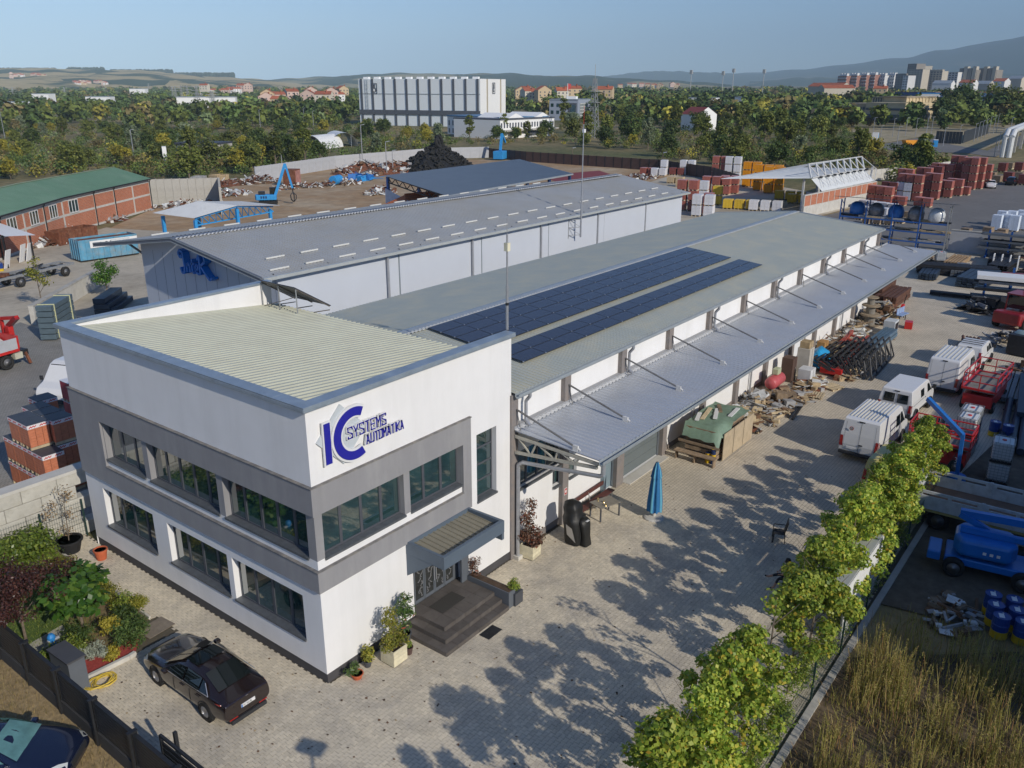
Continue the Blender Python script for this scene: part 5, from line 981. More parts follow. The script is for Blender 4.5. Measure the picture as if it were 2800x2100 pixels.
def car(label,loc,rz,paint,L=4.86,W=1.86,H=1.46,kind='sedan',roofglass=False,wheels=True,detail=True,glass=CARGLASS):
 """stations run from the front bumper to the tail; each gives bottom, bonnet/belt and roof heights and widths"""
 t=T('parked_car',label,'car',loc,rz);h=L/2;S_=L/4.86
 if kind == 'sedan':ST=[(2.44,.32,.70,.50,.62,.58,.44),(2.42,.27,.76,.56,.68,.64,.48),(2.34,.22,.84,.64,.78,.72,.57),(2.1,.20,.90,.72,.86,.81,.66),(1.6,.20,.93,.82,.90,.92,.74),(1.15,.20,.93,.88,.91,.99,.78),(.92,.20,.93,.90,.91,1.02,.78),(.45,.20,.93,.93,.91,1.29,.66),(.05,.20,.93,.95,.91,1.43,.60),(-.5,.20,.93,.96,.91,1.46,.60),(-1.0,.20,.93,.97,.90,1.42,.58),(-1.45,.20,.93,.98,.88,1.28,.58),(-1.95,.22,.92,.98,.86,1.07,.66),(-2.25,.26,.88,.96,.82,1.00,.68),(-2.38,.30,.86,.93,.81,.97,.66),(-2.43,.33,.84,.90,.79,.94,.64),(-2.445,.36,.82,.84,.76,.88,.62)]
 else:ST=[(2.3,.35,.62,.6,.6,.7,.4),(2.2,.25,.85,.75,.8,.85,.6),(1.7,.24,.92,.9,.88,1.0,.7),(1.1,.24,.93,1.0,.9,1.08,.75),(.9,.24,.93,1.02,.9,1.12,.75),(.3,.24,.93,1.04,.9,1.55,.64),(-.5,.24,.93,1.06,.9,1.62,.62),(-1.4,.24,.93,1.08,.9,1.58,.6),(-1.9,.24,.92,1.08,.88,1.45,.6),(-2.2,.28,.88,1.05,.84,1.12,.66),(-2.3,.4,.8,.8,.76,.9,.6)]
 kx,ky,kz=L/4.86,W/1.86,H/1.46 if kind == 'sedan' else H/1.62
 b=MB();n=8;glassf=[];rows=[]
 for (x,zb,ws,zs,wb_,zr,wr)in ST:
  x *= kx;r_=[(x,0,zb*kz),(x,ws*.92*ky,zb*kz),(x,ws*ky,(zb+.2)*kz),(x,(ws+.0)*ky,(zb+(zs-zb)*.62)*kz),(x,wb_*ky,zs*kz),(x,(wb_-.03)*ky,(zs+.03)*kz)if zr-zs>.15 else (x,(wb_*.97)*ky,(zs+.02)*kz),(x,wr*ky,(zr-.03)*kz if zr-zs>.15 else (zr-.01)*kz),(x,wr*.55*ky,zr*kz),(x,0,(zr+.015)*kz)]
  rows.append(r_)
 m=len(rows[0]);full=[r_+[(x,-y,z)for x,y,z in r_[-2:0:-1]]for r_ in rows];F=len(full[0]);b.v=[p for r_ in full for p in r_]
 for k in range(len(full)-1):
  for i in range(F):b.f.append((k*F+i,k*F+(i+1)% F,(k+1)*F+(i+1)% F,(k+1)*F+i));b.m.append(0)
 b.f.append(tuple(range(F))[::-1]);b.m.append(0);b.f.append(tuple((len(full)-1)*F+i for i in range(F)));b.m.append(0)
 b.build('body',paint,t,smooth=True,sub=2)
 def loft(k0,k1,i,off,shrink=.0):
  return None
 def gq(pts,nm,mat,o_=.012):
  p=[Vector(q_)for q_ in pts];c=sum(p,Vector())/len(p);nr=(p[1]-p[0]).cross(p[2]-p[0]).normalized()
  if nr.dot(c-Vector((c.x*.6,0,.5)))<0:nr=-nr
  MB().poly([q_+nr*o_ for q_ in p]).build(nm,mat,t)
 sc=lambda x,y,z:(x*kx,y*ky,z*kz)
 if kind == 'sedan':
  for y0,y1,y2,y3 in ((-.78,-.26,-.2,-.58),(-.26,.26,.2,-.2),(.26,.78,.58,.2)):gq([sc(.96,y0,1.015),sc(.96,y1,1.03),sc(.12,y2,1.415),sc(.12,y3,1.40)],'windscreen',glass,.022)
  gq([sc(-1.08,-.54,1.40),sc(-1.08,.54,1.40),sc(-1.86,.62,1.11),sc(-1.86,-.62,1.11)],'rear_window',glass,.035)
  for s in (1,-1):
   for q_ in ([(.72,.885,.985),(-.28,.895,1.0),(-.28,.665,1.385),(.12,.70,1.335)],[(-.36,.895,1.0),(-1.12,.885,1.01),(-1.12,.655,1.345),(-.36,.665,1.385)],[(-1.18,.88,1.01),(-1.62,.85,1.035),(-1.3,.67,1.27),(-1.18,.66,1.325)]):
    gq([sc(x,s*y,z)for x,y,z in q_],'side_window',glass,.03)
   m_=MB();[m_.bar(sc(a[0],s*(a[1]+.035),a[2]),sc(c_[0],s*(c_[1]+.035),c_[2]),.02,.02)for a,c_ in (((.76,.885,.975),(-1.66,.852,1.025)),((-1.66,.852,1.025),(-1.32,.68,1.28)))];m_.build('chrome_trim',ALU,t)
   MB().obox(sc(.62,s*1.0,1.0),(.2,.2,.14)).build('mirror',paint,t,bevel=.04)
   for x in (-.22,-1.1):MB().obox(sc(x,s*.945,.84),(.22,.03,.03)).build('handle',paint,t)
   for x in (.30,-.62):MB().obox(sc(x-.02,s*.935,.62),(.008,.012,.55)).build('door_seam',BLACK,t)
   m_=MB();m_.add([sc(-2.30,s*.82,.86),sc(-2.44,s*.60,.80),sc(-2.435,s*.42,.84),sc(-2.38,s*.42,.93),sc(-2.22,s*.83,.96),sc(-1.98,s*.885,.93)],[(0,1,2,3,4),(0,4,5)]);m_.build('tail_light',REDLENS,t)
   m_=MB();m_.add([sc(2.36,s*.72,.58),sc(2.18,s*.86,.62),sc(1.86,s*.87,.76),sc(2.12,s*.70,.79),sc(2.32,s*.52,.70)],[(0,1,2,3,4)]);[m_.v.__setitem__(i,(v_[0]+.03,v_[1]*1.02,v_[2]+.02))for i,v_ in enumerate(m_.v)];m_.build('headlight',CLEAR,t)
   MB().obox(sc(-2.42,s*.55,.36),(.04,.3,.04)).build('reflector',REDLENS,t)
  if roofglass:MB().add([sc(.0,-.5,1.462),sc(.0,.5,1.462),sc(-.62,.5,1.482),sc(-.62,-.5,1.482)],[(0,1,2,3)]).build('sunroof',CARGLASS,t)
  np_=MB().obox(sc(-2.455,0,.66),(.02,.52,.115)).build('number_plate',PLATEW,t);MB().obox(sc(-2.462,.235,.66),(.015,.045,.11)).build('plate_band',BLUEP,np_)
  MB().obox(sc(-2.41,0,.90),(.05,.09,.06)).build('badge',ALU,t);MB().obox(sc(-2.36,0,.25),(.25,1.3,.14)).build('diffuser',PLASTIC,t)
  MB().obox(sc(2.43,0,.58),(.05,.9,.2)).build('grille',PLASTIC,t)
  if detail:flatprint(t,'AC 042-BL',.075,BLACK,Vector(sc(-2.468,.19,.628)),(0,-1,0),(-1,0,0),.62)
  ax=(1.42,-1.42);wr=.345
 else:
  gq([sc(.86,-.74,1.12),sc(.86,.74,1.12),sc(.36,.6,1.53),sc(.36,-.6,1.53)],'windscreen',glass,.03);gq([sc(-1.95,-.58,1.42),sc(-1.95,.58,1.42),sc(-2.2,.62,1.14),sc(-2.2,-.62,1.14)],'rear_window',glass,.03)
  for s in (1,-1):
   gq([sc(.7,s*.89,1.06),sc(-1.7,s*.89,1.1),sc(-1.55,s*.68,1.5),sc(.3,s*.69,1.48)],'side_window',glass,.035);MB().obox(sc(-2.24,s*.78,.98),(.1,.16,.22)).build('tail_light',REDLENS,t);MB().obox(sc(2.16,s*.7,.78),(.14,.26,.12)).build('headlight',CLEAR,t);MB().obox(sc(.62,s*.99,1.08),(.18,.18,.14)).build('mirror',paint,t)
  ax=(1.38,-1.32);wr=.36
 for x in ax:
  for s in (1,-1):
   MB().lathe([(wr*1.0,-.12),(wr*1.13,-.12),(wr*1.13,.004),(wr*1.02,.004),(wr*1.0,-.12)],24,(x*kx,s*(.928*ky),wr*1.02),axis='y').build('wheel_arch',BLACK,t);wheel(t,x*kx,s*(.928*ky-.098),wr,.22,'alloy')
 return t
BROWN=M('dark brown metallic',(.022,.013,.012),.22,.25,var=.05,coat=1.,spec=.6)
car('glossy dark brown saloon parked on the forecourt beside the garden',(-2.52,3.28,0),R(90),BROWN,roofglass=True)
DBL=M('dark blue metallic',(.010,.016,.045),.2,.3,var=.05,coat=1.,spec=.6)
car('dark navy blue car parked outside the fence at the verge',(*(G(212,2062,.5)-Vector((math.cos(R(-50)),math.sin(R(-50)),0))*2.2).xy,-.02),R(-50),DBL,4.5,1.78,1.42,detail=False,glass=M('tinted teal glass',(.10,.22,.22),.08,0,var=.3,sc=2,spec=.8))
q=G(2718,514);car('white hatchback parked on the asphalt by the brick pallets',(q.x,q.y+.6,0),R(8)+math.pi,VANW,4.4,1.8,1.5,'suv',detail=False)
q=G(2755,506);car('black estate car parked behind the white hatchback',(q.x+1,q.y-.5,0),R(0),M('black car paint',(.012,.012,.014),.25,var=.05,coat=.8),4.8,1.9,1.75,'suv',detail=False)
BOARD=M('worn white board',(.56,.58,.58),.6,var=.1,sc=2,stain=(.20,.17,.14),ssc=2.2,samt=.45)
fb=T('flatbed_truck','white drop side flatbed truck standing in shade by the hedge','truck',(25.4,-16.4,0),R(-88))
DK=M('truck deck',(.20,.125,.085),.85,var=.2,sc=2)
MB().box(-3.6,4.4,-1.22,1.22,.98,1.18).build('deck',DK,fb);MB().box(-3.4,4.3,-.5,.5,.62,.97).build('chassis',DARKST,fb)
for s in (1,-1):
 for k in range(3):
  x0,x1=-3.6+2.68*k+.07,-3.6+2.68*(k+1)-.07;pn=MB();y0,y1=sorted((s*1.25,s*1.31))
  pn.box(x0,x1,y0,y1,1.05,1.68);pn.box(x0,x1,y0,y1,1.80,1.93);[pn.box(a-.08,a+.08,y0,y1,1.68,1.80)for a in (x0+.08,(x0+x1)/2,x1-.08)];pn.build('side_board',BOARD,fb)
 for k in range(4):MB().obox((-3.6+2.68*k,s*1.28,1.5),(.13,.1,.9)).build('stake',BOARD,fb)
 MB().box(-3.6,4.4,min(s*1.24,s*1.32),max(s*1.24,s*1.32),.93,1.03).build('edge_rail',M('rail yellowed',(.40,.33,.12),.6,var=.2),fb)
 for x in (-2.6,3.2):wheel(fb,x,s*.95,.48,.3)
 for z in (.45,.62):MB().bar((-1.6,s*1.25,z),(2.2,s*1.25,z),.06,.1).build('side_guard',ALU,fb)
MB().box(-3.72,-3.62,-1.25,1.25,1.05,1.93).build('tail_board',BOARD,fb)
cab=MB();cab.box(4.6,6.4,-1.15,1.15,.6,2.3);cab.build('cab',VANW,fb,bevel=.12);MB().box(6.405,6.42,-1.,1.,1.45,2.1).build('windscreen',CARGLASS,fb)
MB().add([(-3.66,-1.0,1.93),(-3.66,.9,1.93),(-3.66,.9,3.1),(-3.66,-1.0,3.1)],[(0,1,2,3)])
ld=MB();[ld.bar((-3.7,y,1.9),(-3.7,y,3.2),.07)for y in (-.1,.35,.8,1.2)];[ld.bar((-3.7,-.1,z),(-3.7,1.2,z),.07)for z in (2.0,3.2)];ld.build('ladder_rack',ALU,fb)
ct=T('crane_truck','red edged white tipper lorry with red folded loading crane','truck',(6.4,44.9,0),R(12))
MB().box(-6,3.0,-1.2,1.2,1.15,1.35).build('deck',CONC,ct)
for s in (1,-1):
 y0,y1=sorted((s*1.2,s*1.27));MB().box(-6,3.0,y0,y1,1.35,2.15).build('side_board',M('silver board',(.55,.57,.60),.45,.3,var=.08),ct);MB().box(-6,3.0,min(s*1.19,s*1.3),max(s*1.19,s*1.3),1.15,1.345).build('edge_rail',REDP,ct)
 for x in (-2.6,-.1,2.0):wheel(ct,x,s*1.05,.52,.34)
 MB().box(2.6,3.2,min(s*.8,s*1.25),max(s*.8,s*1.25),.6,1.05).build('toolbox',M('toolbox cream',(.5,.48,.38),.5),ct)
MB().box(2.92,3.05,-1.3,1.3,1.36,2.3).build('head_board',REDP,ct);MB().box(-6,3.2,-.5,.5,.75,1.14).build('chassis',DARKST,ct)
MB().add([(-6,-1.1,1.36),(2.8,-1.1,1.36),(2.8,.6,2.0),(1.2,1.1,2.2),(-6,1.1,1.9)],[(0,1,2,3,4)]).build('load',CONCL,ct)
for p in ((3.5,0,1.0),(3.5,0,1.6)):pass
MB().box(3.25,3.75,-1.1,1.1,.7,1.1).build('crane_base',DARKST,ct);MB().obox((3.5,.2,1.9),(.4,.5,1.7)).build('crane_column',REDP,ct,bevel=.05);MB().bar((3.5,.2,2.7),(3.45,-1.0,3.5),.32,.3).build('crane_arm',DRED,ct);MB().bar((3.45,-1.0,3.5),(3.5,.9,3.2),.26,.24).build('crane_arm',REDP,ct);MB().bar((3.5,.9,3.2),(3.6,1.0,1.4),.2,.2).build('crane_arm',REDP,ct)
for s in (1,-1):MB().bar((3.5,s*1.1,.9),(3.5,s*1.5,.1),.16).build('outrigger',RUST,ct)
tl=T('container_trailer','grey skeletal drawbar trailer standing in the neighbour yard','trailer',(23.4,72.6,0),R(17))
for s in (1,-1):
 MB().bar((-5.2,s*.95,1.15),(4.2,s*.95,1.15),.16,.24).build('side_rail',STEELP,tl);MB().bar((-4.6,s*.45,1.0),(4.,s*.45,1.0),.12,.2).build('chassis_beam',DARKST,tl)
 for x in (-2.6,2.9):wheel(tl,x,s*1.0,.52,.32)
for x in np.linspace(-4.8,4,8):MB().bar((x,-.95,1.2),(x,.95,1.2),.1).build('crossbar',STEELP,tl)
MB().bar((-5.2,0,.9),(-7.4,0,.6),.14).build('drawbar',DARKST,tl);MB().obox((-3.6,0,1.35),(.9,.8,.3),.4).build('turntable',RUST,tl);MB().bar((-2.5,-.5,1.3),(1.5,.4,1.5),.12).build('hook_arm',DARKST,tl)
ex=T('material_handler','bright blue scrap handling excavator with raised arm and grab','excavator',(*G(400+1850/5.53,380+985/5.53).xy,0),R(-40));ex.scale=(.66,)*3
MB().box(-2.3,2.3,-1.5,-1.,0,.9).build('track',BLACK,ex);MB().box(-2.3,2.3,1.,1.5,0,.9).build('track',BLACK,ex);MB().lathe([(1.0,.8),(1.0,1.15)],16).build('turntable',DARKST,ex)
MB().prism([(-2.9,-1.4),(2.0,-1.4),(2.2,-1.0),(2.2,1.0),(2.0,1.4),(-2.9,1.4),(-3.2,.8),(-3.2,-.8)],1.16,2.5).build('upper_body',SKYB,ex,bevel=.15)
for k in range(3):MB().obox((-1.6+k*.6,-1.41,1.9),(.4,.03,.6)).build('vent',NAVY,ex)
MB().obox((1.3,.75,3.3),(1.5,1.1,1.6)).build('cab',CARGLASS,ex,bevel=.06);cf=MB();[cf.bar((1.3+a*.75,.75+b*.55,2.5),(1.3+a*.75,.75+b*.55,4.12),.1)for a in (1,-1)for b in (1,-1)];cf.obox((1.3,.75,4.15),(1.6,1.2,.12));cf.build('cab_frame',DARKST,ex);MB().obox((-1.5,0,2.9),(1.6,1.6,.8)).build('engine_cover',DARKST,ex)
MB().bar((1.9,-.3,2.3),(5.0,-.3,10.2),.55,.7).build('boom',SKYB,ex);MB().bar((5.0,-.3,10.2),(6.4,-.3,4.0),.4,.5).build('stick',SKYB,ex);MB().tube((2.2,-.3,3.4),(4.2,-.3,7.4),.12,8).build('hydraulic_ram',DARKST,ex);MB().tube((6.4,-.3,4.0),(6.4,-.3,3.0),.14,8).build('rotator',DARKST,ex)
for k in range(5):a=2*math.pi*k/5;MB().pipe([(6.4,-.3,3.0),(6.4+.8*math.cos(a),-.3+.8*math.sin(a),2.2),(6.4+.7*math.cos(a),-.3+.7*math.sin(a),1.2),(6.4+.15*math.cos(a),-.3+.15*math.sin(a),.55)],.13,6).build('grab_claw',DARKST,ex)
e2=T('yard_crane','blue crane arm showing above the far shed roof','crane',(*G(1368,437).xy,0),R(20))
MB().box(-2.2,2.2,-1.4,1.4,.3,2.4).build('base',SKYB,e2,bevel=.1);MB().bar((0,0,2.4),(1.5,0,6.8),.6,.7).build('boom',SKYB,e2);MB().bar((1.5,0,6.8),(4.5,0,4.4),.45,.5).build('stick',SKYB,e2)
fk=T('forklift','dark red heavy forklift numbered 11 at the yard edge','forklift',(66.6,-11.1,0),R(-14))
MB().prism([(-2.2,.45),(1.5,.45),(1.6,1.25),(-.6,1.35),(-1.9,1.55),(-2.25,1.3)],-1.1,1.1,fn=lambda a,b,z:(a,z,b)).build('chassis',DRED,fk,bevel=.08);MB().obox((-2.2,0,1.05),(.6,2.2,1.0)).build('counterweight',DRED,fk,bevel=.15)
for s in (1,-1):
 for x,r_ in ((1.1,.62),(-1.4,.55)):wheel(fk,x,s*1.08,r_,.4)
cf=MB();[cf.bar((a,b,1.4),(a-.05*(a>0),b*.93,2.75),.1)for a in (-.75,.95)for b in (.85,-.85)];cf.obox((.08,0,2.78),(2.0,1.75,.1));cf.build('cab_frame',DRED,fk)
MB().obox((.1,0,2.1),(1.5,1.5,1.1)).build('cab_glass',CARGLASS,fk);m_=MB();[m_.box(1.75,1.95,y-.1,y+.1,.2,3.4)for y in (-.5,.5)];[m_.box(1.78,1.92,-.5,.5,z,z+.12)for z in (.5,2.0,3.2)];m_.build('mast',DARKST,fk);[MB().box(1.95,3.2,y-.07,y+.07,.2,.28).build('fork',DARKST,fk)for y in (-.4,.4)]
flatprint(fk,'11',.3,PLATEW,Vector((.35,-1.107,.75)),(1,0,0),(0,-1,0),.8);flatprint(fk,'11',.3,PLATEW,Vector((-.35,1.107,.75)),(-1,0,0),(0,1,0),.8)
def lift(label,loc,rz,L,Wd,zd,hr):
 o=T('platform_lift',label,'lift',loc,rz,None);MB().box(-L/2,L/2,-Wd/2,Wd/2,zd,zd+.12).build('deck',M('deck grey',(.20,.19,.17),.8,var=.2),o)
 rl=MB()
 for z in (zd+.14,zd+.6,zd+hr):
  for a,b in (((-1,-1),(1,-1)),((1,-1),(1,1)),((1,1),(-1,1)),((-1,1),(-1,-1))):rl.bar((a[0]*L/2,a[1]*Wd/2,z),(b[0]*L/2,b[1]*Wd/2,z),.06 if z>zd+.2 else .12)
 for i in range(4):
  for s in (1,-1):x=-L/2+L*i/3;rl.bar((x,s*Wd/2,zd),(x,s*Wd/2,zd+hr),.05)
 for s in (0,):[rl.bar((e*L/2,0,zd),(e*L/2,0,zd+hr),.05)for e in (1,-1)]
 rl.build('guard_rail',REDP,o);MB().box(-L/2+.1,L/2-.1,-Wd/2+.1,Wd/2-.1,.35,zd-.25).build('base',REDP,o,bevel=.05)
 sc_=MB();[sc_.bar((-L/2+.3,y,zd-.26),(L/2-.3,y,zd-.02),.09)for y in (-.4,.4)];[sc_.bar((L/2-.3,y,zd-.26),(-L/2+.3,y,zd-.02),.09)for y in (-.4,.4)];sc_.build('scissor',DRED,o)
 for x in (-L/2+.5,L/2-.5):
  for s in (1,-1):wheel(o,x,s*(Wd/2-.12),.36,.24)
 return o
l1=lift('red scissor lift platform with open guard rails behind the water tanks',(43.9,-12.4,0),R(-3),4.2,1.9,1.35,1.1)
l2=lift('red scissor lift marked 3 with brown deck by the yellow van',(32.2,-12.2,0),R(-90),3.0,1.7,1.35,.95)
MB().lathe([(.36,0),(.36,.03)],20,(.2,-.9,.8),axis='y').build('badge',REDP,l2);flatprint(l2,'3',.34,PLATEW,Vector((1.505,-.12,.55)),(0,1,0),(1,0,0),.8);flatprint(l2,'3',.34,PLATEW,Vector((.9,-.935,.62)),(1,0,0),(0,-1,0),.8)
bl=T('boom_lift','blue telescopic boom lift in deep shade at the picture edge','boom lift',(21.6,-16.3,0),R(-82))
BLUD=M('boom blue',(.012,.16,.52),.35,0,var=.1,coat=.4)
MB().prism([(-1.1,-.9),(-1.35,-.4),(-1.35,.4),(-1.1,.9),(.7,.85),(.95,.4),(.95,-.4),(.7,-.85)],.95,1.75).build('turret',BLUD,bl,bevel=.18,seg=3);MB().box(-1.6,1.7,-.75,.75,.45,.8).build('chassis',BLUD,bl,bevel=.06);MB().lathe([(.5,.8),(.5,.95)],16).build('turntable',DARKST,bl)
for x in (-1.2,1.3):
 for s in (1,-1):wheel(bl,x,s*.95,.42,.3)
MB().bar((-1.3,.35,2.35),(4.8,.35,2.55),.26,.3).build('boom',BLUD,bl);MB().bar((-1.2,-.2,1.9),(4.4,-.1,1.85),.22,.24).build('lower_boom',BLUD,bl);MB().bar((-1.3,.3,2.3),(.9,-.1,1.5),.2,.24).build('link',BLUD,bl);MB().obox((-2.0,-.3,.75),(.5,1.3,.4)).build('bumper',BLUD,bl,bevel=.05)
for k in range(3):MB().obox((-.2+.25*k,-.905,1.3),(.13,.01,.12)).build('decal',PLATEW,bl)
ye=T('yellow_digger','yellow backhoe digger parked on the far building site','digger',(*G(2372,398).xy,0),R(30));MB().box(-2,2,-1,1,.7,2.0).build('body',YEL,ye,bevel=.1);MB().box(-.8,.8,-.9,.9,2.0,3.2).build('cab',CARGLASS,ye);MB().bar((2,0,1.6),(4,0,4.2),.4).build('arm',YEL,ye);MB().bar((4,0,4.2),(5.5,0,1.5),.35).build('arm',YEL,ye);[wheel(ye,x,s*1.0,.7,.4)for x in (-1.3,1.4)for s in (1,-1)]
dp=T('orange_dumper','orange tipper trailer standing by the far new road','trailer',(*G(2498,405).xy,0),R(-44));MB().prism([(-3.4,1.2),(3.4,1.2),(4.0,2.6),(-4.0,2.6)],-1.2,1.2,fn=lambda a,b,z:(a,z,b)).build('tub',M('dumper orange',(.75,.30,.015),.45,var=.1),dp);MB().box(-3,3,-.5,.5,.7,1.19).build('chassis',DARKST,dp);[wheel(dp,x,s*.95,.55,.35)for x in (-2,0,2)for s in (1,-1)]
cb=T('portable_toilet','blue portable toilet cabin on the far road site','cabin',(*G(2556,402).xy,0),R(20));MB().box(-.7,.7,-.7,.7,0,2.3).build('cabin',SKYB,cb,bevel=.05);MB().box(-.75,.75,-.75,.75,2.3,2.45).build('roof',PLATEW,cb)
cb=T('site_cabin_box','small white site cabin beside the yellow digger','cabin',(*G(2392,385).xy,0),R(10));MB().box(-1.2,1.2,-1,1,0,3.0).build('cabin',PLATEW,cb);MB().box(.2,1.3,-1.1,1.1,.2,2.8).build('door',SKYB,cb)
# ================================================================ THINGS IN THE YARD
def one(name,label,cat,mb,mat,loc=(0,0,0),rz=0,group=None,**kw):return tag(mb.build(name,mat,None,loc,rz,**kw),label,cat,group)
um=T('closed_parasol','closed blue parasol standing on a pale round base in the yard','parasol',(17.35,-3.0,0))
MB().lathe([(.48,0),(.48,.05),(.40,.09),(.08,.11),(.08,.3)],20).build('base',CONCL,um,smooth=False);MB().tube((0,0,.1),(0,0,2.92),.025,8).build('pole',ALU,um)
BLU=M('parasol cloth',(.03,.16,.36),.85,var=.12,sc=4);CYA=M('parasol stripe',(.12,.36,.48),.85,var=.1,sc=4)
def folds(r_,z,n=32,amp=.3):return [(r_*(1+amp*(1 if k % 4 == 0 else (-.6 if k % 4 == 2 else .1)))*math.cos(2*math.pi*k/n),r_*(1+amp*(1 if k % 4 == 0 else (-.6 if k % 4 == 2 else .1)))*math.sin(2*math.pi*k/n),z+.03*math.sin(k*1.7))for k in range(n)]
def cloth(rings,mat2,par,nm):
 m_=MB();n=len(rings[0]);m_.v=[p for r_ in rings for p in r_]
 for k in range(len(rings)-1):
  for i in range(n):m_.f.append((k*n+i,k*n+(i+1)% n,(k+1)*n+(i+1)% n,(k+1)*n+i));m_.m.append(1 if i % 8 in (0,7)else 0)
 return m_.build(nm,mat2,par,smooth=True)
cloth([folds(.30,.38),folds(.29,.9),folds(.25,1.4),folds(.20,2.0),folds(.11,2.5)],[BLU,CYA],um,'canopy');cloth([folds(.22,2.12),folds(.16,2.5),folds(.05,2.88)],[BLU,CYA],um,'top_flap')
tb=T('garden_table','grey square garden table with small ornaments before the wall bench','table',(16.1,-1.05,0),R(-18))
TBG=M('table slate',(.22,.20,.165),.6,var=.12,sc=3)
MB().box(-.62,.62,-.42,.42,.69,.73).build('tabletop',TBG,tb,bevel=.01)
for a in (1,-1):
 for b in (1,-1):MB().bar((a*.57,b*.37,0),(a*.57,b*.37,.69),.06).build('leg',FRAME,tb)
for k,(x,y,h,lb)in enumerate(((15.95,-.75,.16,'tall shiny metal cup at the wall side of the table'),(16.0,-1.05,.1,'brass bowl in the middle of the table'),(15.75,-1.3,.12,'small brass cup on the table corner'))):one('table_cup',lb,'cup',MB().lathe([(.04,0),(.015,h*.4),(.05,h*.7),(.045,h)],10),M('brass',(.55,.42,.2),.3,.8),(x,y,.73),group='cups on the garden table')
be=T('wall_bench','long dark maroon wooden bench against the white warehouse wall','bench',(14.85,-.1,0));MAR=M('maroon wood',(.105,.038,.032),.6,var=.2,sc=4)
MB().box(0,3.1,-.38,-.02,.41,.46).build('seat',MAR,be);MB().box(0,3.1,.16,.20,.66,.86).build('backrest',MAR,be)
for x in (.15,1.55,2.95):m_=MB();m_.bar((x,-.32,0),(x,-.32,.41),.04);m_.bar((x,.0,.0),(x,.19,.8),.04);m_.build('leg',ALU,be)
fs=T('fire_sign','small red and white fire sign on the grey pilaster','sign',(14.3,.005,1.5));MB().box(-.11,.11,0,.012,0,.34).build('plate',PLATEW,fs);MB().box(-.09,.09,-.004,-.001,.02,.32).build('print',REDP,fs);MB().poly([(-.05,-.006,.1),(.04,-.006,.1),(.06,-.006,.2),(0,-.006,.28),(-.05,-.006,.2)]).build('symbol',PLATEW,fs)
gr=T('covered_grill','barbecue grill under a black weather cover beside the photinia','grill',(13.2,-1.35,0),R(-6));COV=M('black cover',(.016,.016,.015),.5,var=.3,sc=4,bump=.4,bsc=9)
def cov(rings,nm):
 m_=MB();n=20;rg=random.Random(len(nm))
 for (cx,cy,rx_,ry_,z)in rings:
  for k in range(n):a=2*math.pi*k/n;w_=1+.07*math.sin(5*a+z*3)+rg.uniform(-.02,.02);m_.v.append((cx+rx_*w_*math.copysign(abs(math.cos(a))**.6,math.cos(a)),cy+ry_*w_*math.copysign(abs(math.sin(a))**.6,math.sin(a)),z))
 for k in range(len(rings)-1):
  for i in range(n):m_.f.append((k*n+i,k*n+(i+1)% n,(k+1)*n+(i+1)% n,(k+1)*n+i));m_.m.append(0)
 m_.f.append(tuple((len(rings)-1)*n+i for i in range(n)));m_.m.append(0);return m_.build(nm,COV,gr,smooth=True)
cov([(0,.05,.42,.4,.05),(0,.05,.44,.42,.5),(0,.1,.45,.42,1.0),(0,.15,.5,.4,1.25),(.0,.2,.36,.34,1.4),(.0,.25,.4,.36,1.65),(0,.28,.32,.3,1.9),(0,.28,.1,.1,2.0)],'cover');cov([(.1,-.45,.24,.2,.03),(.1,-.42,.22,.18,.5),(.1,-.36,.28,.2,.95),(.1,-.3,.3,.22,1.15),(.1,-.25,.2,.16,1.3)],'side_cover')
MB().obox((.12,-.50,1.22),(.2,.1,.02)).build('tag',PLATEW,gr);MB().add([(-.43,-.3,.25),(-.43,.2,.5),(-.455,.25,1.0),(-.46,-.1,.9)],[(0,1,2,3)]).build('silver_patch',ALU,gr)
def planter(lb,x,y,s_,h,rz=0):
 o=T('wooden_planter',lb,'planter',(x,y,0),rz,None);PW=M('planter wood',(.66,.60,.42),.7,var=.12,sc=6,orand=.12)
 for k in range(4):
  z0=.05+h*k/4
  for (a0,a1,b0,b1)in ((-s_,s_,-s_,-s_+.03),(-s_,s_,s_-.03,s_),(-s_,-s_+.03,-s_+.031,s_-.031),(s_-.03,s_,-s_+.031,s_-.031)):MB().box(a0,a1,b0,b1,z0,z0+h/4-.008).build('board',PW,o)
 MB().box(-s_+.04,s_-.04,-s_+.04,s_-.04,.05,h-.05).build('soil',SOIL,o)
 for a in (1,-1):
  for b in (1,-1):MB().lathe([(.04,0),(.04,.05)],8,(a*(s_-.08),b*(s_-.08),0)).build('castor',PLASTIC,o)
 return o
planter('pale wooden planter with a yellow green shrub left of the steps',2.38,-.78,.33,.62,R(0));planter('pale wooden planter with the red leaved photinia by the downpipe',11.0,-.42,.33,.6,R(4))
def pot(lb,x,y,r_,h,mat,sq=False):
 o=T('plant_pot',lb,'plant pot',(x,y,0));m_=MB()
 if sq:m_.box(-r_,r_,-r_,r_,0,h);m_.build('pot',mat,o,bevel=.01)
 else:m_.lathe([(r_*.7,0),(r_*.95,h*.85),(r_*1.05,h*.86),(r_*1.05,h),(r_*.9,h),(r_*.88,h*.9)],16);m_.build('pot',mat,o,smooth=False)
 MB().lathe([(.001,h*.9),(r_*.9,h*.9)],14).build('soil',SOIL,o);return o
TER=M('terracotta',(.50,.12,.05),.75,var=.12,sc=5);POTG=M('pot grey',(.07,.075,.085),.5,var=.1)
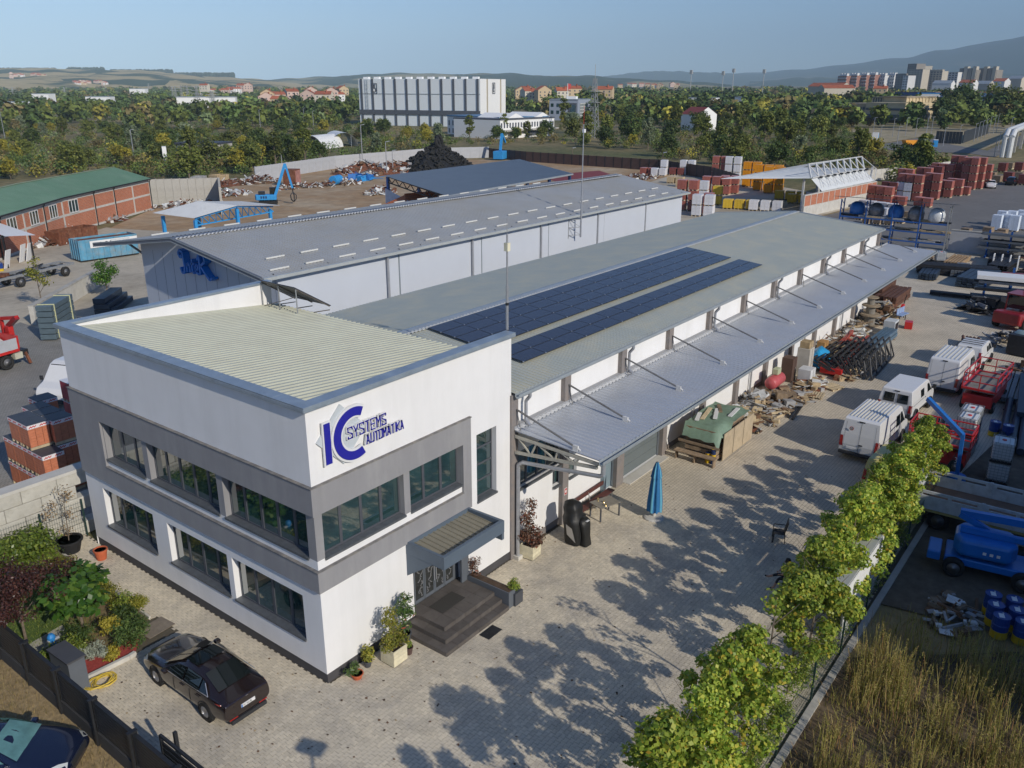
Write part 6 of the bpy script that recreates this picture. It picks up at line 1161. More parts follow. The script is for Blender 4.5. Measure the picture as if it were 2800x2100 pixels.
pot('bright terracotta pot standing alone on the side path',-.45,14.05,.28,.48,TER);pot('large black tub holding a withered climber by the mesh fence',-.95,15.75,.55,.6,BLACK);pot('low terracotta bowl with a spiky plant at the building corner',.95,-.42,.22,.2,TER);pot('pale pot hidden by a yellow green bush near the corner',1.6,-.25,.16,.25,POTG);pot('tall grey pot holding the oleander beside the steps',3.25,-.45,.26,.55,POTG);pot('small brown pot behind the wooden planter',2.98,-.9,.17,.3,M('brown pot',(.10,.06,.05),.7));pot('square dark grey pot with a green bush right of the steps',7.85,-1.95,.25,.55,POTG,True)
# ---- generic stock
def pallet_mesh():
 m_=MB()
 for k in range(7):y=-.5+.02+k*.16;m_.box(-.6,.6,y-.05,y+.05,.122,.144)
 for y in (-.45,0,.45):
  m_.box(-.6,.6,y-.05,y+.05,0,.022)
  for x in (-.52,0,.52):m_.box(x-.07,x+.07,y-.05,y+.05,.022,.1)
 for x in (-.52,0,.52):m_.box(x-.07,x+.07,-.5,.5,.1,.122)
 return m_
def pallet_parts(par,z=0,loc=(0,0),rz=0,mat=None):
 mat=mat or WOOD
 if 'p' not in WM:
  a=MB().box(-.6,.6,-.05,.05,0,.022).build('slat',WOOD);b=MB();[b.box(-.6,.6,y-.05,y+.05,0,.022)for y in (-.45,0,.45)];[b.box(x-.07,x+.07,y-.05,y+.05,.022,.1)for x in (-.52,0,.52)for y in (-.45,0,.45)];[b.box(x-.07,x+.07,-.5,.5,.1,.121)for x in (-.52,0,.52)];b=b.build('bearer',WOOD)
  WM['p']=(a.data,b.data);D.objects.remove(a);D.objects.remove(b)
 put(WM['p'][1],'bearer',par,(loc[0],loc[1],z),rz)
 for k in range(7):y=-.48+.16*k;put(WM['p'][0],'slat',par,(loc[0]-y*math.sin(rz),loc[1]+y*math.cos(rz),z+.122),rz)
def pallet(lb,x,y,rz=0,z=0):o=T('wooden_pallet',lb,'pallet',(x,y,z),rz,'loose wooden pallets in the yard');pallet_parts(o);return o
PROTO={}
def packet(key,mat,sx,sy,h,top=None,band=None,rows=3,cols=3,base=True):
 """a wrapped block of goods on a pallet: layered sides, lid, pallet"""
 if key in PROTO:return PROTO[key]
 o=T('goods_packet','x','pallet load');m_=MB()
 for k in range(rows):
  z0,z1=.145+(h-.145)*k/rows,.145+(h-.145)*(k+1)/rows
  for i in range(cols):
   for j in range(cols):m_.box(-sx/2+sx*i/cols+.008,-sx/2+sx*(i+1)/cols-.008,-sy/2+sy*j/cols+.008,-sy/2+sy*(j+1)/cols-.008,z0+.006,z1-.004)
 m_.build('load',mat,o);
 if top:MB().box(-sx/2-.01,sx/2+.01,-sy/2-.01,sy/2+.01,h,h+.02).build('lid',top,o)
 if band:
  bb_=MB();b0,b1=h-.2,h-.01;bb_.box(-sx/2-.012,sx/2+.012,-sy/2-.012,sy/2+.012,b0,b1);bb_.build('band',band,o)
 if base:m_=MB();[m_.box(-sx/2,sx/2,y-.06,y+.06,0,.13)for y in (-sy*.42,0,sy*.42)];m_.build('bearer',WOOD,o)
 PROTO[key]=o;o.location=(0,0,-50);return o
PLACED=[]
def place(key,x,y,z,rz,lb,group,nm='brick_pallet',cat='pallet load',sc=None):
 c=dup(PROTO[key],(x,y,z),rz,lb,sc=sc,group=group);c.name=nm;c['category']=cat;PLACED.append(c);return c
BRICKP=M('wrapped red brick',(.36,.115,.085),.5,var=.2,sc=3,orand=.12,spec=.5);BRICKO=M('orange block',(.50,.17,.085),.7,var=.15,sc=4,orand=.1);WHP=M('white wrap',(.72,.72,.74),.4,var=.08,sc=3,orand=.06);GRYP=M('grey block wrap',(.50,.50,.52),.5,var=.1,sc=3,orand=.12);PINKP=M('pink wrap',(.55,.27,.25),.45,var=.12,sc=3);BEIP=M('beige board',(.52,.40,.24),.7,var=.12,sc=3);DKL=M('dark lid',(.055,.062,.075),.55,var=.15);BANDM=M('white band',(.74,.70,.70),.5,var=.04)
packet('tile',BRICKO,1.0,1.0,1.28,DKL,BANDM,8,3);packet('brick',BRICKP,1.2,1.1,1.25,PINKP,None,5,2);packet('brickdark',M('dark brick wrap',(.20,.06,.05),.5,var=.2,sc=3),1.2,1.1,1.25,None,None,5,2);packet('white',WHP,1.2,1.1,1.3,None,None,3,2);packet('grey',GRYP,1.2,1.0,1.1,WHP,None,3,2);packet('orange',ORANGE,1.3,1.2,1.25,None,None,2,3);packet('yellow',YWRAP,1.25,1.15,1.2,None,None,1,3);packet('beige',BEIP,1.4,1.2,1.0,None,None,4,2);packet('board',WOODO,1.2,1.0,.9,None,None,8,1,True);packet('foam',M('white foam sacks',(.66,.72,.80),.6,var=.08,sc=3),1.2,1.2,2.2,None,None,8,2)
pt=PROTO['tile'];zz=MB()
for f_,(nx,ny)in enumerate(((-1,0),(0,-1))):
 for k in (-.27,.23):
  pts=[(-.16,0),(-.07,.1),(-.05,.02),(.06,.1),(.09,.02),(.18,.1)]
  for (a,b),(c,d_)in zip(pts[:-1],pts[1:]):
   if f_ == 0:zz.bar((-.516,-(k+a),1.12+b),(-.516,-(k+c),1.12+d_),.035,.008,up=(1,0,0))
   else:zz.bar((k+a,-.516,1.12+b),(k+c,-.516,1.12+d_),.035,.008,up=(0,1,0))
zz.build('red_mark',REDP,pt)
K=0
tl_lab=['in the sunlit front stack','in the second stack from the front','in the back shaded row','in the shaded row by the office']
for xi,yi,zi in [(1.05,22.2,0),(1.05,22.2,1),(1.05,22.2,2),(1.05,23.25,2),(1.05,23.25,1),(1.05,23.25,0),(1.05,21.15,0),(1.05,21.15,1),(1.05,24.3,0),(1.05,24.3,1),(2.1,21.9,0),(2.1,21.9,1),(2.1,21.9,2),(2.1,23,2),(2.1,23,1),(2.1,24.1,2),(2.1,24.1,1),(3.15,21.8,0),(3.15,21.8,1),(3.15,23,1),(2.9,25.2,0),(2.9,25.2,1),(2.9,25.2,2)]:
 lv=['bottom','middle','top'][zi];col_={1.05:'front column',2.1:'second column',3.15:'column by the office',2.9:'rear column'}[xi];rw={21.15:'nearest the wall',22.2:'at its corner',23.25:'one in from the corner',24.3:'at the far end'}.get(yi,f'row {["a", "near", "far"][1 if yi < 23 else 2]} side')
 place('tile',xi,yi,zi*1.31,0,f'terracotta tile pallet with dark lid, {lv} of the {col_}, {rw}','strapped tile pallets behind the block wall','tile_pallet')
for k,(x,y,z)in enumerate(((-1.6,23.3,0),(-1.6,24.4,0),(-2.8,23.3,0),(-1.6,23.3,1.05),(-2.8,24.4,0))):place('brick',x,y,z,0,['orange wrapped block pack at the wall edge','orange wrapped block pack behind the one at the wall edge','orange wrapped block pack at the picture edge','orange wrapped block pack on top of its neighbour','orange wrapped block pack in the back corner'][k],'orange block packs by the wall','block_pack',sc=(1,1,.85))
MG=M('magenta wrap',(.32,.025,.05),.45,var=.2,sc=4);packet('mag',MG,1.1,1.0,1.2,WHP,None,2,2)
for k,(x,y,z)in enumerate(((5.6,27.5,0),(5.6,27.5,1.22),(5.6,27.5,2.44),(6.7,29,0),(6.7,29,1.22))):place('mag',x,y,z,0,['lowest crimson pack beside the office','middle crimson pack beside the office','topmost crimson pack beside the office corner','lower crimson pack behind the first stack','upper crimson pack behind the first stack'][k],'crimson wrapped packs by the office','crimson_pack')
wb=T('box_truck','white box truck body behind the block wall at the picture edge','truck',(-.6,28.2,0),R(14));MB().box(-3.6,0,-1.2,1.2,.9,3.3).build('box_body',VANW,wb,bevel=.05);MB().corr((-3.6,-1.2,3.31),(3.6,0,0),(0,2.4,0),10,.03).build('roof',VANW,wb);MB().box(-3.4,-.2,-.5,.5,.5,.89).build('chassis',DARKST,wb)
for k in range(2):MB().lathe([(.10,0),(.10,.012),(.075,.012),(.075,0)],16,(-2.0+.3*k,-1.215,1.9),axis='y').build('ring_mark',REDP,wb)
for x in (-3,-.7):[wheel(wb,x,s*1.0,.45,.28)for s in (1,-1)]
pr_=random.Random(5);rowp=G(2590,490);
anchors=[((2427,560),2,3,'brick'),((2465,562),1,3,'brick'),((2505,550),3,3,'brick'),((2535,566),1,2,'brick'),((2555,545),3,2,'brick'),((2590,540),2,3,'brick'),((2618,535),2,2,'brick'),((2640,533),1,2,'brick'),((2655,518),4,2,'brick'),((2675,516),4,2,'brick'),((2695,512),3,2,'brick'),((2620,510),4,2,'brick'),((2590,512),3,3,'brick'),((2560,520),3,2,'brickdark'),((2530,525),3,2,'brick'),((2480,530),3,2,'brick'),((2440,545),2,2,'brickdark'),((2480,548),2,2,'white'),((2405,575),1,3,'grey'),((2380,590),1,2,'grey'),((2415,592),1,2,'grey'),((2440,580),1,2,'grey')]
nth=['first','second','third','fourth','fifth','sixth','seventh','eighth','ninth','tenth','eleventh','twelfth','thirteenth','fourteenth','fifteenth','sixteenth','seventeenth','eighteenth','nineteenth','twentieth','twenty first','twenty second']
cnm={'brick':'red brick','brickdark':'dark red brick','white':'white wrapped block','grey':'pale grey block','orange':'orange wrapped','yellow':'yellow wrapped','beige':'beige board','foam':'white foam'}
for i,((u,v),nl,nw,key)in enumerate(sorted(anchors,key=lambda a:a[0][0])):
 p=G(u,v);rz=R(-4)
 for a in range(nw):
  for l in range(nl):
   hh=1.27 if key != 'grey' else 1.1
   place(key,p.x+a*1.35*math.cos(rz)*.4,p.y+a*1.5,l*hh*1.2,rz+pr_.uniform(-.03,.03),f'{cnm[key]} pallet, {["ground", "second", "third", "top"][l]} tier {["front", "middle", "rear"][a]} of the {nth[i]} stack from the truss shed','brick pallets beside the asphalt yard',sc=1.2)
cl=[((1862,575),3,2,'brick'),((1905,590),2,2,'white'),((1935,585),2,1,'brick'),((1960,560),2,1,'yellow'),((1990,570),1,3,'yellow'),((2060,575),1,3,'white'),((1895,545),2,2,'white'),((1930,530),2,3,'brick'),((1980,528),2,2,'brick'),((1860,510),1,3,'beige'),((1835,500),1,2,'beige'),((1955,490),3,2,'brick'),((1990,492),3,2,'white'),((2010,490),2,1,'white'),((2040,510),3,2,'orange'),((2070,520),3,3,'orange'),((2100,528),3,2,'orange'),((2130,545),1,3,'yellow'),((2165,555),1,3,'yellow'),((2205,560),1,2,'yellow'),((1790,480),1,2,'white'),((1760,478),1,2,'brick'),((1815,478),2,1,'white'),((1840,478),1,2,'brickdark'),((1868,478),2,2,'white'),((1900,480),1,1,'grey')]
for i,((u,v),nl,nw,key)in enumerate(cl):
 p=G(u,v);rz=R(12)
 for a in range(nw):
  for l in range(nl):
   place(key,p.x+a*.6,p.y-a*1.75,l*1.65,rz+pr_.uniform(-.04,.04),f'{cnm[key]} pack, {["lowest", "second up", "top"][l]} in {["front", "middle", "rear"][a]}, {nth[i] if i < 22 else ["twenty third", "twenty fourth", "twenty fifth", "twenty sixth"][i-22]} stack past the warehouse ridge','wrapped goods stacked beyond the warehouse',sc=1.3)
for i,(u,v)in enumerate(((2370,610),(2400,612),(2430,614),(2462,610),(2490,606),(2350,600),(2510,612),(2450,596),(2480,594))):
 p=G(u,v);place('board',p.x,p.y,0,R(-6),f'weathered timber pack, {nth[i]} in the rows behind the blue rack','timber packs behind the rack','timber_pack')
for i,(u,v)in enumerate(((2622,658),(2655,656),(2690,655),(2730,656),(2760,660),(2700,642),(2740,640),(2640,645))):
 p=G(u,v);place('board',p.x,p.y,0,R(-8),f'pale stack of empty pallets, {nth[i]} along the low grey wall','pallet stacks along the grey wall','pallet_stack',sc=(1.1,1.1,1.2 if i % 2 else .8))
for i,(u,v)in enumerate(((2722,630),(2745,628),(2770,632),(2793,628),(2735,618),(2762,618),(2790,616))):
 p=G(u,v);place('foam',p.x,p.y,0,R(-4),f'tall wrapped white blue foam bale, {nth[i]} of the group on the asphalt','foam bales on the asphalt','foam_bale',cat='bale')
for i,(u,v)in enumerate(((2740,470),(2760,462),(2785,468),(2725,500),(2755,498),(2785,490),(2797,505),(2710,490))):
 p=G(u,v);place('board' if i % 2 else 'brickdark',p.x,p.y,0,R(-6),f'dark timber or block stack, {nth[i]} behind the parked cars','stacks behind the parked cars','timber_pack',sc=(1.6,1.6,1.7))
for k_ in list(PROTO):
 o=PROTO[k_]
 for ch in list(o.children):D.objects.remove(ch)
 D.objects.remove(o)
# ================================================================ STOCK ALONG THE WAREHOUSE WALL
TARP=M('green tarp',(.20,.29,.215),.6,var=.15,sc=3,bump=.6,bsc=5);PLY=M('plywood',(.46,.37,.25),.8,var=.15,sc=2)
ta=T('tarp_stack','green tarpaulin covered timber stack with plywood side by the wall','stack',(26.7,-1.75,0))
for k in range(6):MB().box(-1.9,1.9,-.95+.02*k,.9,.15+.28*k,.37+.28*k).build('timber_layer',WOODO,ta)
m_=MB();nx,ny=14,8;rg=random.Random(2)
for j in range(ny+1):
 for i in range(nx+1):x,y=-2.1+4.1*i/nx,-1.12+2.15*j/ny;e=(i in (0,))or j in (0,ny);m_.v.append((x,y,1.95-.75*(i == 0)-.5*(j == 0)*(i<6)+rg.uniform(-.06,.06)))
for j in range(ny):
 for i in range(nx):q=j*(nx+1)+i;m_.f.append((q,q+1,q+nx+2,q+nx+1));m_.m.append(0)
m_.build('tarpaulin',TARP,ta,smooth=True)
for k in range(3):MB().obox((-.9+1.35*k,-1.16,.85),(1.28,.04,1.55)).build('plywood_sheet',PLY,ta)
for k,(x,y,l,a,mt)in enumerate(((-.2,.55,1.9,.2,WOOD),(.1,.1,1.6,.35,PLATEW),(.9,-.6,1.5,.1,PLATEW),(1.0,.3,1.2,.5,WOODO),(-.9,.7,1.2,.3,PLATEW))):one('loose_board',['pale plank highest on the green tarpaulin','white board in the middle of the green tarpaulin','white board at the outer edge of the tarpaulin','brown plank at the far end of the tarpaulin','white board at the wall side of the tarpaulin'][k],'board',MB().obox((0,0,.03),(l,.22,.05)),mt,(26.7+x,-1.75+y,1.99),a,'boards lying on the green tarpaulin')
ob=T('work_bench','old wooden bench in front of the tarpaulin stack','bench',(24.25,-1.75,0));MB().box(-.22,.22,-1.2,1.2,.46,.51).build('seat',WOODO,ob);MB().bar((.3,-1.2,.95),(.3,1.2,.95),.04,.14).build('backrest',WOODO,ob)
for y in (-1.1,0,1.1):MB().bar((0,y,0),(.0,y,.46),.06,.3).build('leg',WOODO,ob)
for k,(y,z)in enumerate(((-.55,0),(-.55,.3),(-.85,0),(-.85,.3),(-.85,.6))):o=T('paint_bucket',['yellow bucket low in the first stack by the old bench','yellow blue bucket on top of the first stack by the old bench','blue bucket low in the second stack by the old bench','yellow bucket mid height in the second stack by the old bench','blue bucket topmost by the old bench'][k],'bucket',(24.65,-1.75+y,z),0,'paint buckets by the old bench');MB().lathe([(.12,0),(.14,.26),(.15,.28)],12).build('bucket',YEL if k in (0,1,3)else NAVY,o);MB().lathe([(.145,.281),(.145,.3)],12).build('lid',NAVY if k % 2 else YEL,o)
wbw=T('wheelbarrow','old wheelbarrow standing beyond the tarpaulin stack','wheelbarrow',(29.6,-2.6,0),R(-30));MB().add([(-.4,-.3,.55),(.4,-.25,.5),(.4,.25,.5),(-.4,.3,.55),(-.25,-.18,.25),(.25,-.15,.25),(.25,.15,.25),(-.25,.18,.25)],[(4,5,6,7),(0,1,5,4),(1,2,6,5),(2,3,7,6),(3,0,4,7)]).build('tray',RUST,wbw);wheel(wbw,.6,0.01,.18,.08);m_=MB();[m_.bar((.6,s*.05,.18),(-.9,s*.3,.5),.035)for s in (1,-1)];[m_.bar((-.25,s*.2,.3),(-.3,s*.22,0),.03)for s in (1,-1)];m_.build('frame',DARKST,wbw)
def heap(lb,x,y,sx,sy,h,n,mats,seed,cat='scrap heap',name='scrap_heap',rz=0,lmin=.3,lmax=1.6,group=None,core=None,th=(.03,.14),flat=.35):
 """a heap of odd bars, plates and boxes over a lumpy core; too mixed to count"""
 rg=random.Random(seed);o=T(name,lb,cat,(x,y,0),rz,group);m_=MB()
 if core is not None:
  c=MB();n2=14
  for j in range(n2+1):
   for i in range(n2+1):a,b=-1+2*i/n2,-1+2*j/n2;r_=min(1,math.hypot(a,b));c.v.append((a*sx,b*sy,h*.75*(1-r_**1.6)*(.75+rg.uniform(0,.4))-.03))
  for j in range(n2):
   for i in range(n2):q=j*(n2+1)+i;c.f.append((q,q+1,q+n2+2,q+n2+1));c.m.append(0)
  c.build('mound',core,o)
 for k in range(n):
  a=rg.uniform(0,6.283);r_=math.sqrt(rg.random());px,py=sx*r_*math.cos(a),sy*r_*math.sin(a);pz=h*(1-r_**1.6)*rg.uniform(.35,1.0)+.05
  mi=rg.randrange(len(mats));L=rg.uniform(lmin,lmax);M3=Matrix.Rotation(rg.uniform(0,6.28),4,'Z')@ Matrix.Rotation(rg.uniform(-flat,flat)*1.4,4,'Y')@ Matrix.Rotation(rg.uniform(-flat,flat),4,'X')
  t=rg.random();sz=(L,rg.uniform(*th),rg.uniform(*th))if t<.55 else ((L*.6,L*rg.uniform(.25,.6),.02)if t<.85 else (L*.4,L*.35,L*.3));m_.obox((px,py,pz),sz,0,mi,M3)
 p=m_.build('scrap_pieces',mats,o);p['kind']='stuff';return o
GREYJ=M('grey junk',(.33,.33,.33),.7,var=.3,sc=3);TANJ=M('tan junk',(.42,.32,.19),.8,var=.3,sc=3);CLR=M('plastic film',(.60,.62,.63),.25,var=.2,sc=4,spec=.8);WHJ=M('white junk',(.66,.66,.63),.6,var=.2,sc=3);BRJ=M('brown junk',(.16,.09,.05),.85,var=.3,sc=3)
heap('crumpled clear plastic and tan sheets against the wall beyond the tarpaulin',31.2,-.9,2.2,.9,.9,90,[CLR,TANJ,GREYJ,WHJ],11);heap('scattered planks and tools on the paving by the plastic heap',32.5,-2.3,2.8,.9,.35,60,[TANJ,GREYJ,WOOD,BRJ],12,flat=.12);heap('flat pallets heaped with brown boards and plates',36.6,-2.2,2.6,1.3,.5,90,[WOODO,TANJ,BRJ,GREYJ],13,flat=.1,lmax=2.0);heap('loose boards and scrap sheets before the grey cabinets',40.4,-2.4,1.7,1.0,.5,70,[TANJ,RUST,GREYJ,WHJ],14,flat=.1);heap('rusty and wooden offcuts behind the red frame',49.5,-.9,4.2,.8,.9,130,[TANJ,WOODO,RUST,WHJ],15);heap('pallets strewn with pale bricks and offcuts',53.2,-1.6,2.6,1.1,.6,110,[TANJ,WHJ,GREYJ,WOOD],16,flat=.15,lmax=1.);heap('planks and crates strewn along the wall before the pressure tank',35.0,-.9,2.0,.7,.8,80,[TANJ,WOODO,GREYJ,CLR],18);heap('boards and steel bits between the pallets and the red frame',44.2,-3.9,1.6,.7,.45,60,[TANJ,RUST,GREYJ],19,flat=.15);heap('pale timber and boxes by the wall behind the vent cabinet',56.2,-.9,2.2,.8,.9,90,[TANJ,WHJ,WOODO,GREYJ],20);heap('bars and brackets strewn past the cable reels',64.6,-.9,1.8,.9,.8,80,[RUST,GREYJ,TANJ],27);heap('machine parts and frames beside the cable reels',61.2,-1.4,2.0,1.2,1.8,120,[GREYJ,BRJ,DARKST,TANJ],17)
pallet('pale empty pallet on the paving before the red frame',40.9,-3.8,R(-20));pallet('worn pallet lying by the flat boards heap',38.6,-3.4,R(8));pallet('pallet lying under the grey steel boxes',57.2,-3.2,R(5))
for k,(x,y,z,sx,sy,h,m_,lb)in enumerate(((42.6,-1.2,0,.9,.9,2.0,M('cabinet beige',(.50,.47,.42),.6),'tall beige metal cabinet by the wall'),(42.6,-1.2,2.01,.8,.7,.45,TANJ,'cardboard box on top of the beige cabinet'),(40.6,-.8,0,.8,.8,1.7,M('cabinet brown',(.10,.06,.045),.6),'dark brown cabinet beside the white crate'),(41.1,-1.9,0,1.0,.9,1.0,M('crate white',(.62,.64,.66),.5),'white plastic crate in front of the brown cabinet'),(47.3,-.9,0,.9,.6,1.3,M('rusty panel',(.40,.22,.08),.7,var=.4,sc=2),'orange grey metal panel box by the blue tarp'))):
 o=T('cabinet',lb,'cabinet' if k not in (1,3)else 'box',(x,y,z));MB().box(-sx/2,sx/2,-sy/2,sy/2,0,h).build('body',m_,o,bevel=.03);MB().box(-.01,.01,-sy/2-.008,-sy/2-.001,.05,h-.05).build('door_gap',DARKST,o);MB().box(sx*.15,sx*.2,-sy/2-.02,-sy/2-.001,h*.4,h*.6).build('handle',ALU,o)
rt=T('pressure_tank','pink red horizontal pressure tank with a green motor by the wall','tank',(37.9,-.9,0));PKR=M('faded red',(.50,.10,.11),.45,var=.15);MB().lathe([(.001,-1),(.3,-.95),(.42,-.8),(.42,.8),(.3,.95),(.001,1)],16,(0,0,.75),axis='x').build('tank',PKR,rt,smooth=True);MB().obox((.1,0,1.4),(.6,.4,.4)).build('motor',M('motor green',(.45,.48,.32),.6),rt,bevel=.04);[MB().bar((x,0,0),(x,0,.5),.1,.5).build('leg',DARKST,rt)for x in (-.6,.6)]
btp=T('blue_tarp','crumpled bright blue tarpaulin over goods by the wall','tarpaulin',(45.3,-1.4,0));m_=MB();rg=random.Random(4);n2=12
for j in range(n2+1):
 for i in range(n2+1):a,b=-1+2*i/n2,-1+2*j/n2;r_=min(1,math.hypot(a,b)/1.2);m_.v.append((a*1.5,b*1.0,1.35*(1-r_**2)+rg.uniform(-.12,.12)))
for j in range(n2):
 for i in range(n2):q=j*(n2+1)+i;m_.f.append((q,q+1,q+n2+2,q+n2+1));m_.m.append(0)
m_.build('tarpaulin',M('tarp bright blue',(.03,.33,.66),.45,var=.15,sc=3),btp,smooth=True)
rd=T('ladder_frame','long red steel ladder frame lying along the wall','steel frame',(0,0,0));FRD2=M('weathered red',(.36,.06,.045),.55,var=.25,sc=2,stain=(.3,.2,.15),ssc=1)
A_,B2_=Vector((43.6,-2.6,.5)),Vector((52.2,-2.2,.9));sd=Vector((0,.62,.12))
for s in (1,-1):MB().bar(A_+sd*s,B2_+sd*s,.22,.34).build('side_beam',FRD2,rd)
for k in range(8):MB().bar(A_.lerp(B2_,(k+.3)/8)-sd,A_.lerp(B2_,(k+.3)/8)+sd,.25,.12).build('rung',FRD2,rd)
for k in range(3):MB().bar(A_.lerp(B2_,.15+.14*k)+sd*1.0+Vector((0,0,.2)),A_.lerp(B2_,.22+.14*k)+sd*.2+Vector((0,0,.35)),.5,.03).build('plate',TANJ,rd)
MB().obox(A_+Vector((-.2,-.3,-.1)),(.5,1.5,.45)).build('end_block',REDP,rd,bevel=.03);m_=MB();[m_.bar(B2_+Vector((-3,-.3+.0,.4)),B2_+Vector((-.5,-.5,1.0)),.04),m_.bar(B2_+Vector((-3,.4,.4)),B2_+Vector((-.5,.3,1.0)),.04)];m_.build('hand_rail',ALU,rd)
def truss_piece(x0,y0,x1,y1,z,h,tilt,par):
 a,b=Vector((x0,y0,z)),Vector((x1,y1,z));d=(b-a).normalized();up_=Vector((-d.y*math.sin(tilt),d.x*math.sin(tilt),math.cos(tilt)))*h;m_=MB();m_.bar(a,b,.1);m_.bar(a+up_,b+up_,.1);n=9
 for k in range(n):m_.bar(a.lerp(b,k/n)+(up_ if k % 2 else Vector()),a.lerp(b,(k+1)/n)+(Vector()if k % 2 else up_),.06)
 for k in (0,1):m_.bar(a.lerp(b,k),a.lerp(b,k)+up_,.08)
 m_.build('truss',M('truss black',(.05,.052,.056),.55,.3,var=.3),par)
tp=T('truss_stack','leaning stack of black lattice steel trusses on the paving','steel stack')
for k in range(9):truss_piece(44.0-.12*k,-5.5+.33*k,50.8-.25*k,-5.2+.30*k,.1+.05*k,1.45,.35+.08*k+(.25 if k>5 else 0),tp)
def beams(lb,a,b,n,w_,h_,mat,gap=.06,layers=1,group=None,name='beam_stack',z=.1,jit=.15,sec='box'):
 o=T(name,lb,'steel stack',(0,0,0),0,group);a,b=Vector((*a,0)),Vector((*b,0));d=(b-a).normalized();s_=Vector((-d.y,d.x,0));rg=random.Random(int(a.x*10+n));me_=None;L=(b-a).length
 for t in (.15,.85):q=a.lerp(b,t);MB().bar(q-s_*.1,q+s_*(n*(w_+gap)),.1,z*.9).build('bearer',WOODO,o)
 for l in range(layers):
  for k in range(n):
   p=a+s_*(k*(w_+gap))+Vector((0,0,z+l*(h_+.04)))+d*rg.uniform(-jit,jit)
   if me_ is None:
    m_=MB()
    if sec == 'box':m_.box(0,L,0,w_,0,h_)
    elif sec == 'I':m_.box(0,L,0,w_,0,h_*.12);m_.box(0,L,w_*.42,w_*.58,h_*.121,h_*.879);m_.box(0,L,0,w_,h_*.88,h_)
    else:m_.tube((0,w_/2,w_/2),(L,w_/2,w_/2),w_/2,10,caps=True);m_.tube((-.01,w_/2,w_/2),(0,w_/2,w_/2),w_*.38,10)
    e=m_.build('beam' if sec != 'pipe' else 'pipe',mat,o,p,math.atan2(d.y,d.x));me_=e.data
   else:put(me_,'beam' if sec != 'pipe' else 'pipe',o,p,math.atan2(d.y,d.x)+rg.uniform(-.008,.008))
 return o
BLST=M('blue grey steel',(.10,.17,.24),.45,.2,var=.15,sc=2);STB=M('black steel',(.03,.03,.033),.55,.3,var=.3,sc=3);STN=M('navy steel',(.035,.055,.085),.45,.3,var=.2,sc=2);STG=M('primed steel',(.17,.185,.20),.5,.3,var=.15,sc=2);STR=M('rusty steel',(.13,.062,.04),.75,.2,var=.35,sc=3)
beams('blue grey steel beams bundle beyond the black trusses',(50.4,-3.9),(56.5,-4.0),4,.22,.28,BLST,.05,2);beams('rusty orange brown beams between the red frame and trusses',(46.3,-3.4),(52.3,-3.0),4,.2,.2,M('orange rust steel',(.30,.14,.05),.7,var=.4,sc=1),.08,1);beams('two black angle bars lying on the paving near the pallets',(33.6,-3.8),(37.4,-3.3),2,.14,.08,STB,.15,1,z=.03)
beams('dark brown beam stack at the warehouse end',(66.0,-1.4),(71.5,-1.4),5,.3,.3,STR,.1,3);beams('rusty beam layers beyond the cable reels',(67.2,.2),(72.5,.3),4,.3,.3,STR,.1,4);beams('long black beam lying across the yard',(74.0,-2.6),(74.6,-8.3),2,.35,.3,STB,.1,1);beams('blue grey box beams lying in the middle distance',(81.0,-1.6),(87.5,-1.0),5,.3,.3,STN,.05,2);beams('grey channel bundle beside the blue box beams',(84.5,-3.6),(90,-3.2),4,.28,.28,STG,.05,2)
beams('navy plate stack beyond the forklift',(79.5,-6.4),(86,-6.8),5,.5,.2,STN,.04,4);beams('brown planks and beams beside the water tank',(90.5,-2.2),(96.0,-2.2),6,.2,.2,M('tan beams',(.35,.24,.14),.8,var=.3),.12,2);beams('dark beam pile below the low grey wall',(93,-6.8),(98.5,-6.2),8,.25,.25,STB,.05,3);beams('rusty beam pile below the blue rack',(94.5,-10.3),(99.0,-9.8),6,.25,.25,STR,.05,3);beams('long red steel beam lying across black stock',(86.2,.6),(87.8,-5.6),1,.3,.3,REDP,.05,1,z=.6);beams('black lattice beams under the red beam',(84.0,.9),(86.0,-6.6),7,.22,.3,STB,.06,3);beams('dark I beams stacked beside the blue rack',(88.0,-7.2),(93.6,-7.6),6,.3,.32,STB,.05,3,sec='I')
beams('black pipes lying behind the first water tanks',(33.4,-12.2),(38.6,-11.6),5,.26,.26,STB,.05,1,sec='pipe');beams('grey ribbed sheets lying beside the red platform',(44.6,-14.6),(51,-14.2),5,.28,.1,STG,.06,3);beams('thick dark pipes at the picture edge by the barrels',(36.0,-16.3),(45.0,-15.5),4,.42,.42,STN,.08,1,sec='pipe');beams('dark blue sheet stack at the picture edge',(41.5,-16.2),(50.0,-15.2),3,.5,.3,STN,.06,2);beams('purple brown pipes before the steel trough',(55.0,-10.3),(58.6,-9.6),5,.22,.22,STR,.04,2,sec='pipe')
def reel(lb,x,y,z,r_,h,up_=True):
 o=T('cable_reel',lb,'cable reel',(x,y,z),0,'wooden cable reels by the wall');WR=M('reel wood',(.30,.24,.17),.85,var=.2,sc=4)
 MB().lathe([(.001,0),(r_,0),(r_,.06),(.001,.06)],20).build('flange',WR,o);MB().lathe([(r_*.5,.06),(r_*.5,h-.06)],14).build('drum',M('reel drum',(.22,.2,.17),.85,var=.2),o);MB().lathe([(.001,h-.06),(r_,h-.06),(r_,h),(.001,h)],20).build('flange',WR,o)
reel('lowest wooden cable reel with a pink strap',59.0,-1.1,0,.85,.95);reel('middle wooden cable reel of the stack',59.0,-1.05,.96,.75,.8);reel('topmost wooden cable reel of the stack',58.95,-1.0,1.77,.6,.7);reel('single cable reel beside the reel stack',60.6,-.8,0,.75,.9)
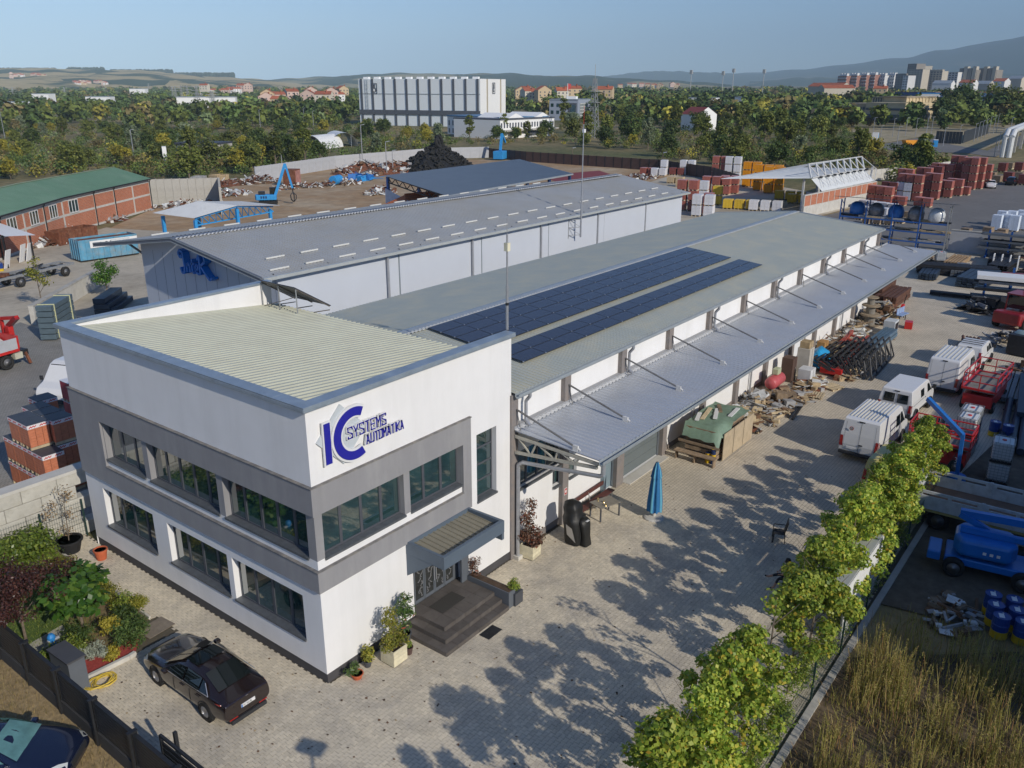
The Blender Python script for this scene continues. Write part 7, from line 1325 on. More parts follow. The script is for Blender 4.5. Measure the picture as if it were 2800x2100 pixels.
bxs=T('steel_boxes','light grey metal vent cabinet standing on a pallet','cabinet',(57.4,-3.2,.15));MB().box(-.6,.6,-.45,.45,0,1.0).build('body',M('light grey box',(.55,.58,.60),.5),bxs,bevel=.02);[MB().box(-.5+.25*k,-.33+.25*k,-.47,-.455,.15,.85).build('vent',DARKST,bxs)for k in range(4)]
rcx=T('red_crate','small bright red plastic crate alone on the paving','crate',(60.0,-4.0,0),R(10));MB().box(-.4,.4,-.3,.3,0,.6).build('crate',REDP,rcx,bevel=.02);[MB().box(-.3+.22*k,-.18+.22*k,-.315,-.302,.1,.5).build('slot',DRED,rcx)for k in range(3)]
rw=T('seat_row','pale blue bench seats on a steel frame by the reels','seats',(61.6,-2.9,0),R(-8));[MB().obox((k*.55,0,.6),(.5,.45,.06)).build('seat',M('pale blue seat',(.28,.38,.58),.5),rw)for k in range(3)];[MB().obox((k*.55,.25,.9),(.5,.06,.5)).build('backrest',MATS['pale blue seat'],rw)for k in range(3)];m_=MB();m_.bar((-.3,0,.45),(1.4,0,.45),.06);[m_.bar((x,0,0),(x,0,.45),.06)for x in (-.1,1.2)];m_.build('frame',DARKST,rw)
hr=T('hose_reel_cart','red wheeled hose reel behind the pale blue seats','cart',(63.4,-2.6,0));MB().lathe([(.42,-.1),(.42,.1),(.2,.1),(.2,-.1),(.42,-.1)],18,(0,0,.8),axis='y').build('reel',REDP,hr);MB().bar((-.6,0,.2),(.9,0,1.9),.06).build('handle',DARKST,hr);[MB().bar((.0,s*.2,0),(0,s*.1,.8),.06).build('leg',DARKST,hr)for s in (1,-1)]
IBCW=M('tank white',(.66,.67,.66),.4,var=.06,sc=2,spec=.5);
def ibc(lb,x,y,z=0,rz=0):
 o=T('water_tank',lb,'tank',(x,y,z),rz,'white caged water tanks');MB().box(-.56,.56,-.46,.46,.16,1.08).build('tank',IBCW,o,bevel=.07,seg=2);m_=MB();a,b=.6,.5
 for zz in np.linspace(.17,1.1,7):[m_.bar((s*a,-b,zz),(s*a,b,zz),.018)for s in (1,-1)];[m_.bar((-a,s*b,zz),(a,s*b,zz),.018)for s in (1,-1)]
 for k in range(7):
  u=-1+2*k/6;[m_.bar((s*a,u*b,.12),(s*a,u*b,1.1),.018)for s in (1,-1)];[m_.bar((u*a,s*b,.12),(u*a,s*b,1.1),.018)for s in (1,-1)]
 for y_ in (-.25,.25):m_.bar((-a,y_,1.11),(a,y_,1.11),.03)
 m_.build('cage',STEELP,o);MB().lathe([(.11,1.08),(.11,1.12),(.001,1.13)],14).build('cap',REDP,o);MB().box(-.6,.6,-.5,.5,0,.11).build('pallet_base',DARKST,o)
 for k in range(2):MB().box(-.2+.4*k-.012,-.2+.4*k+.012,-.475,-.462,.2,1.05).build('rib',IBCW,o)
 return o
ibc('caged white tank on top, nearest the red platform rails',36.0,-12.9,1.14);ibc('caged white tank on top, second from the yellow van side',34.6,-13.0,1.14);ibc('caged white tank at ground level under the platform side stack',36.0,-12.9);ibc('caged white tank at ground level under the second stack',34.6,-13.0);ibc('upper caged white tank of the stack next to the blue barrels',31.9,-15.1,1.14,.1);ibc('lower caged white tank of the stack next to the blue barrels',31.9,-15.1,0,.1);ibc('lone caged white tank with a label at the far awning end',91.5,.2,.3,.3)
def barrel(lb,x,y,z=0,grp='blue and yellow oil barrels'):
 o=T('oil_barrel',lb,'barrel',(x,y,z),0,grp);BB=M('barrel blue',(.012,.05,.24),.35,var=.1,coat=.3);BY=M('barrel yellow',(.62,.42,.02),.4,var=.1)
 MB().lathe([(.29,.30),(.29,.5),(.305,.52),(.305,.55),(.29,.57),(.29,.86),(.3,.88),(.28,.88),(.27,.86),(.001,.86)],18).build('drum',BB,o,smooth=False);MB().lathe([(.292,.0),(.3,.02),(.292,.04),(.292,.29),(.302,.295)],18).build('band',BY,o)
 MB().obox((0,.02,.868),(.28,.18,.006),.3).build('label',PLATEW,o);MB().lathe([(.03,.861),(.03,.88)],8,(.2,0,0)).build('bung',ALU,o);return o
for k,(x,y,lb)in enumerate(((38.4,-13.9,'blue and yellow barrel at the red platform corner'),(38.2,-14.6,'blue and yellow barrel beside the one at the platform corner'),(17.1,-17.5,'blue and yellow barrel nearest the weeds'),(17.8,-17.2,'blue and yellow barrel behind the nearest one'),(18.5,-17.0,'blue and yellow barrel at the back of the dark group'),(17.2,-18.2,'blue and yellow barrel at the picture edge in front'),(17.9,-17.9,'blue and yellow barrel in the middle of the dark group'),(18.6,-17.7,'blue and yellow barrel at the back picture edge'))):barrel(lb,x,y)
dv=T('davit_arm','blue angled steel jib standing in a blue barrel base','crane',(29.4,-13.6,0));MB().lathe([(.42,0),(.42,.35)],16).build('base',M('barrel yellow',(.62,.42,.02),.4),dv);MB().lathe([(.43,.351),(.43,.75),(.001,.76)],16).build('base_drum',BLUEP,dv);MB().bar((0,0,.7),(.15,.1,2.9),.17).build('post',BLUEP,dv);MB().bar((.15,.1,2.85),(1.6,2.2,3.9),.2,.22).build('jib',BLUEP,dv)
rk2=T('covered_rack','tall blue storage rack with a dark roof holding big bags','rack',(99.6,1.4,0),R(91));RB_=M('rack blue',(.02,.10,.34),.45,var=.15)
for k in range(5):
 x=3.2*k;m_=MB();[m_.bar((x,s*.7,0),(x,s*.7,5.6),.13)for s in (1,-1)];[m_.bar((x,-.7,z),(x,.7,z+.7),.06)for z in np.arange(.3,5,.9)];m_.build('upright',RB_ if k else STEELP,rk2)
for z in (1.0,2.2,3.4):
 for s in (1,-1):MB().bar((0,s*.7,z),(12.8,s*.7,z),.1,.16).build('beam',RB_,rk2)
 m_=MB();rg=random.Random(int(z*10));[m_.obox((rg.uniform(.4,12.4),rg.uniform(-.5,.5),z+.2),(rg.uniform(.6,2.4),rg.uniform(.2,.6),rg.uniform(.08,.3)),0,rg.randrange(3))for _ in range(30)];p_=m_.build('shelf_goods',[DARKST,GREYJ,TANJ],rk2);p_['kind']='stuff'
MB().corr((-.8,-1.3,5.65),(0,2.8,.3),(14.4,0,0),36,.05).build('roof',DARKST,rk2)
for k in range(5):
 x=1.5+2.4*k;o=T('big_bag',['silver big bag at the open end of the rack','dark silver big bag second along the rack','blue big bag in the middle of the rack','dark silver big bag fourth along the rack','blue big bag nearest the warehouse roof'][k],'bag',(99.6+.05*x,1.4+x,3.5),0,'big bags on the rack top shelf');MB().lathe([(.6,0),(.95,.3),(.98,1.0),(.8,1.5),(.4,1.75),(.001,1.8)],12).build('bag',[CLR,M('silver film',(.22,.22,.23),.3,.3,var=.4,sc=3),BLUEP,MATS['silver film'],BLUEP][k],o,smooth=True)
lw_=T('grey_yard_wall','low pale grey wall at the end of the steel yard','wall',(100.8,1.2,0),R(-89));MB().box(0,8.2,-.15,.15,0,2.6).build('wall',M('grey wall',(.44,.45,.47),.8),lw_);MB().box(0,8.2,-.2,.2,2.61,2.7).build('coping',CONC,lw_);lw2=MB().box(8.3,30,-.15,.15,0,2.6).build('wall',MATS['grey wall'],lw_)
def rack(lb,x,y,rz,L,H,n,sh,stock,seed,roof=None):
 o=T('steel_rack',lb,'rack',(x,y,0),rz,'blue cantilever racks for steel')
 for k in range(n):xx=L*k/(n-1);m_=MB();m_.bar((xx,0,0),(xx,0,H),.2);[m_.bar((xx,-.9,z),(xx,.9,z),.12)for z in sh];m_.bar((xx,-.9,.1),(xx,.9,.1),.2);m_.build('upright',RB_,o)
 rg=random.Random(seed)
 for z in sh:
  for k in range(7):MB().box(-.8+rg.uniform(-.3,.3),L+rg.uniform(0,1.),-.8+.23*k,-.8+.23*k+.16,z+.07,z+.07+rg.uniform(.08,.25)).build('bar_stock',rg.choice(stock),o)
 if roof:MB().box(-.8,L+1,-1.2,1.0,H+.05,H+.14).build('roof',roof,o);MB().box(-.8,L+1,-1.2,-1.1,H-.2,H+.05).build('fascia',roof,o)
rack('tall blue rack of white bars before the low grey wall',99.6,-3.2,R(-89),4.6,3.2,3,(1.0,1.8,2.6),[STEELP,STG,STB],1);rack('blue rack of rusty sections behind the white roofed rack',80.5,-8.6,R(-82),5,2.4,3,(.8,1.6),[STR,STG,STEELP,DRED],2);rack('blue rack under a flat white roof near the forklift',72.5,-7.4,R(-80),6,2.9,4,(.7,1.5,2.2),[STEELP,STG,STB],3,PLATEW);rack('blue rack with a slatted grey roof by the low grey wall',95.5,-8.2,R(-84),4,2.8,3,(1.0,1.9),[STR,STB,TANJ],4,STEELP)
heap('black tangled lattice and pipe scrap below the white roofed rack',70.5,-9.2,1.6,3.2,1.2,120,[STB,DARKST,GREYJ,STG],21,lmax=3.0);heap('steel offcuts and troughs beside the forklift',60.5,-11.6,2.4,1.6,1.0,80,[STB,GREYJ,TANJ,STG],22);heap('dark mixed steel stock in the middle of the far yard',88,-9.6,4,2,1.0,120,[STB,STR,STG,DARKST],23,lmax=3.5,flat=.1);heap('dark scrap lumber behind the grey ribbed sheets',52,-14.2,3.2,1.2,.8,90,[STB,BRJ,STG],24,flat=.15,lmax=2.4);heap('brown scrap boards and pallets at the dark yard edge',17.6,-15.9,1.6,.9,.35,60,[WOODO,GREYJ,BRJ,WHJ],25,flat=.15,lmax=.9);heap('iron scrap and steel frames beside the far water tank',94,2.6,3,2,1.0,110,[STB,STR,TANJ,WOODO],26)
tb2=T('gas_cage','glass fronted steel tank cage by the forklift','tank',(57.6,-12.7,0),R(-10));MB().box(-1.0,1.0,-.8,.8,.1,1.6).build('frame_box',DARKST,tb2);MB().lathe([(.001,-.8),(.4,-.75),(.62,-.5),(.62,.5),(.4,.75),(.001,.8)],16,(0,0,1.2),axis='y').build('tank',M('glass green',(.30,.40,.40),.15,.1),tb2,smooth=True)
wb2=T('white_posts','white tubular frames standing in the steel stock','frame',(91,-5.2,0));[MB().pipe([(0,-k*.8,0),(0,-k*.8,1.8),(.6,-k*.8,1.8),(.6,-k*.8,0)],.05,6).build('hoop',PLATEW,wb2)for k in range(5)]
m_=MB();rg=random.Random(31)
for k in range(420):
 x,y=rg.uniform(-5,27),rg.uniform(-11.5,-.6)
 if k<150:x,y=rg.uniform(-5.5,3.4),rg.uniform(-4,6)
 if x>-.2 and y>-.2 or (3.5<x<7.6 and y>-2.3):continue
 s_=rg.uniform(.02,.055);a=rg.uniform(0,6.3);m_.add([(x+s_*math.cos(a+t)*(1 if t != 1.6 else .6),y+s_*math.sin(a+t),.008+.012*(t>3))for t in (0,1.6,3.1,4.7)],[(0,1,2,3)],k % 3)
m_.build('fallen_leaves',[BRJ,TANJ,SOIL])['kind']='stuff'
# ---- scrap yard on the left
sc_m=[RUST,STR,GREYJ,WHJ,BRJ];
for i,(u,v,sx,sy,h,n,lb)in enumerate(((395,545,9,5,3.0,160,'rusty scrap heap piled before the brick gable end'),(360,575,6,4,2.0,130,'mixed white and rust scrap by the brick wall corner'),(525,560,8,5,1.6,170,'white and grey light scrap under the blue canopy'),(600,535,9,5,2.2,170,'silver scrap heap behind the blue canopy'),(260,605,6,4,2.0,130,'rusty plates and beams along the brick wall'),(630,505,9,4,2.2,120,'brown shredded scrap heap at the grey wall'),(700,500,8,4,3.2,130,'dark wire scrap heap beside the rusty container'),(820,512,9,4,1.6,110,'low dark scrap heap behind the excavator'),(990,470,12,5,4.6,200,'tall heap of rusty steel bars at the yard wall'),(1080,472,12,5,5.0,220,'tangle of brown pipes beside the tyre pile'),(930,505,8,4,2.2,90,'low scrap line with a blue drum in the yard'),(1040,530,5,3,3.0,90,'white goods heap at the open shed corner'),(520,455,4,3,4,80,'scrap filling the concrete bunker'),(150,665,5,3,1.8,120,'white tangled wire and scrap before the container'),(160,640,5,2.5,2.6,90,'rust brown skips full of scrap by the wall'),(1210,505,8,4,2.0,70,'scattered scrap by the far sheds'),(1740,490,10,4,2.0,110,'red brown timber scrap beyond the hall end'))):
 p=G(u,v);heap(lb,p.x,p.y,sx*.75,sy*.75,h*.55,n,sc_m if i not in (3,2,11)else [WHJ,GREYJ,CLR,RUST],40+i,core=MATS['rust']if i in (0,4,5,8,9,12)else None,lmin=.8,lmax=3.2 if i in (8,9)else 2.0,th=(.06,.22),flat=.5)
for i,(u,v,rz,sx,m_,lb)in enumerate(((200,660,.3,6.2,RUST,'long rusty open skip before the brick wall'),(180,625,.5,4.5,RUST,'rusty skip behind the long one'),(520,520,.9,5,RUST,'tilted rusty skip by the concrete bunker'),(545,505,.7,3.2,GREYJ,'grey crate skip beside the tilted one'),(600,500,.2,3.4,TANJ,'pale concrete box at the grey wall'))):
 p=G(u,v);o=T('scrap_skip',lb,'skip',(p.x,p.y,0),rz,'steel skips in the scrap yard');q=MB()
 for f_ in ((-sx/2,sx/2,-1.2,-1.14),(-sx/2,sx/2,1.14,1.2),(-sx/2,-sx/2+.06,-1.139,1.139),(sx/2-.06,sx/2,-1.139,1.139)):q.box(*f_,.1,1.7)
 q.box(-sx/2,sx/2,-1.2,1.2,.0,.099);q.build('hull',m_,o);[MB().box(-sx/2+.4+k*(sx-.8)/5-.05,-sx/2+.4+k*(sx-.8)/5+.05,-1.28,-1.205,.1,1.7).build('rib',m_,o)for k in range(6)]
ty=T('tyre_pile','big black heap of worn tyres in the scrap yard','tyre pile',(*G(1195,462).xy,0),R(20));tm=MB().lathe([(.30,-.14),(.52,-.17),(.62,-.1),(.62,.1),(.52,.17),(.30,.14),(.30,-.14)],10).build('tyre',TREAD);tmd=tm.data;D.objects.remove(tm);rg=random.Random(9)
c=MB();c.lathe([(13,-.1),(10,1.6),(6,3.6),(3,5.0),(.01,5.6)],14);[c.v.__setitem__(i,(x*(.9+.2*rg.random()),y*.62*(.9+.2*rg.random()),z))for i,(x,y,z)in enumerate(c.v)];c.build('core',BLACK,ty)
for k in range(230):
 a=rg.uniform(0,6.28);r_=math.sqrt(rg.random());z=5.8*(1-r_**1.25)+.25;o=put(tmd,'tyre',ty,(13*r_*math.cos(a),8*r_*math.sin(a),z));o.rotation_euler=(rg.uniform(-.9,.9),rg.uniform(-.9,.9),rg.uniform(0,6));
 if k % 3 == 0:o.scale=(1.25,)*3
 if k<3:o.scale=(2.1,)*3;o.location=(-1.5+k*1.6,-1+k*.5,6.2+.3*k);o.rotation_euler=(1.2,.3*k,.5*k)
bc=T('blue_container','worn light blue open container with a white lettered band','container',(34.6,79.4,0),R(-4));CB=M('worn blue steel',(.10,.30,.44),.6,var=.2,sc=1.5,stain=(.30,.26,.2),ssc=1.,samt=.6)
for f_ in ((-3.4,3.4,-1.25,-1.18),(-3.4,3.4,1.18,1.25),(-3.4,-3.33,-1.179,1.179),(3.33,3.4,-1.179,1.179)):MB().box(*f_,.2,2.5).build('side_panel',CB,bc)
MB().box(-3.4,3.4,-1.25,1.25,.1,.199).build('floor',DARKST,bc);MB().box(-3.3,3.3,-1.15,1.15,.2,2.3).build('load',RUST,bc);[MB().box(-3.3+.66*k-.05,-3.3+.66*k+.05,-1.32,-1.251,.2,2.45).build('rib',CB,bc)for k in range(11)];[MB().box(-3.47,-3.401,-1.2+.6*k-.05,-1.2+.6*k+.05,.2,2.45).build('rib',CB,bc)for k in range(5)]
bd=MB().box(-2.2,3.35,-1.345,-1.322,1.5,2.3).build('band',PLATEW,bc);flatprint(bc,'FEROK C',.5,BLACK,Vector((-1.9,-1.346,1.62)),(1,0,0),(0,-1,0),1.0,gap=.3)
rc2=T('rusty_container','rusty red shipping container beside the excavator','container',(*G(800,508).xy,0),R(30));MB().box(-1.5,1.5,-1.3,1.3,.1,3.3).build('box',RUST,rc2,bevel=.03);MB().box(-1.3,1.3,-1.36,-1.31,.3,3.1).build('door',M('faded rust door',(.42,.20,.16),.7,var=.3,sc=1),rc2)
bdm=T('blue_drum','blue steel drum lying in the scrap yard','drum',(*G(920,505).xy,0),.4);MB().lathe([(.9,-1.6),(.95,-1.5),(.95,1.5),(.9,1.6)],16,(0,0,.95),axis='x').build('drum',SKYB,bdm);heap('heap of bright blue steel pipes in the scrap yard',*G(990,492).xy,4.5,2,1.6,40,[SKYB,BLUEP],70,lmin=2,lmax=5)
wc=T('white_shelter','tilted white sheet roof shelter at the brick building','shelter',(25.4,85.0,0),R(38));MB().add([(-3,-2.6,3.6),(2,-3.2,2.9),(2.6,1.6,4.4),(-2.6,1.4,5.0)],[(0,1,2,3)]).build('roof',PLATEW,wc);[MB().bar((x,y,0),(x,y,z),.14).build('post',DARKST,wc)for x,y,z in ((-2.6,-2,3.6),(1.8,-2.6,3.0),(2.2,1.2,4.3))]
for k,(x,y)in enumerate(((24.6,81.6),(27.2,83.9),(28.1,84.2))):o=T('white_door',['white door panel leaning at the shelter front','white glazed door leaning by the brick wall','white door leaning behind the glazed one'][k],'door',(x,y,0),R(38),'white doors leaning by the shelter');MB().obox((0,0,1.05),(1.0,.08,2.1),mat=Matrix.Rotation(.25,4,'X')).build('leaf',PLATEW,o);MB().obox((0,-.05,1.2),(.5,.03,1.2),mat=Matrix.Rotation(.25,4,'X')).build('glazing',GLASS,o)
barrel('green blue barrel beside the white shelter',23.4,80.8,0,'barrels by the shelter')
ss=T('steel_stack','banded stack of grey steel packs in the neighbour yard','steel stack',(15.2,50.6,0),R(43));[MB().box(-1.9+.03*(k % 2),2.4,-.6,.6,.1+.46*k,.5+.46*k).build('pack',M('banded grey steel',(.13,.18,.21),.45,.3,var=.12),ss,bevel=.02)for k in range(6)];[MB().box(x-.05,x+.05,-.64,.64,.1,2.86).build('strap',M('strap yellow',(.6,.6,.35),.6),ss)for x in (-1.3,1.8)]
ns_=T('navy_steel_stack','dark navy sheet packs beside the low wall','steel stack',(22.6,55.4,0),R(43));[MB().box(-3,2.4-.4*k,-.9+.3*k,.7,.1+.5*k,.55+.5*k).build('pack',STN,ns_,bevel=.02)for k in range(3)]
heap('rusty brown beam bundle behind the crane lorry',4.2,52.0,5,1.2,1.5,60,[BRJ,STR],81,rz=R(40),lmin=3,lmax=6,flat=.05)
# ================================================================ GARDEN, FENCES, PEOPLE
gb=zone('garden_bed',[(-5.75,6.95),(-3.1,6.80),(-1.75,8.3),(-1.62,8.35),(-1.25,16.6),(-5.75,16.6)],M('bed soil',(.20,.14,.075),.95,var=.4,sc=4,bump=.5,bsc=20,stain=(.10,.15,.03),ssc=.6,samt=.8),.03)
zone('lawn',[(-5.7,8.6),(-4.4,8.7),(-3.2,11.5),(-2.4,14.8),(-5.7,14.9)],M('lawn green',(.075,.12,.025),.95,var=.35,sc=5,bump=.5,bsc=40),.036);zone('mulch',[(-5.2,6.98),(-3.0,6.86),(-2.4,7.6),(-5.1,8.0)],M('red mulch',(.34,.055,.045),.9,var=.3,sc=12,bump=.6,bsc=40),.037);zone('garden_path',[(-5.4,9.3),(-4.0,9.7),(-3.8,10.6),(-5.5,10.3)],CONC,.041)
kb=T('garden_kerb','pale concrete kerb round the front garden bed','kerb')
kp=[(-5.1,6.85),(-4.2,6.80),(-3.3,6.74),(-3.05,6.78)]
for a,b in zip(kp[:-1],kp[1:]):MB().bar((*a,.07),(*b,.07),.12,.18).build('kerb_stone',CONCL,kb)
for k in range(9):MB().bar((-1.55+.03*k,8.4+.9*k,.05),(-1.52+.03*k,9.28+.9*k,.05),.08,.1).build('kerb_stone',CONCL,kb)
mt=tag(MB().box(-.55,.55,-.42,.42,0,.02).build('drain_cover',M('brown cover',(.22,.185,.145),.9,var=.2,sc=4),None,(-1.75,7.65,.03),.08),'brown grey rectangular cover plate at the garden corner','cover')
bx=T('meter_box','tall dark grey utility cabinet at the fence and garden corner','cabinet',(-5.25,6.85,0),R(2));MB().box(-.28,.28,-.62,.62,0,1.35).build('cabinet',FRD,bx,bevel=.01);MB().box(-.32,.32,-.66,.66,1.351,1.42).build('lid',M('lid dark',(.09,.09,.095),.45,.2),bx);[MB().box(.282,.29,-.6+.62*k,-.02+.62*k,.1,1.25).build('door',M('cabinet door',(.11,.11,.115),.5),bx)for k in range(2)]
hz=T('hose_coil','coiled yellow garden hose on the paving by the cabinet','hose',(-4.55,6.2,0));m_=MB();rg=random.Random(3);pts=[]
for k in range(110):a=k*.4;r_=.32+.06*math.sin(k*.31)+.03*rg.random();pts.append((r_*math.cos(a)*(1.3 if k>60 else 1)+.1*math.sin(k*.05),r_*.9*math.sin(a),.03+.0015*k+.02*rg.random()))
m_.pipe(pts,.017,5);m_.build('hose',M('hose yellow',(.62,.45,.06),.5),hz)
hy=T('hydrant','small blue hydrant post in the garden','hydrant',(-4.85,8.95,0));MB().lathe([(.11,0),(.11,.75),(.14,.77),(.14,.85),(.08,.95),(.001,.96)],14).build('body',M('hydrant blue',(.03,.22,.55),.4),hy,smooth=False);MB().lathe([(.07,-.2),(.07,.2)],10,(.05,0,.7),axis='x').build('outlet',ALU,hy)
tq=tag(MB().box(-.2,.2,-.28,.28,0,.05).build('watering_tray',M('mint plastic',(.06,.42,.28),.4),None,(-4.85,7.55,.05),.6),'mint green plastic tray in the mulch','tray')
FD=M('fence dark',(.030,.031,.034),.45,.25,var=.15);FW=M('fence wall',(.045,.043,.042),.85,var=.15)
fn=T('slat_fence','dark grey horizontal slat fence on a low wall along the garden','fence',(-5.95,0,0))
MB().box(-.13,.13,-1.8,17,-.05,.5).build('base_wall',FW,fn)
posts=[12.57,10.32,8.07,5.84,3.55,1.3,-.95];PS=None;SLT=None
for y in posts+[14.8]:
 m_=MB();m_.box(-.2,-.131,y-.05,y+.05,.02,1.68);m_.box(-.1,.06,y-.05,y+.05,.501,1.68);m_.box(-.22,.08,y-.065,y+.065,1.681,1.72);m_.build('post',FD,fn)
for y0 in posts:
 for k in range(9):
  z=.54+.118*k
  if SLT is None:o=MB().box(-.03,.01,.06,2.18,0,.098).build('slat',FD,fn,(-.06,y0,z));SLT=o.data
  else:put(SLT,'slat',fn,(-.06,y0,z))
 MB().box(-.09,.03,y0+.06,y0+2.18,1.6,1.64).build('top_rail',FD,fn)
gt_=T('sliding_gate','dark sliding gate frame at the bottom picture edge','gate',(-5.62,0,0));m_=MB();[m_.bar((0,a,z),(0,b,z),.08)for a,b,z in ((.45,-5,1.75),(.45,-5,.3))];m_.bar((0,.45,.2),(0,.45,1.78),.08);m_.bar((.3,.2,0),(.3,.2,1.8),.1);m_.build('frame',FD,gt_);[MB().box(-.02,.02,-5,.4,.42+.2*k,.56+.2*k).build('slat',FD,gt_)for k in range(6)]
MG_=M('fence green',(.02,.05,.045),.5,.2,var=.15)
def meshfence(lb,pts,h,stp,x0=None,wire=.006,name='mesh_fence'):
 o=T(name,lb,'fence');n=0
 for p,q in zip(pts[:-1],pts[1:]):
  L=math.hypot(q[0]-p[0],q[1]-p[1]);a=math.atan2(q[1]-p[1],q[0]-p[0])
  m_=MB();[m_.bar((0,0,z),(L,0,z),wire)for z in np.arange(.08,h,.2)];[m_.bar((x,0,.05),(x,0,h),wire)for x in np.arange(.05,L,.1)]
  w_=m_.build('wire_panel',MG_,o,(p[0],p[1],0),a);w_['kind']='stuff';MB().box(-.03,.03,-.03,.03,0,h+.06).build('post',MG_,o,(p[0],p[1],0),a)
 return o
meshfence('green wire mesh fence on dark posts behind the young tree row',[(-3.0+3.07*k,-13.2)for k in range(12)],1.5,1);meshfence('dark wire mesh panel fence between the block wall and the office',[(.2,16.55),(-1.6,16.6),(-3.5,16.62),(-5.6,16.62)],1.75,1)
MB_k=tag(MB().box(-3,31,-.12,.12,-.1,.06).build('fence_kerb',CONC,None,(0,-13.35,0)),'low concrete kerb under the green mesh fence','kerb')
gz=T('white_canopy','white tarpaulin canopy behind the young trees','canopy');WC=M('canopy white',(.74,.74,.73),.6,var=.04)
MB().add([(12.8,-13.0,2.55),(17.4,-13.0,2.55),(17.4,-11.35,2.05),(12.8,-11.35,2.05),(12.8,-13.0,2.52),(17.4,-13.0,2.52),(17.4,-11.35,2.02),(12.8,-11.35,2.02)],[(0,1,2,3),(7,6,5,4),(0,3,7,4),(1,5,6,2),(2,6,7,3),(0,4,5,1)]).build('roof',WC,gz);MB().box(12.8,17.4,-13.04,-13.01,.3,2.5).build('back_sheet',WC,gz)
for x in (12.85,17.35):
 for y,h in ((-12.98,2.5),(-11.4,2.03)):MB().bar((x,y,0),(x,y,h),.06).build('post',ALU,gz)
ch=T('garden_chair','dark mesh garden chair standing alone in the shade','chair',(18.9,-8.45,0),R(200));CH=M('chair dark',(.025,.024,.022),.6,var=.1)
MB().box(-.25,.25,-.24,.24,.42,.45).build('seat',CH,ch);MB().obox((0,.27,.75),(.5,.03,.62),mat=Matrix.Rotation(-.2,4,'X')).build('backrest',CH,ch)
for s in (1,-1):m_=MB();m_.pipe([(s*.29,-.28,0),(s*.29,-.26,.64),(s*.29,.26,.66),(s*.27,.34,1.05)],.02,6);m_.build('armrest',CH,ch);[MB().bar((s*.26,y,0),(s*.25,y*.9,.43),.035).build('leg',CH,ch)for y in (-.24,.26)]
def person(lb,loc,rz,shirt,skin,hair,trousers,shoe,pose):
 """one skinned body; pose gives the joints in metres around the seat"""
 o=T('person',lb,'person',loc,rz);J=pose
 E_=[('pel','spine'),('spine','chest'),('chest','neck'),('neck','head'),('head','crown'),('chest','ls'),('ls','le'),('le','lh'),('chest','rs'),('rs','re'),('re','rh'),('pel','lp'),('lp','lk'),('lk','la'),('la','lt'),('pel','rp'),('rp','rk'),('rk','ra'),('ra','rt')]
 RR=dict(pel=.13,spine=.125,chest=.14,neck=.055,head=.095,crown=.075,ls=.065,le=.045,lh=.032,rs=.065,re=.045,rh=.032,lp=.095,lk=.065,la=.045,lt=.035,rp=.095,rk=.065,ra=.045,rt=.035)
 names=list(J);me=D.meshes.new('body');me.from_pydata([J[n]for n in names],[(names.index(a),names.index(b))for a,b in E_],[]);ob_=D.objects.new('body',me);COL.objects.link(ob_);sk=ob_.modifiers.new('skin','SKIN');
 for i,n in enumerate(names):me.skin_vertices[0].data[i].radius=(RR[n],RR[n])
 me.skin_vertices[0].data[names.index('pel')].use_root=True;ss_=ob_.modifiers.new('sub','SUBSURF');ss_.levels=2
 dg=bpy.context.evaluated_depsgraph_get();me2=D.meshes.new_from_object(ob_.evaluated_get(dg));D.objects.remove(ob_);me2.name='body'
 for m_ in (skin,shirt,trousers,shoe):me2.materials.append(m_)
 V={n:Vector(J[n])for n in names};seg=[('head',0),('crown',0),('neck',0),('chest',1),('spine',1),('ls',1),('rs',1),('le',0),('re',0),('lh',0),('rh',0),('pel',2),('lp',2),('rp',2),('lk',2),('rk',2),('la',0),('ra',0),('lt',3),('rt',3)]
 for p in me2.polygons:p.use_smooth=True;p.material_index=min(seg,key=lambda s_:(V[s_[0]]-p.center).length)[1]
 b=D.objects.new('body',me2);COL.objects.link(b);b.parent=o
 hd=V['head'].lerp(V['crown'],.55);fw=Vector((0,-1,0));MB().lathe([(.001,.13),(.08,.11),(.112,.03),(.108,-.05),(.09,-.08)],14,hd+Vector((0,.02,.0))).build('hair',hair,o,smooth=True)
 for s in (1,-1):MB().lathe([(.001,-.012),(.012,0),(.001,.012)],8,hd+Vector((s*.035,-.098,-.02))).build('eye',BLACK,o);MB().lathe([(.001,-.02),(.022,0),(.001,.02)],8,hd+Vector((s*.10,.01,-.03))).build('ear',skin,o)
 MB().obox(hd+Vector((0,-.112,-.045)),(.022,.03,.04)).build('nose',skin,o);MB().obox(hd+Vector((0,-.095,-.085)),(.045,.012,.01)).build('mouth',DRED,o)
 for k,(hn,en)in enumerate((('lh','le'),('rh','re'))):
  d=(V[hn]-V[en]).normalized();sd_=d.cross(Vector((0,0,1))).normalized();dn=d.cross(sd_)
  for q in range(4):a=V[hn]+d*.03+sd_*(-.03+.02*q);b1=a+d*(.045+.008*(q in (1,2)));m_=MB();m_.tube(a,b1,.010,6,r2=.009);m_.tube(b1,b1+d*.03+dn*.02,.009,6,r2=.006);m_.build('finger',skin,o)
  a=V[hn]+sd_*(-.028);MB().tube(a,a+d*.045-sd_*.03,.011,6,r2=.008).build('thumb',skin,o)
 return o
SK=M('skin',(.46,.26,.17),.55,var=.05);HR=M('dark hair',(.02,.014,.01),.6);LB=M('light blue shirt',(.42,.52,.68),.8,var=.06);DK_=M('dark clothes',(.02,.02,.024),.85,var=.2);SH_=M('white shoe',(.70,.72,.74),.6)
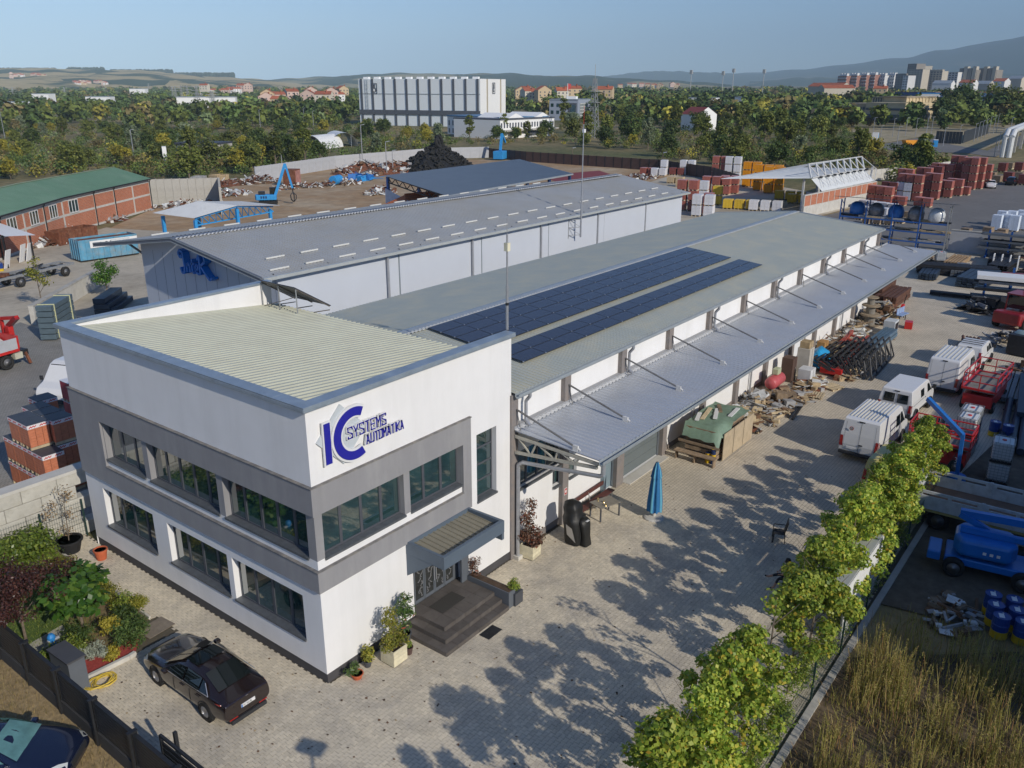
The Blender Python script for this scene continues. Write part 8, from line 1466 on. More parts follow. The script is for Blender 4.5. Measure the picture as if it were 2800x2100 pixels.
SIT=dict(pel=(0,0,.5),spine=(0,-.02,.72),chest=(0,-.08,.95),neck=(0,-.12,1.12),head=(0,-.15,1.20),crown=(0,-.17,1.31),ls=(.19,-.08,1.02),le=(.25,-.24,.78),lh=(.14,-.42,.70),rs=(-.19,-.08,1.02),re=(-.25,-.24,.78),rh=(-.14,-.42,.70),lp=(.10,-.02,.5),lk=(.14,-.46,.52),la=(.16,-.62,.12),lt=(.17,-.78,.05),rp=(-.10,-.02,.5),rk=(-.14,-.45,.54),ra=(-.22,-.80,.36),rt=(-.24,-.95,.40))
person('person in a pale blue shirt sitting in shade by the young trees',(17.5,-10.3,0),R(-75),LB,SK,HR,SK,SH_,SIT);person('person in dark clothes sitting in shade nearer the camera',(15.4,-10.2,0),R(-150),DK_,SK,HR,DK_,BLACK,SIT)
for k,(x,y,rz)in enumerate(((17.5,-10.3,-75),(15.4,-10.2,-150))):o=T('folding_stool',['stool under the person in the pale blue shirt','stool under the person in dark clothes'][k],'stool',(x,y,0),R(rz));MB().box(-.2,.2,-.2,.2,.36,.39).build('seat',CH,o);[MB().bar((a*.17,b*.17,0),(a*.17,b*.17,.36),.03).build('leg',CH,o)for a in (1,-1)for b in (1,-1)]
lp=T('lamp_post','tall lamp post with a flat lamp head below the picture edge','street lamp',(-5.4,-13.6,0));MB().tube((0,0,0),(0,0,6),.07,8).build('pole',STEELP,lp);MB().bar((0,0,6),(.6,.6,6.15),.06).build('arm',STEELP,lp);MB().obox((.75,.75,6.2),(.5,.8,.12),R(20)).build('lamp_head',DARKST,lp)
nb_=T('shade_building','unseen plain grey hall put in south of the truck yard for its shade','building');MB().box(11.0,47,-33,-25.2,0,8.0).build('wall',CONC,nb_);MB().box(10.8,47.2,-33.2,-25,8.01,8.2).build('roof',GUT,nb_)  # unseen; put in and sized to cast the shade over the truck yard
# ================================================================ PLANTS
def leafmesh(name,pos,nrm,size,mat,tint=None,aspect=.55):
 """one rhombus per leaf"""
 n=len(pos);rg=RNG;a=rg.normal(size=(n,3));t=np.cross(nrm,a);t /= np.linalg.norm(t,axis=1,keepdims=True)+1e-9;b=np.cross(nrm,t);b /= np.linalg.norm(b,axis=1,keepdims=True)+1e-9
 s=np.asarray(size).reshape(-1,1);V=np.stack([pos-t*s,pos-b*s*aspect,pos+t*s,pos+b*s*aspect],1).reshape(-1,3)
 me=D.meshes.new(name);me.vertices.add(4*n);me.vertices.foreach_set('co',V.ravel().astype('f4'));me.loops.add(4*n);me.loops.foreach_set('vertex_index',np.arange(4*n,dtype='i4'));me.polygons.add(n);me.polygons.foreach_set('loop_start',np.arange(0,4*n,4,dtype='i4'))
 if tint is not None:
  at=me.attributes.new('tint','FLOAT_COLOR','POINT');c=np.ones((n,4));c[:,:3]=tint;at.data.foreach_set('color',np.repeat(c,4,0).ravel().astype('f4'))
 me.update(calc_edges=True);me.materials.append(mat);return me
def cloud(n,clumps,rc,rng,up=.5):
 """leaf places and facings spread through clumps"""
 C=np.asarray(clumps);k=rng.integers(0,len(C),n);d=rng.normal(size=(n,3));d /= np.linalg.norm(d,axis=1,keepdims=True);r=rng.random(n)**.45;rr=np.asarray(rc)if np.ndim(rc)else np.full(len(C),rc)
 pos=C[k]+d*(r*rr[k])[:,None]*np.array([1,1,.8]);nr=d+rng.normal(size=(n,3))*.6+np.array([0,0,up]);nr /= np.linalg.norm(nr,axis=1,keepdims=True);return pos,nr
def ellipse_clumps(k,rx,rz,zc,rng,ry=None,bottom=-1):
 d=rng.normal(size=(k*3,3));d /= np.linalg.norm(d,axis=1,keepdims=True);d=d[d[:,2]>bottom][:k];return d*(rng.random(len(d))**.4)[:,None]*np.array([rx,ry or rx,rz])+np.array([0,0,zc])
def trunk(h,r,rng,limbs=4,lean=.1,z0=.35):
 m_=MB();top=Vector((rng.normal()*lean,rng.normal()*lean,h));m_.tube((0,0,-.1),top,r,7,r2=r*.35)
 for k in range(limbs):p=Vector((0,0,0)).lerp(top,z0+(.9-z0)*k/limbs);a=rng.random()*6.28;L=h*rng.uniform(.2,.4);m_.tube(p,p+Vector((math.cos(a)*L*.7,math.sin(a)*L*.7,L*.8)),r*.45,5,r2=r*.12)
 return m_
MAPLE=LEAF('young maple leaves',[(0,(.15,.25,.03)),(.45,(.32,.42,.055)),(.85,(.52,.56,.09)),(.985,(.6,.48,.06)),(1,(.40,.16,.03))],.45,.35,.2)
HEDGE=LEAF('hedge leaves',[(0,(.09,.15,.022)),(.5,(.23,.31,.045)),(.9,(.38,.42,.08)),(1,(.36,.30,.07))],.4,.3,.2);LAUR=LEAF('laurel leaves',[(0,(.07,.13,.018)),(.6,(.17,.24,.035)),(1,(.30,.36,.07))],.35,.25);PLUM=LEAF('plum leaves',[(0,(.035,.012,.012)),(.6,(.075,.028,.022)),(1,(.13,.055,.04))],.4,.2)
YELG=LEAF('yellow green shrub',[(0,(.13,.16,.02)),(.6,(.28,.28,.04)),(1,(.45,.38,.06))],.5,.3);CATA=LEAF('broad leaves',[(0,(.035,.10,.015)),(.7,(.09,.19,.03)),(1,(.20,.30,.05))],.35,.3);JUN=LEAF('juniper',[(0,(.03,.06,.014)),(.7,(.08,.13,.03)),(1,(.15,.2,.05))],.6,.2);SIL=LEAF('silver shrub',[(0,(.2,.23,.17)),(1,(.4,.43,.34))],.7,.1);GOLD=LEAF('golden shrub',[(0,(.3,.27,.03)),(1,(.55,.45,.07))],.5,.25);PHOT=LEAF('photinia leaves',[(0,(.06,.03,.02)),(.6,(.13,.07,.045)),(.85,(.22,.12,.07)),(1,(.40,.09,.05))],.4,.2);DRYL=LEAF('withered leaves',[(0,(.25,.16,.08)),(1,(.5,.36,.2))],.8,.2);OLE=LEAF('oleander leaves',[(0,(.04,.09,.02)),(.8,(.12,.19,.05)),(.96,(.2,.26,.07)),(1,(.55,.06,.06))],.4,.25)
def shrub(name,lb,x,y,z,clumps,rc,n,size,mat,cat='shrub',stem=None,group=None,seed=1,aspect=.55,up=.5):
 o=T(name,lb,cat,(x,y,z),0,group);rg=np.random.default_rng(seed);p,q=cloud(n,clumps,rc,rg,up);f_=D.objects.new('foliage',leafmesh('foliage',p,q,rg.uniform(.6,1.2,n)*size,mat,None,aspect));COL.objects.link(f_);f_.parent=o
 (trunk(stem[0],stem[1],rg,5)if stem else trunk(max(.2,max(c[2]for c in clumps)*.8),.02,rg,5)).build('stem',BARK,o);return o
yt=[];
for v_ in range(4):
 rg=np.random.default_rng(20+v_);H=4.9;cl=[];o=T('young_tree','x','tree')
 for k in range(40):t=rg.random();z=1.3+3.5*t;r_=(1.38*math.sin(math.pi*(.18+.8*t))**.8)*rg.random()**.5;a=rg.random()*6.28;cl.append((r_*math.cos(a),r_*math.sin(a),z))
 n=6200;p,q=cloud(n,cl,.34,rg,.4);me=leafmesh('crown',p,q,rg.uniform(.045,.085,n),MAPLE,None,.8);c=D.objects.new('crown',me);COL.objects.link(c);c.parent=o;trunk(4.6,.045,rg,9,.12,.28).build('trunk',BARK,o);yt.append(o)
xs=[-2.2,.2,2.1,3.9,5.6,9.2,11.2,13.2,15.3,17.3,19.4,21.5,23.6,25.6,27.3]
for k,x in enumerate(xs):
 c=dup(yt[k % 4],(x,-12.35+random.uniform(-.15,.15),0),k*1.7,f'leafy young maple, {nth[k]} of the row along the green mesh fence',None,random.uniform(.92,1.06)if x<20 else random.uniform(.85,.95),'young maples along the mesh fence')
for o in yt:
 for ch in list(o.children):D.objects.remove(ch)
 D.objects.remove(o)
rg=np.random.default_rng(3);bt=shrub('bare_sapling','thin nearly bare sapling with few leaves between the young maples',7.3,-12.3,0,[(.2,.1,4.3),(-.3,.3,3.4),(.4,.6,2.6),(-.2,0,4.8)],.4,170,.09,MAPLE,'tree',(4.6,.05),None,4,.8)
for k in range(16):shrub('hedge_shrub',f'low bushy green shrub, {nth[k]} along the foot of the mesh fence',-2.4+2.0*k,-12.78,0,ellipse_clumps(14,1.05,.55,.75,np.random.default_rng(k),.33),.36,1500 if k<10 else 800,.055 if k<10 else .075,HEDGE,'shrub',None,'shrubs along the mesh fence',50+k,.5)
shrub('laurel_hedge','dense bright green laurel hedge at the back of the garden',-3.6,15.8,0,[(-1.9+.33*i,-.5+.5*j,.5+.75*q)for i in range(12)for j in range(3)for q in range(2)],.5,7500,.085,LAUR,'hedge',None,None,3)
shrub('plum_tree','dark purple leaved plum tree at the garden fence',-5.1,10.6,0,ellipse_clumps(46,2.0,.75,2.4,np.random.default_rng(5)),.5,8000,.055,PLUM,'tree',(2.4,.06),None,6)
shrub('catalpa_tree','broad leaved bright green tree in the middle of the garden',-3.6,9.4,0,[*ellipse_clumps(30,1.2,.7,2.0,np.random.default_rng(8)),*[(x,y,1.1)for x,y in ((-.4,1.6),(.4,2.3),(.1,3.0),(.9,1.3),(.6,.4))]],.5,1500,.16,CATA,'tree',(2.0,.07),None,9,.75,1.2)
for k in range(7):shrub('path_shrub',f'yellow green rounded shrub, {nth[k]} along the side path',-1.95-.02*k,9.3+.95*k,0,ellipse_clumps(10,.38,.35,.5,np.random.default_rng(30+k)),.28,1300,.045,YELG if k % 3 else HEDGE,'shrub',None,'rounded shrubs along the side path',60+k)
shrub('ball_topiary','round clipped golden green shrub at the path corner',-1.75,8.75,0,ellipse_clumps(24,.3,.3,.75,np.random.default_rng(40)),.2,2200,.035,YELG,'shrub',None,None,70);shrub('juniper_shrub','feathery dark green juniper at the kerb before the car',-2.75,7.5,0,ellipse_clumps(22,.65,.45,.6,np.random.default_rng(41)),.35,2600,.07,JUN,'shrub',None,None,71,.3);shrub('silver_shrub','silvery grey low shrub in the red mulch',-3.95,7.75,0,ellipse_clumps(10,.5,.15,.25,np.random.default_rng(42)),.22,1300,.05,SIL,'shrub',None,None,72,.3);shrub('golden_shrub','low golden yellow shrub in the red mulch',-3.6,7.35,0,ellipse_clumps(8,.4,.1,.2,np.random.default_rng(43)),.2,900,.045,GOLD,'shrub',None,None,73);shrub('golden_bush','upright golden bush beside the juniper',-3.1,8.1,0,ellipse_clumps(10,.3,.45,.7,np.random.default_rng(44)),.22,900,.05,GOLD,'shrub',None,None,74)
for k,(x,y)in enumerate(((-4.5,8.4),(-4.0,8.9),(-5.2,8.1),(-2.4,8.5))):shrub('garden_conifer',['green bushy conifer behind the utility cabinet','green bushy conifer under the broad leaved tree','dark conifer against the slat fence','spreading conifer beside the golden bush'][k],x,y,0,ellipse_clumps(14,.45,.35,.5,np.random.default_rng(45+k)),.3,1400,.06,JUN if k % 2 else HEDGE,'shrub',None,None,80+k,.35)
shrub('potted_shrub','yellow green shrub growing from the wooden planter left of the steps',2.38,-.78,.55,[(0,0,.3),(.2,.1,.5),(-.2,0,.6),(.1,.1,.9),(-.15,.1,1.15),(0,.1,1.4),(-.3,0,.25),(.3,-.1,.25)],.3,1500,.05,YELG,'plant',None,None,90);shrub('oleander','green oleander with a red flower beside the steps',3.25,-.45,.5,[(0,0,.4),(.1,.1,.8),(-.1,0,1.1),(.1,0,1.4),(.2,-.1,.9)],.3,700,.10,OLE,'plant',None,None,91,.25);shrub('spiky_plant','low spiky green plant in the terracotta bowl',.9,-.36,.18,[(0,0,.1),(-.2,.05,.2),(.1,.1,.2)],.2,260,.09,OLE,'plant',None,None,92,.2);shrub('corner_bush','small yellow green bush near the building corner',1.6,-.28,.2,[(0,0,.2),(0,0,.5),(.05,0,.35)],.24,500,.05,YELG,'plant',None,None,93);shrub('pot_bush','green bush in the square pot right of the steps',7.85,-1.95,.55,[(0,0,.15),(.1,.1,.25),(-.1,0,.25)],.24,600,.05,HEDGE,'plant',None,None,94);shrub('trough_plant','dry flowering plant in the trough beside the steps',7.5,-.3,.7,[(0,0,.15),(.1,.3,.3),(0,.5,.5),(.1,.1,.6)],.25,420,.05,PHOT,'plant',None,None,95);shrub('small_pot_plant','tuft of leaves in the small brown pot',2.98,-.9,.3,[(0,0,.12)],.16,160,.05,HEDGE,'plant',None,None,96)
shrub('photinia','reddish brown photinia bush in the planter by the downpipe',11.0,-.42,.5,[*ellipse_clumps(16,.5,.35,.55,np.random.default_rng(50)),(0,.1,1.1),(.15,.1,1.4),(.2,.1,1.8),(-.25,.1,1.3),(-.3,0,1.6),(.2,.1,2.0)],.28,2100,.06,PHOT,'shrub',(1.9,.03),None,97);shrub('withered_climber','withered tan climber in the black tub by the mesh fence',-.95,15.75,.5,[(0,0,.5),(.3,.1,1.2),(.3,.1,2.0),(-.4,.1,1.8),(.1,0,2.4),(-.6,0,1.5)],.35,330,.06,DRYL,'plant',(2.3,.025),None,98)
sp=G(475/1.266*0+118,848);shrub('sapling','sparse yellow green sapling in the neighbour yard',18.1,59.5,0,ellipse_clumps(14,1.0,1.5,3.4,np.random.default_rng(51)),.5,420,.14,YELG,'tree',(4.6,.06),None,99);shrub('dark_bush','dark green little tree behind the low yard wall',24.6,60.3,0,ellipse_clumps(20,1.4,1.3,2.0,np.random.default_rng(52)),.6,1300,.13,CATA,'tree',(2.4,.08),None,100)
def blades(name,pts,hmin,hmax,wd,mat,lean=.25,plume=0.):
 n=len(pts);rg=RNG;h=rg.uniform(hmin,hmax,n);a=rg.uniform(0,6.28,n);b=np.c_[pts,np.zeros(n)];tip=b+np.c_[np.cos(a)*h*rg.uniform(0,lean,n),np.sin(a)*h*rg.uniform(0,lean,n),h];s=np.c_[-np.sin(a),np.cos(a),np.zeros(n)]*wd
 V=np.stack([b-s,b+s,tip+s*.3,tip-s*.3],1).reshape(-1,3);F=np.arange(4*n).reshape(-1,4)
 if plume:
  k=int(n*plume)*26;i=rg.integers(0,n,k)% max(1,int(n*plume));t=rg.random(k)*.45+.55;c=b[i]*(1-t)[:,None]+tip[i]*t[:,None];d=rg.normal(size=(k,3))*np.array([1,1,.7])+np.array([0,0,.8]);d /= np.linalg.norm(d,axis=1,keepdims=True);L=(.10*h[i]*(1.3-t))[:,None];s2=np.cross(d,rg.normal(size=(k,3)));s2 *= .006/(np.linalg.norm(s2,axis=1,keepdims=True)+1e-9)
  V2=np.stack([c-s2,c+s2,c+d*L+s2,c+d*L-s2],1).reshape(-1,3);F=np.r_[F,np.arange(4*k).reshape(-1,4)+4*n];V=np.r_[V,V2]
 me=D.meshes.new(name);m=len(F);me.vertices.add(len(V));me.vertices.foreach_set('co',V.ravel().astype('f4'));me.loops.add(4*m);me.loops.foreach_set('vertex_index',F.ravel().astype('i4'));me.polygons.add(m);me.polygons.foreach_set('loop_start',np.arange(0,4*m,4,dtype='i4'));me.update(calc_edges=True);me.materials.append(mat);o=D.objects.new(name,me);COL.objects.link(o);o['kind']='stuff';return o
DRYW=LEAF('dry weeds',[(0,(.24,.24,.05)),(.4,(.42,.38,.10)),(.7,(.52,.42,.18)),(.88,(.44,.25,.11)),(1,(.12,.13,.03))],.8,.3,0);DRYG2=LEAF('dry grass',[(0,(.32,.23,.10)),(.6,(.48,.36,.17)),(1,(.25,.22,.08))],.9,.3,0)
def clumped(n,k,x0,x1,y0,y1,s,seed):rg=np.random.default_rng(seed);c=np.c_[rg.uniform(x0,x1,k),rg.uniform(y0,y1,k)];return c[rg.integers(0,k,n)]+rg.normal(size=(n,2))*s
q=clumped(4600,120,0,15,-20.5,-14.2,.26,1);q=q[(q[:,1]<-13.7)];blades('tall_dry_weeds',q,.5,1.5,.012,DRYW,.3,.34);q=clumped(6500,160,-1,17,-20.5,-13.5,.4,2);blades('weed_undergrowth',q[q[:,1]<-13.5],.15,.5,.014,DRYW,.8)
q=clumped(14000,800,-9.3,-6.1,-6,12,.35,3);blades('verge_grass',q[(q[:,0]<-6.12)&(q[:,0]>-9.8)],.04,.16,.008,DRYG2,.9);q=np.random.default_rng(4).uniform((-5.7,8.7),(-2.6,14.8),(6000,2));blades('lawn_grass',q,.03,.09,.006,HEDGE,.8).location.z=.036
def tmat(name,stops):m=LEAF(name,stops,.6,.25,.3);return m
GR1=tmat('olive crown',[(0,(.075,.10,.02)),(.5,(.15,.18,.035)),(1,(.25,.26,.06))]);GR2=tmat('dark crown',[(0,(.04,.07,.018)),(.6,(.08,.125,.03)),(1,(.15,.185,.045))]);GR3=tmat('yellow crown',[(0,(.2,.2,.025)),(.6,(.36,.32,.04)),(1,(.52,.42,.06))]);GR4=tmat('silver crown',[(0,(.10,.14,.07)),(.7,(.2,.24,.13)),(1,(.36,.39,.26))]);GR5=tmat('brown scrub',[(0,(.10,.085,.03)),(.6,(.18,.15,.055)),(1,(.28,.22,.09))])
KINDS=[]
for ki,(nm,mat,h,r_,n,sz)in enumerate((('olive green broad tree',GR1,8,3.4,1500,.33),('dark green dense tree',GR2,9,3.6,1600,.33),('yellow green tree',GR3,7,2.6,1200,.30),('silvery poplar',GR4,11,3.0,1500,.32),('brown olive scrub bush',GR5,4,2.9,1000,.28),('tall olive poplar',GR1,12,2.6,1500,.33))):
 rg=np.random.default_rng(ki+200);vs=[]
 for w_ in range(2):
  bush=h<5;cl=ellipse_clumps(34,r_*.8,h*(.36 if not bush else .35),h*(.58 if not bush else .42),rg);p,qn=cloud(n,cl,r_*.36,rg,.5);o=T('woodland_tree' if not bush else 'scrub_bush','x','tree' if not bush else 'bush');c=D.objects.new('crown',leafmesh('crown',p,qn,rg.uniform(.6,1.3,n)*sz,mat,None,.7));COL.objects.link(c);c.parent=o;trunk(h*.7,.02*h,rg,4).build('trunk',BARK,o);vs.append(o)
 KINDS.append((nm,vs,h))
def inside(u,v,poly):
 c=False
 for (x0,y0),(x1,y1)in zip(poly,poly[1:]+poly[:1]):
  if (y0>v)!=(y1>v)and u<(x1-x0)*(v-y0)/(y1-y0)+x0:c=not c
 return c
CLR_=[[(1290,404),(1500,400),(1800,418),(1800,455),(1560,450),(1280,432)],[(120,322),(300,318),(300,348),(130,356)],[(2330,345),(2700,330),(2800,330),(2800,430),(2640,425),(2420,425),(2340,400)],[(955,330),(1330,338),(1330,352),(955,346)],[(1210,340),(1530,338),(1530,372),(1220,380)],[(820,385),(990,380),(990,412),(820,412)],[(2560,430),(2800,400),(2800,520),(2600,470)],[(290,340),(520,335),(520,352),(290,360)]]
ZN=[[(-60,285),(960,285),(1010,345),(1220,375),(1270,400),(1150,420),(960,440),(700,478),(420,500),(300,470),(60,490),(-60,500)],[(1240,380),(1560,330),(2300,290),(2340,400),(2420,430),(2600,432),(2620,470),(2480,500),(2430,520),(2420,470),(2200,465),(1800,440),(1780,416),(1500,396),(1290,400)],[(2480,335),(2800,315),(2800,330),(2500,345)]]
rt_=random.Random(11);sel=[]
while len(sel)<300:
 u,v=rt_.uniform(-60,2800),rt_.uniform(286,520)
 if not any(inside(u,v,z)for z in ZN)or any(inside(u,v,z)for z in CLR_):continue
 if rt_.random()>(1 if v>340 else .6):continue
 sel.append((u,v))
RG_=((150,'above the green roof'),(330,'behind the green roof end'),(500,'by the white container in the scrub'),(640,'behind the concrete bunker'),(800,'behind the blue excavator'),(960,'round the polytunnels'),(1120,'before the high white hall'),(1280,'before the white offices'),(1480,'below the blue grey office'),(1700,'beside the lattice tower'),(1880,'behind the orange packs'),(2060,'in the poplar wood'),(2240,'behind the truss shed'),(2400,'left of the yellow digger'),(9999,'near the new road'))
reg=lambda u,v:next(n_ for a,n_ in RG_ if u<a)
for u,v in sorted(sel,key=lambda a:-a[1]):
 p=G(u,v);near_='nearest row' if v>430 else ('middle depth' if v>360 else 'farther back')
 wts=(5,3,1.6,1,5,.8)if u<1230 else ((4,4,1,2.4,3,4)if u<2250 else (3,4,2,.5,4,1));k=rt_.choices(range(6),wts)[0];s_=rt_.uniform(.7,1.15)*(1.15 if 1500<u<2250 and v<400 else .85)
 c=dup(KINDS[k][1][rt_.randrange(2)],(p.x,p.y,-.2),rt_.uniform(0,6.28),f'{KINDS[k][0]} {reg(u, v)}, {near_}',None,(s_*rt_.uniform(.85,1.2),s_*rt_.uniform(.85,1.2),s_),'trees and bushes of the scrub woodland')
 c['category']='bush' if k == 4 else 'tree'
for nm,vs,h in KINDS:
 for o in vs:
  for ch in list(o.children):D.objects.remove(ch)
  D.objects.remove(o)
WT=D.materials.new('wood mass');WT.use_nodes=True;t=WT.node_tree;b=t.nodes['Principled BSDF'];b.inputs['Roughness'].default_value=.7;b.inputs['Specular IOR Level'].default_value=.2
at=t.nodes.new('ShaderNodeAttribute');at.attribute_name='tint';g_=t.nodes.new('ShaderNodeNewGeometry');r2=t.nodes.new('ShaderNodeMapRange');r2.inputs[3].default_value=.55;r2.inputs[4].default_value=1.5;lk(t,g_.outputs['Random Per Island'],r2.inputs[0]);vm=t.nodes.new('ShaderNodeVectorMath');vm.operation='SCALE';lk(t,at.outputs['Color'],vm.inputs[0]);lk(t,r2.outputs[0],vm.inputs['Scale']);lk(t,vm.outputs[0],b.inputs['Base Color'])
def mass(name,spots,per,sz,seed,low=False):
 rg=np.random.default_rng(seed);P_,N_,S_,C_=[],[],[],[];pal=np.array([(.13,.16,.033),(.07,.11,.028),(.13,.17,.04),(.085,.13,.035),(.31,.28,.045),(.19,.155,.06),(.16,.21,.09)]);wt=np.array([5,5,4,4,1.2,2.2 if not low else 5,.8]);wt=wt/wt.sum()
 for (x,y,z,h,r_)in spots:
  cl=ellipse_clumps(7,r_*.6,h*.3,h*.55,rg);n=per;p,q=cloud(n,cl,r_*.55,rg,.5);P_.append(p+np.array([x,y,z]));N_.append(q);S_.append(rg.uniform(.6,1.3,n)*sz*max(.6,r_/3));C_.append(np.repeat(pal[rg.choice(7,p=wt)][None]*rg.uniform(.7,1.3),n,0))
 o=D.objects.new(name,leafmesh(name,np.concatenate(P_),np.concatenate(N_),np.concatenate(S_),WT,np.concatenate(C_),.75));COL.objects.link(o);o['kind']='stuff'
sp=[];rm=random.Random(21)
while len(sp)<2300:
 u,v=rm.uniform(-80,2820),rm.uniform(290,520)
 if not any(inside(u,v,z)for z in ZN)or (any(inside(u,v,z)for z in CLR_)and rm.random()>.06):continue
 p=G(u,v);h=rm.uniform(1.6,4.2);sp.append((p.x,p.y,-.2,h,h*.75))
mass('scrub_undergrowth',sp,100,.28,1,True)
sp=[]
while len(sp)<3000:
 u,d=rm.uniform(-100,2900),430*math.exp(rm.random()**.8*1.75);p=P(u,236,d);v=236+FPX*19/d
 if any(inside(u,v,z)for z in CLR_):continue
 if 950<u<1620 and d<560 and rm.random()<.9:continue
 if 2230<u<2570 and 490<d<640:continue
 if d<1000 and 480<u<650 and rm.random()<.5:continue
 h=rm.uniform(6,13)*(1.25 if u>1500 and d>600 else 1);sp.append((p.x,p.y,terr(p.x,p.y)-.3,h,h*.48*(1+d/2500)))
mass('far_woodland',sp,120,.62,2)
for k,(u,d,h)in enumerate(((2650,640,26),(2600,620,20),(2720,700,24),(2770,650,22),(2585,560,15),(2510,520,13),(2690,560,12),(2330,900,18))):
 p=P(u,236,d);rg=np.random.default_rng(300+k);n=1500;pp,qq=cloud(n,ellipse_clumps(30,h*.3,h*.36,h*.56,rg),h*.15,rg);o=T('tall_tree',['tallest dark broad tree right of the derelict block','dark broad tree at the derelict block corner','tall bright tree before the brown towers','tall tree at the picture edge before the town','dark tree against the derelict facade','small dark tree before the derelict block','low tree beside the road panels','tree top above the derelict block roof'][k],'tree',(p.x,p.y,-.3));c=D.objects.new('crown',leafmesh('crown',pp,qq,rg.uniform(.5,1.1,n)*.9,GR2 if k<2 or k>3 else GR1,None,.7));COL.objects.link(c);c.parent=o;trunk(h*.7,.4,rg).build('trunk',BARK,o)
# ---- masts, poles, road
LAT=M('lattice steel',(.42,.43,.42),.6,.3,var=.1)
def lattice(lb,u,v,vt,wb_,wt_,cat='pylon',nm='lattice_pylon',grp=None,arms=0,dist=None,bar_=.12):
 p=G(u,v)if dist is None else P(u,236,dist);z0=0 if dist is None else terr(p.x,p.y);H=VH(vt,p.x,p.y)-z0;o=T(nm,lb,cat,(p.x,p.y,z0),0,grp);m_=MB();L=lambda s,t,z:Vector((s*(wb_+(wt_-wb_)*z/H)/2,t*(wb_+(wt_-wb_)*z/H)/2,z));n=9
 for s,t in ((1,1),(1,-1),(-1,-1),(-1,1)):
  m_.bar(L(s,t,0),L(s,t,H),bar_*1.3);s2,t2=(t,-s)
  for k in range(n):z0_,z1_=H*k/n,H*(k+1)/n;m_.bar(L(s,t,z0_),L(s2,t2,z1_),bar_*.7);m_.bar(L(s2,t2,z0_),L(s,t,z1_),bar_*.7)
 m_.build('lattice',LAT,o)
 for k in range(arms):z=H*(.72+.12*k);MB().bar((-wb_*1.3,0,z),(wb_*1.3,0,z),bar_*2).build('cross_arm',LAT,o)
 return o,H
o,H=lattice('tall lattice radio tower before the blue grey office',1622,378,214,3.4,1.0,'tower','radio_tower');MB().tube((0,0,H),(0,0,H+5),.1,6).build('antenna',LAT,o);[MB().box(-1.6,1.6,-1.6,1.6,H*z,H*z+.15).build('platform',LAT,o)for z in (.6,.78)]
for k,(u,v,vt)in enumerate(((545,314,234),(518,300,234),(500,288,233),(583,314,248),(40,280,238),(180,272,238),(588,312,250),(483,280,235),(475,276,236),(665,268,230),(410,262,228),(318,270,248))):lattice(f'grey lattice pylon, {["rightmost front one", "second front one", "third front one", "double one", "one by the white industrial building", "one by the white shed", "twin beside the double one", "fourth of the row", "fifth of the row", "one left of the red roofs", "one in the far village", "small one in the far wood"][k]}',u,v,vt,3.2,.8,grp='power pylons left of the hall',arms=3)
for k,(u,v,vt)in enumerate(((1778,264,228),(2775,262,238),(1688,266,246),(2570,300,268))):lattice(['lone lattice pylon in the centre wood','lattice pylon at the right wood','short lattice mast in the centre wood','short lattice mast by the derelict block'][k],u,v,vt,3,.8,arms=2)
def pole(lb,u,v,vt,r_,grp,arm=0,mat=None,lamp=True):
 p=G(u,v);o=T('lamp_pole',lb,'lamp post',(p.x,p.y,0),0,grp);H=VH(vt,p.x,p.y);MB().tube((0,0,0),(0,0,H),r_,6,r2=r_*.6).build('pole',mat or PIPE,o)
 if lamp:MB().bar((0,0,H),(arm or .8,-.5,H+.15),.12 if arm else .35,.1).build('lamp',PIPE,o)
for k,(u,v,vt)in enumerate(((368,440,355),(14,380,300),(713,358,300),(833,344,296),(858,352,304),(992,455,342),(1058,478,388),(1075,475,412),(1190,415,382),(772,462,412),(1690,330,293),(1977,380,355),(1564,450,405),(1810,470,418))):pole(f'slender lamp pole, {["alone behind the green roof", "at the left picture edge", "left of the polytunnels", "behind the polytunnels", "beside the polytunnels", "tall one behind the wire heap", "tall one at the scrap bars", "one at the pipe tangle", "one behind the tyre pile", "one behind the excavator arm", "in the centre wood", "in the poplar wood", "brown one in the dry field", "brown one beside the dry field"][k]}',u,v,vt,.13,'slender poles in the scrub and yard',mat=None if k<12 else BARK)
for k,(u,vt)in enumerate(((1888,197),(1975,200),(2003,193),(2086,195))):
 p=P(u,236,1500);z0=terr(p.x,p.y);o=T('floodlight_mast',f'{["first", "second", "third", "fourth"][k]} stadium floodlight mast above the woods from the left','mast',(p.x,p.y,z0),0,'stadium floodlight masts');H=VH(vt,p.x,p.y)-z0;MB().tube((0,0,0),(0,0,H),.6,6).build('pole',LAT,o);MB().obox((0,0,H),(4,4,6)).build('lamp_panel',LAT,o)
rdz=lambda n_,pts,m_,z:S(MB().poly([(*G(u,v).xy,z)for u,v in pts]).build(n_,m_))
rdz('new_road',[(2370,402),(2540,372),(2558,372),(2600,395),(2700,412),(2800,366),(2800,392),(2720,430),(2640,418),(2480,415)],ASPH,.02);rdz('construction_ground',[(2330,352),(2460,346),(2640,352),(2800,340),(2800,362),(2690,408),(2560,396),(2540,370),(2375,398),(2335,396)],M('site ground',(.36,.30,.19),.95,var=.3,sc=.4,stain=(.2,.19,.08),ssc=.08),.01)
DKP=M('dark panel',(.035,.042,.05),.6)
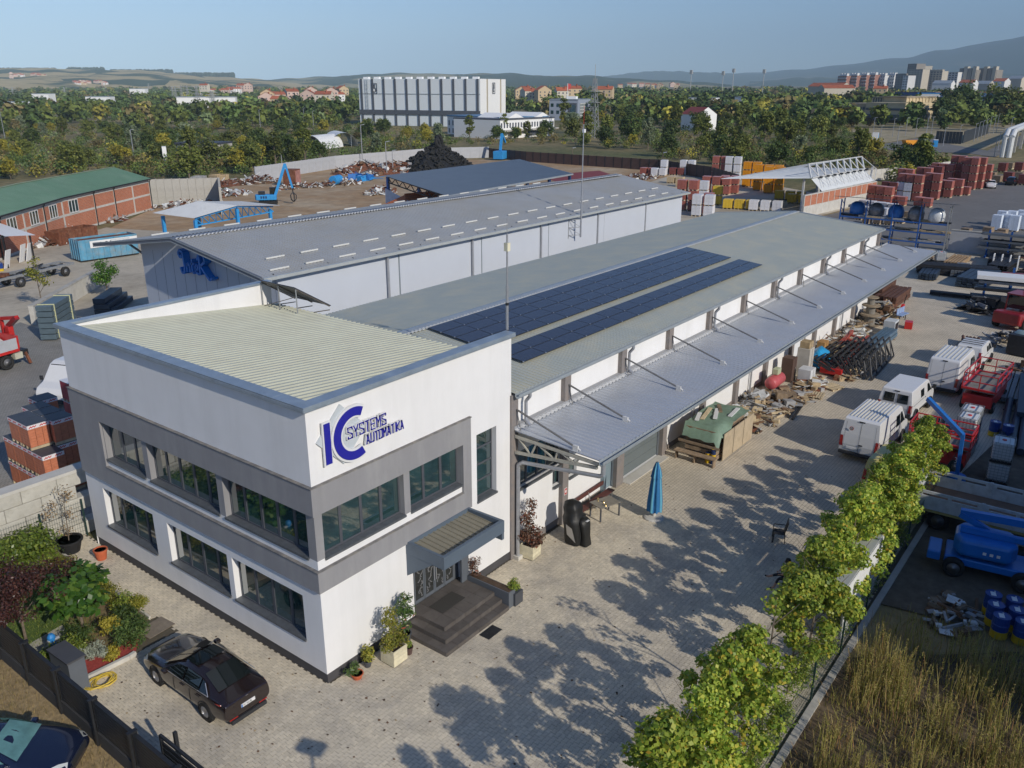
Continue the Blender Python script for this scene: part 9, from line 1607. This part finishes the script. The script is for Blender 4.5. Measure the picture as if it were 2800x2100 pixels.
for k,(a,b_,h)in enumerate((((2556,391),(2628,394),4.2),((2632,392),(2700,366),4.2))):a,b_=G(*a),G(*b_);d=b_-a;o=T('noise_barrier',['dark panel barrier facing the camera on the new road','dark panel barrier running away along the new road'][k],'barrier',(a.x,a.y,0),math.atan2(d.y,d.x));n=8;[MB().box(d.length*i/n+.05,d.length*(i+1)/n-.05,-.1,.1,0,h).build('panel',DKP,o)for i in range(n)]
for k in range(24):u,v=[(2386,372),(2405,394),(2440,374),(2452,397),(2475,372),(2502,374),(2532,370),(2527,398),(2545,370),(2578,400),(2620,393),(2662,388),(2672,384),(2682,380),(2692,376),(2703,370),(2715,366),(2724,362),(2718,428),(2738,402),(2728,410),(2760,372),(2780,360),(2788,356)][k];pole(f'slim grey road lamp, {nth[k % 22]} counted along the new road{" far side" if k > 21 else ""}',u,v,v-50,.13,'road lamps of the new road',2.0 if k % 3 == 0 else .9)
pg=T('pipe_gantry','white district heating pipes arching over posts at the right','pipeline');gm=M('pipe white',(.66,.67,.66),.45,.1)
a0=G(2740,430);a1=G(2800,372)+Vector((40,0,0));
for k in range(2):of=Vector((0,-1.6*k,0));MB().pipe([a0+of,a0+of+Vector((0,0,5.6)),a0+of+Vector((3,0,7.4)),a1+of+Vector((60,0,7.4))],.75,10).build('pipe',gm,pg)
for k in range(10):q=a0.lerp(a1+Vector((60,0,0)),.1+.09*k);MB().box(-.4,.4,-.4,.4,0,6.6).build('post',CONC,pg,(q.x,q.y-.8,0))
# ---- haze
hzb=MB().box(-22500,22500,-22500,22500,-14,1300).build('haze',D.materials.new('haze'));hzb['kind']='stuff';m=hzb.data.materials[0];m.use_nodes=True;t=m.node_tree;t.nodes.clear();pv=t.nodes.new('ShaderNodeVolumePrincipled');pv.inputs['Color'].default_value=(.60,.82,1,1);pv.inputs['Density'].default_value=.000085;pv.inputs['Anisotropy'].default_value=-.4;oo=t.nodes.new('ShaderNodeOutputMaterial');lk(t,pv.outputs[0],oo.inputs['Volume'])
hzb.display_type='WIRE'
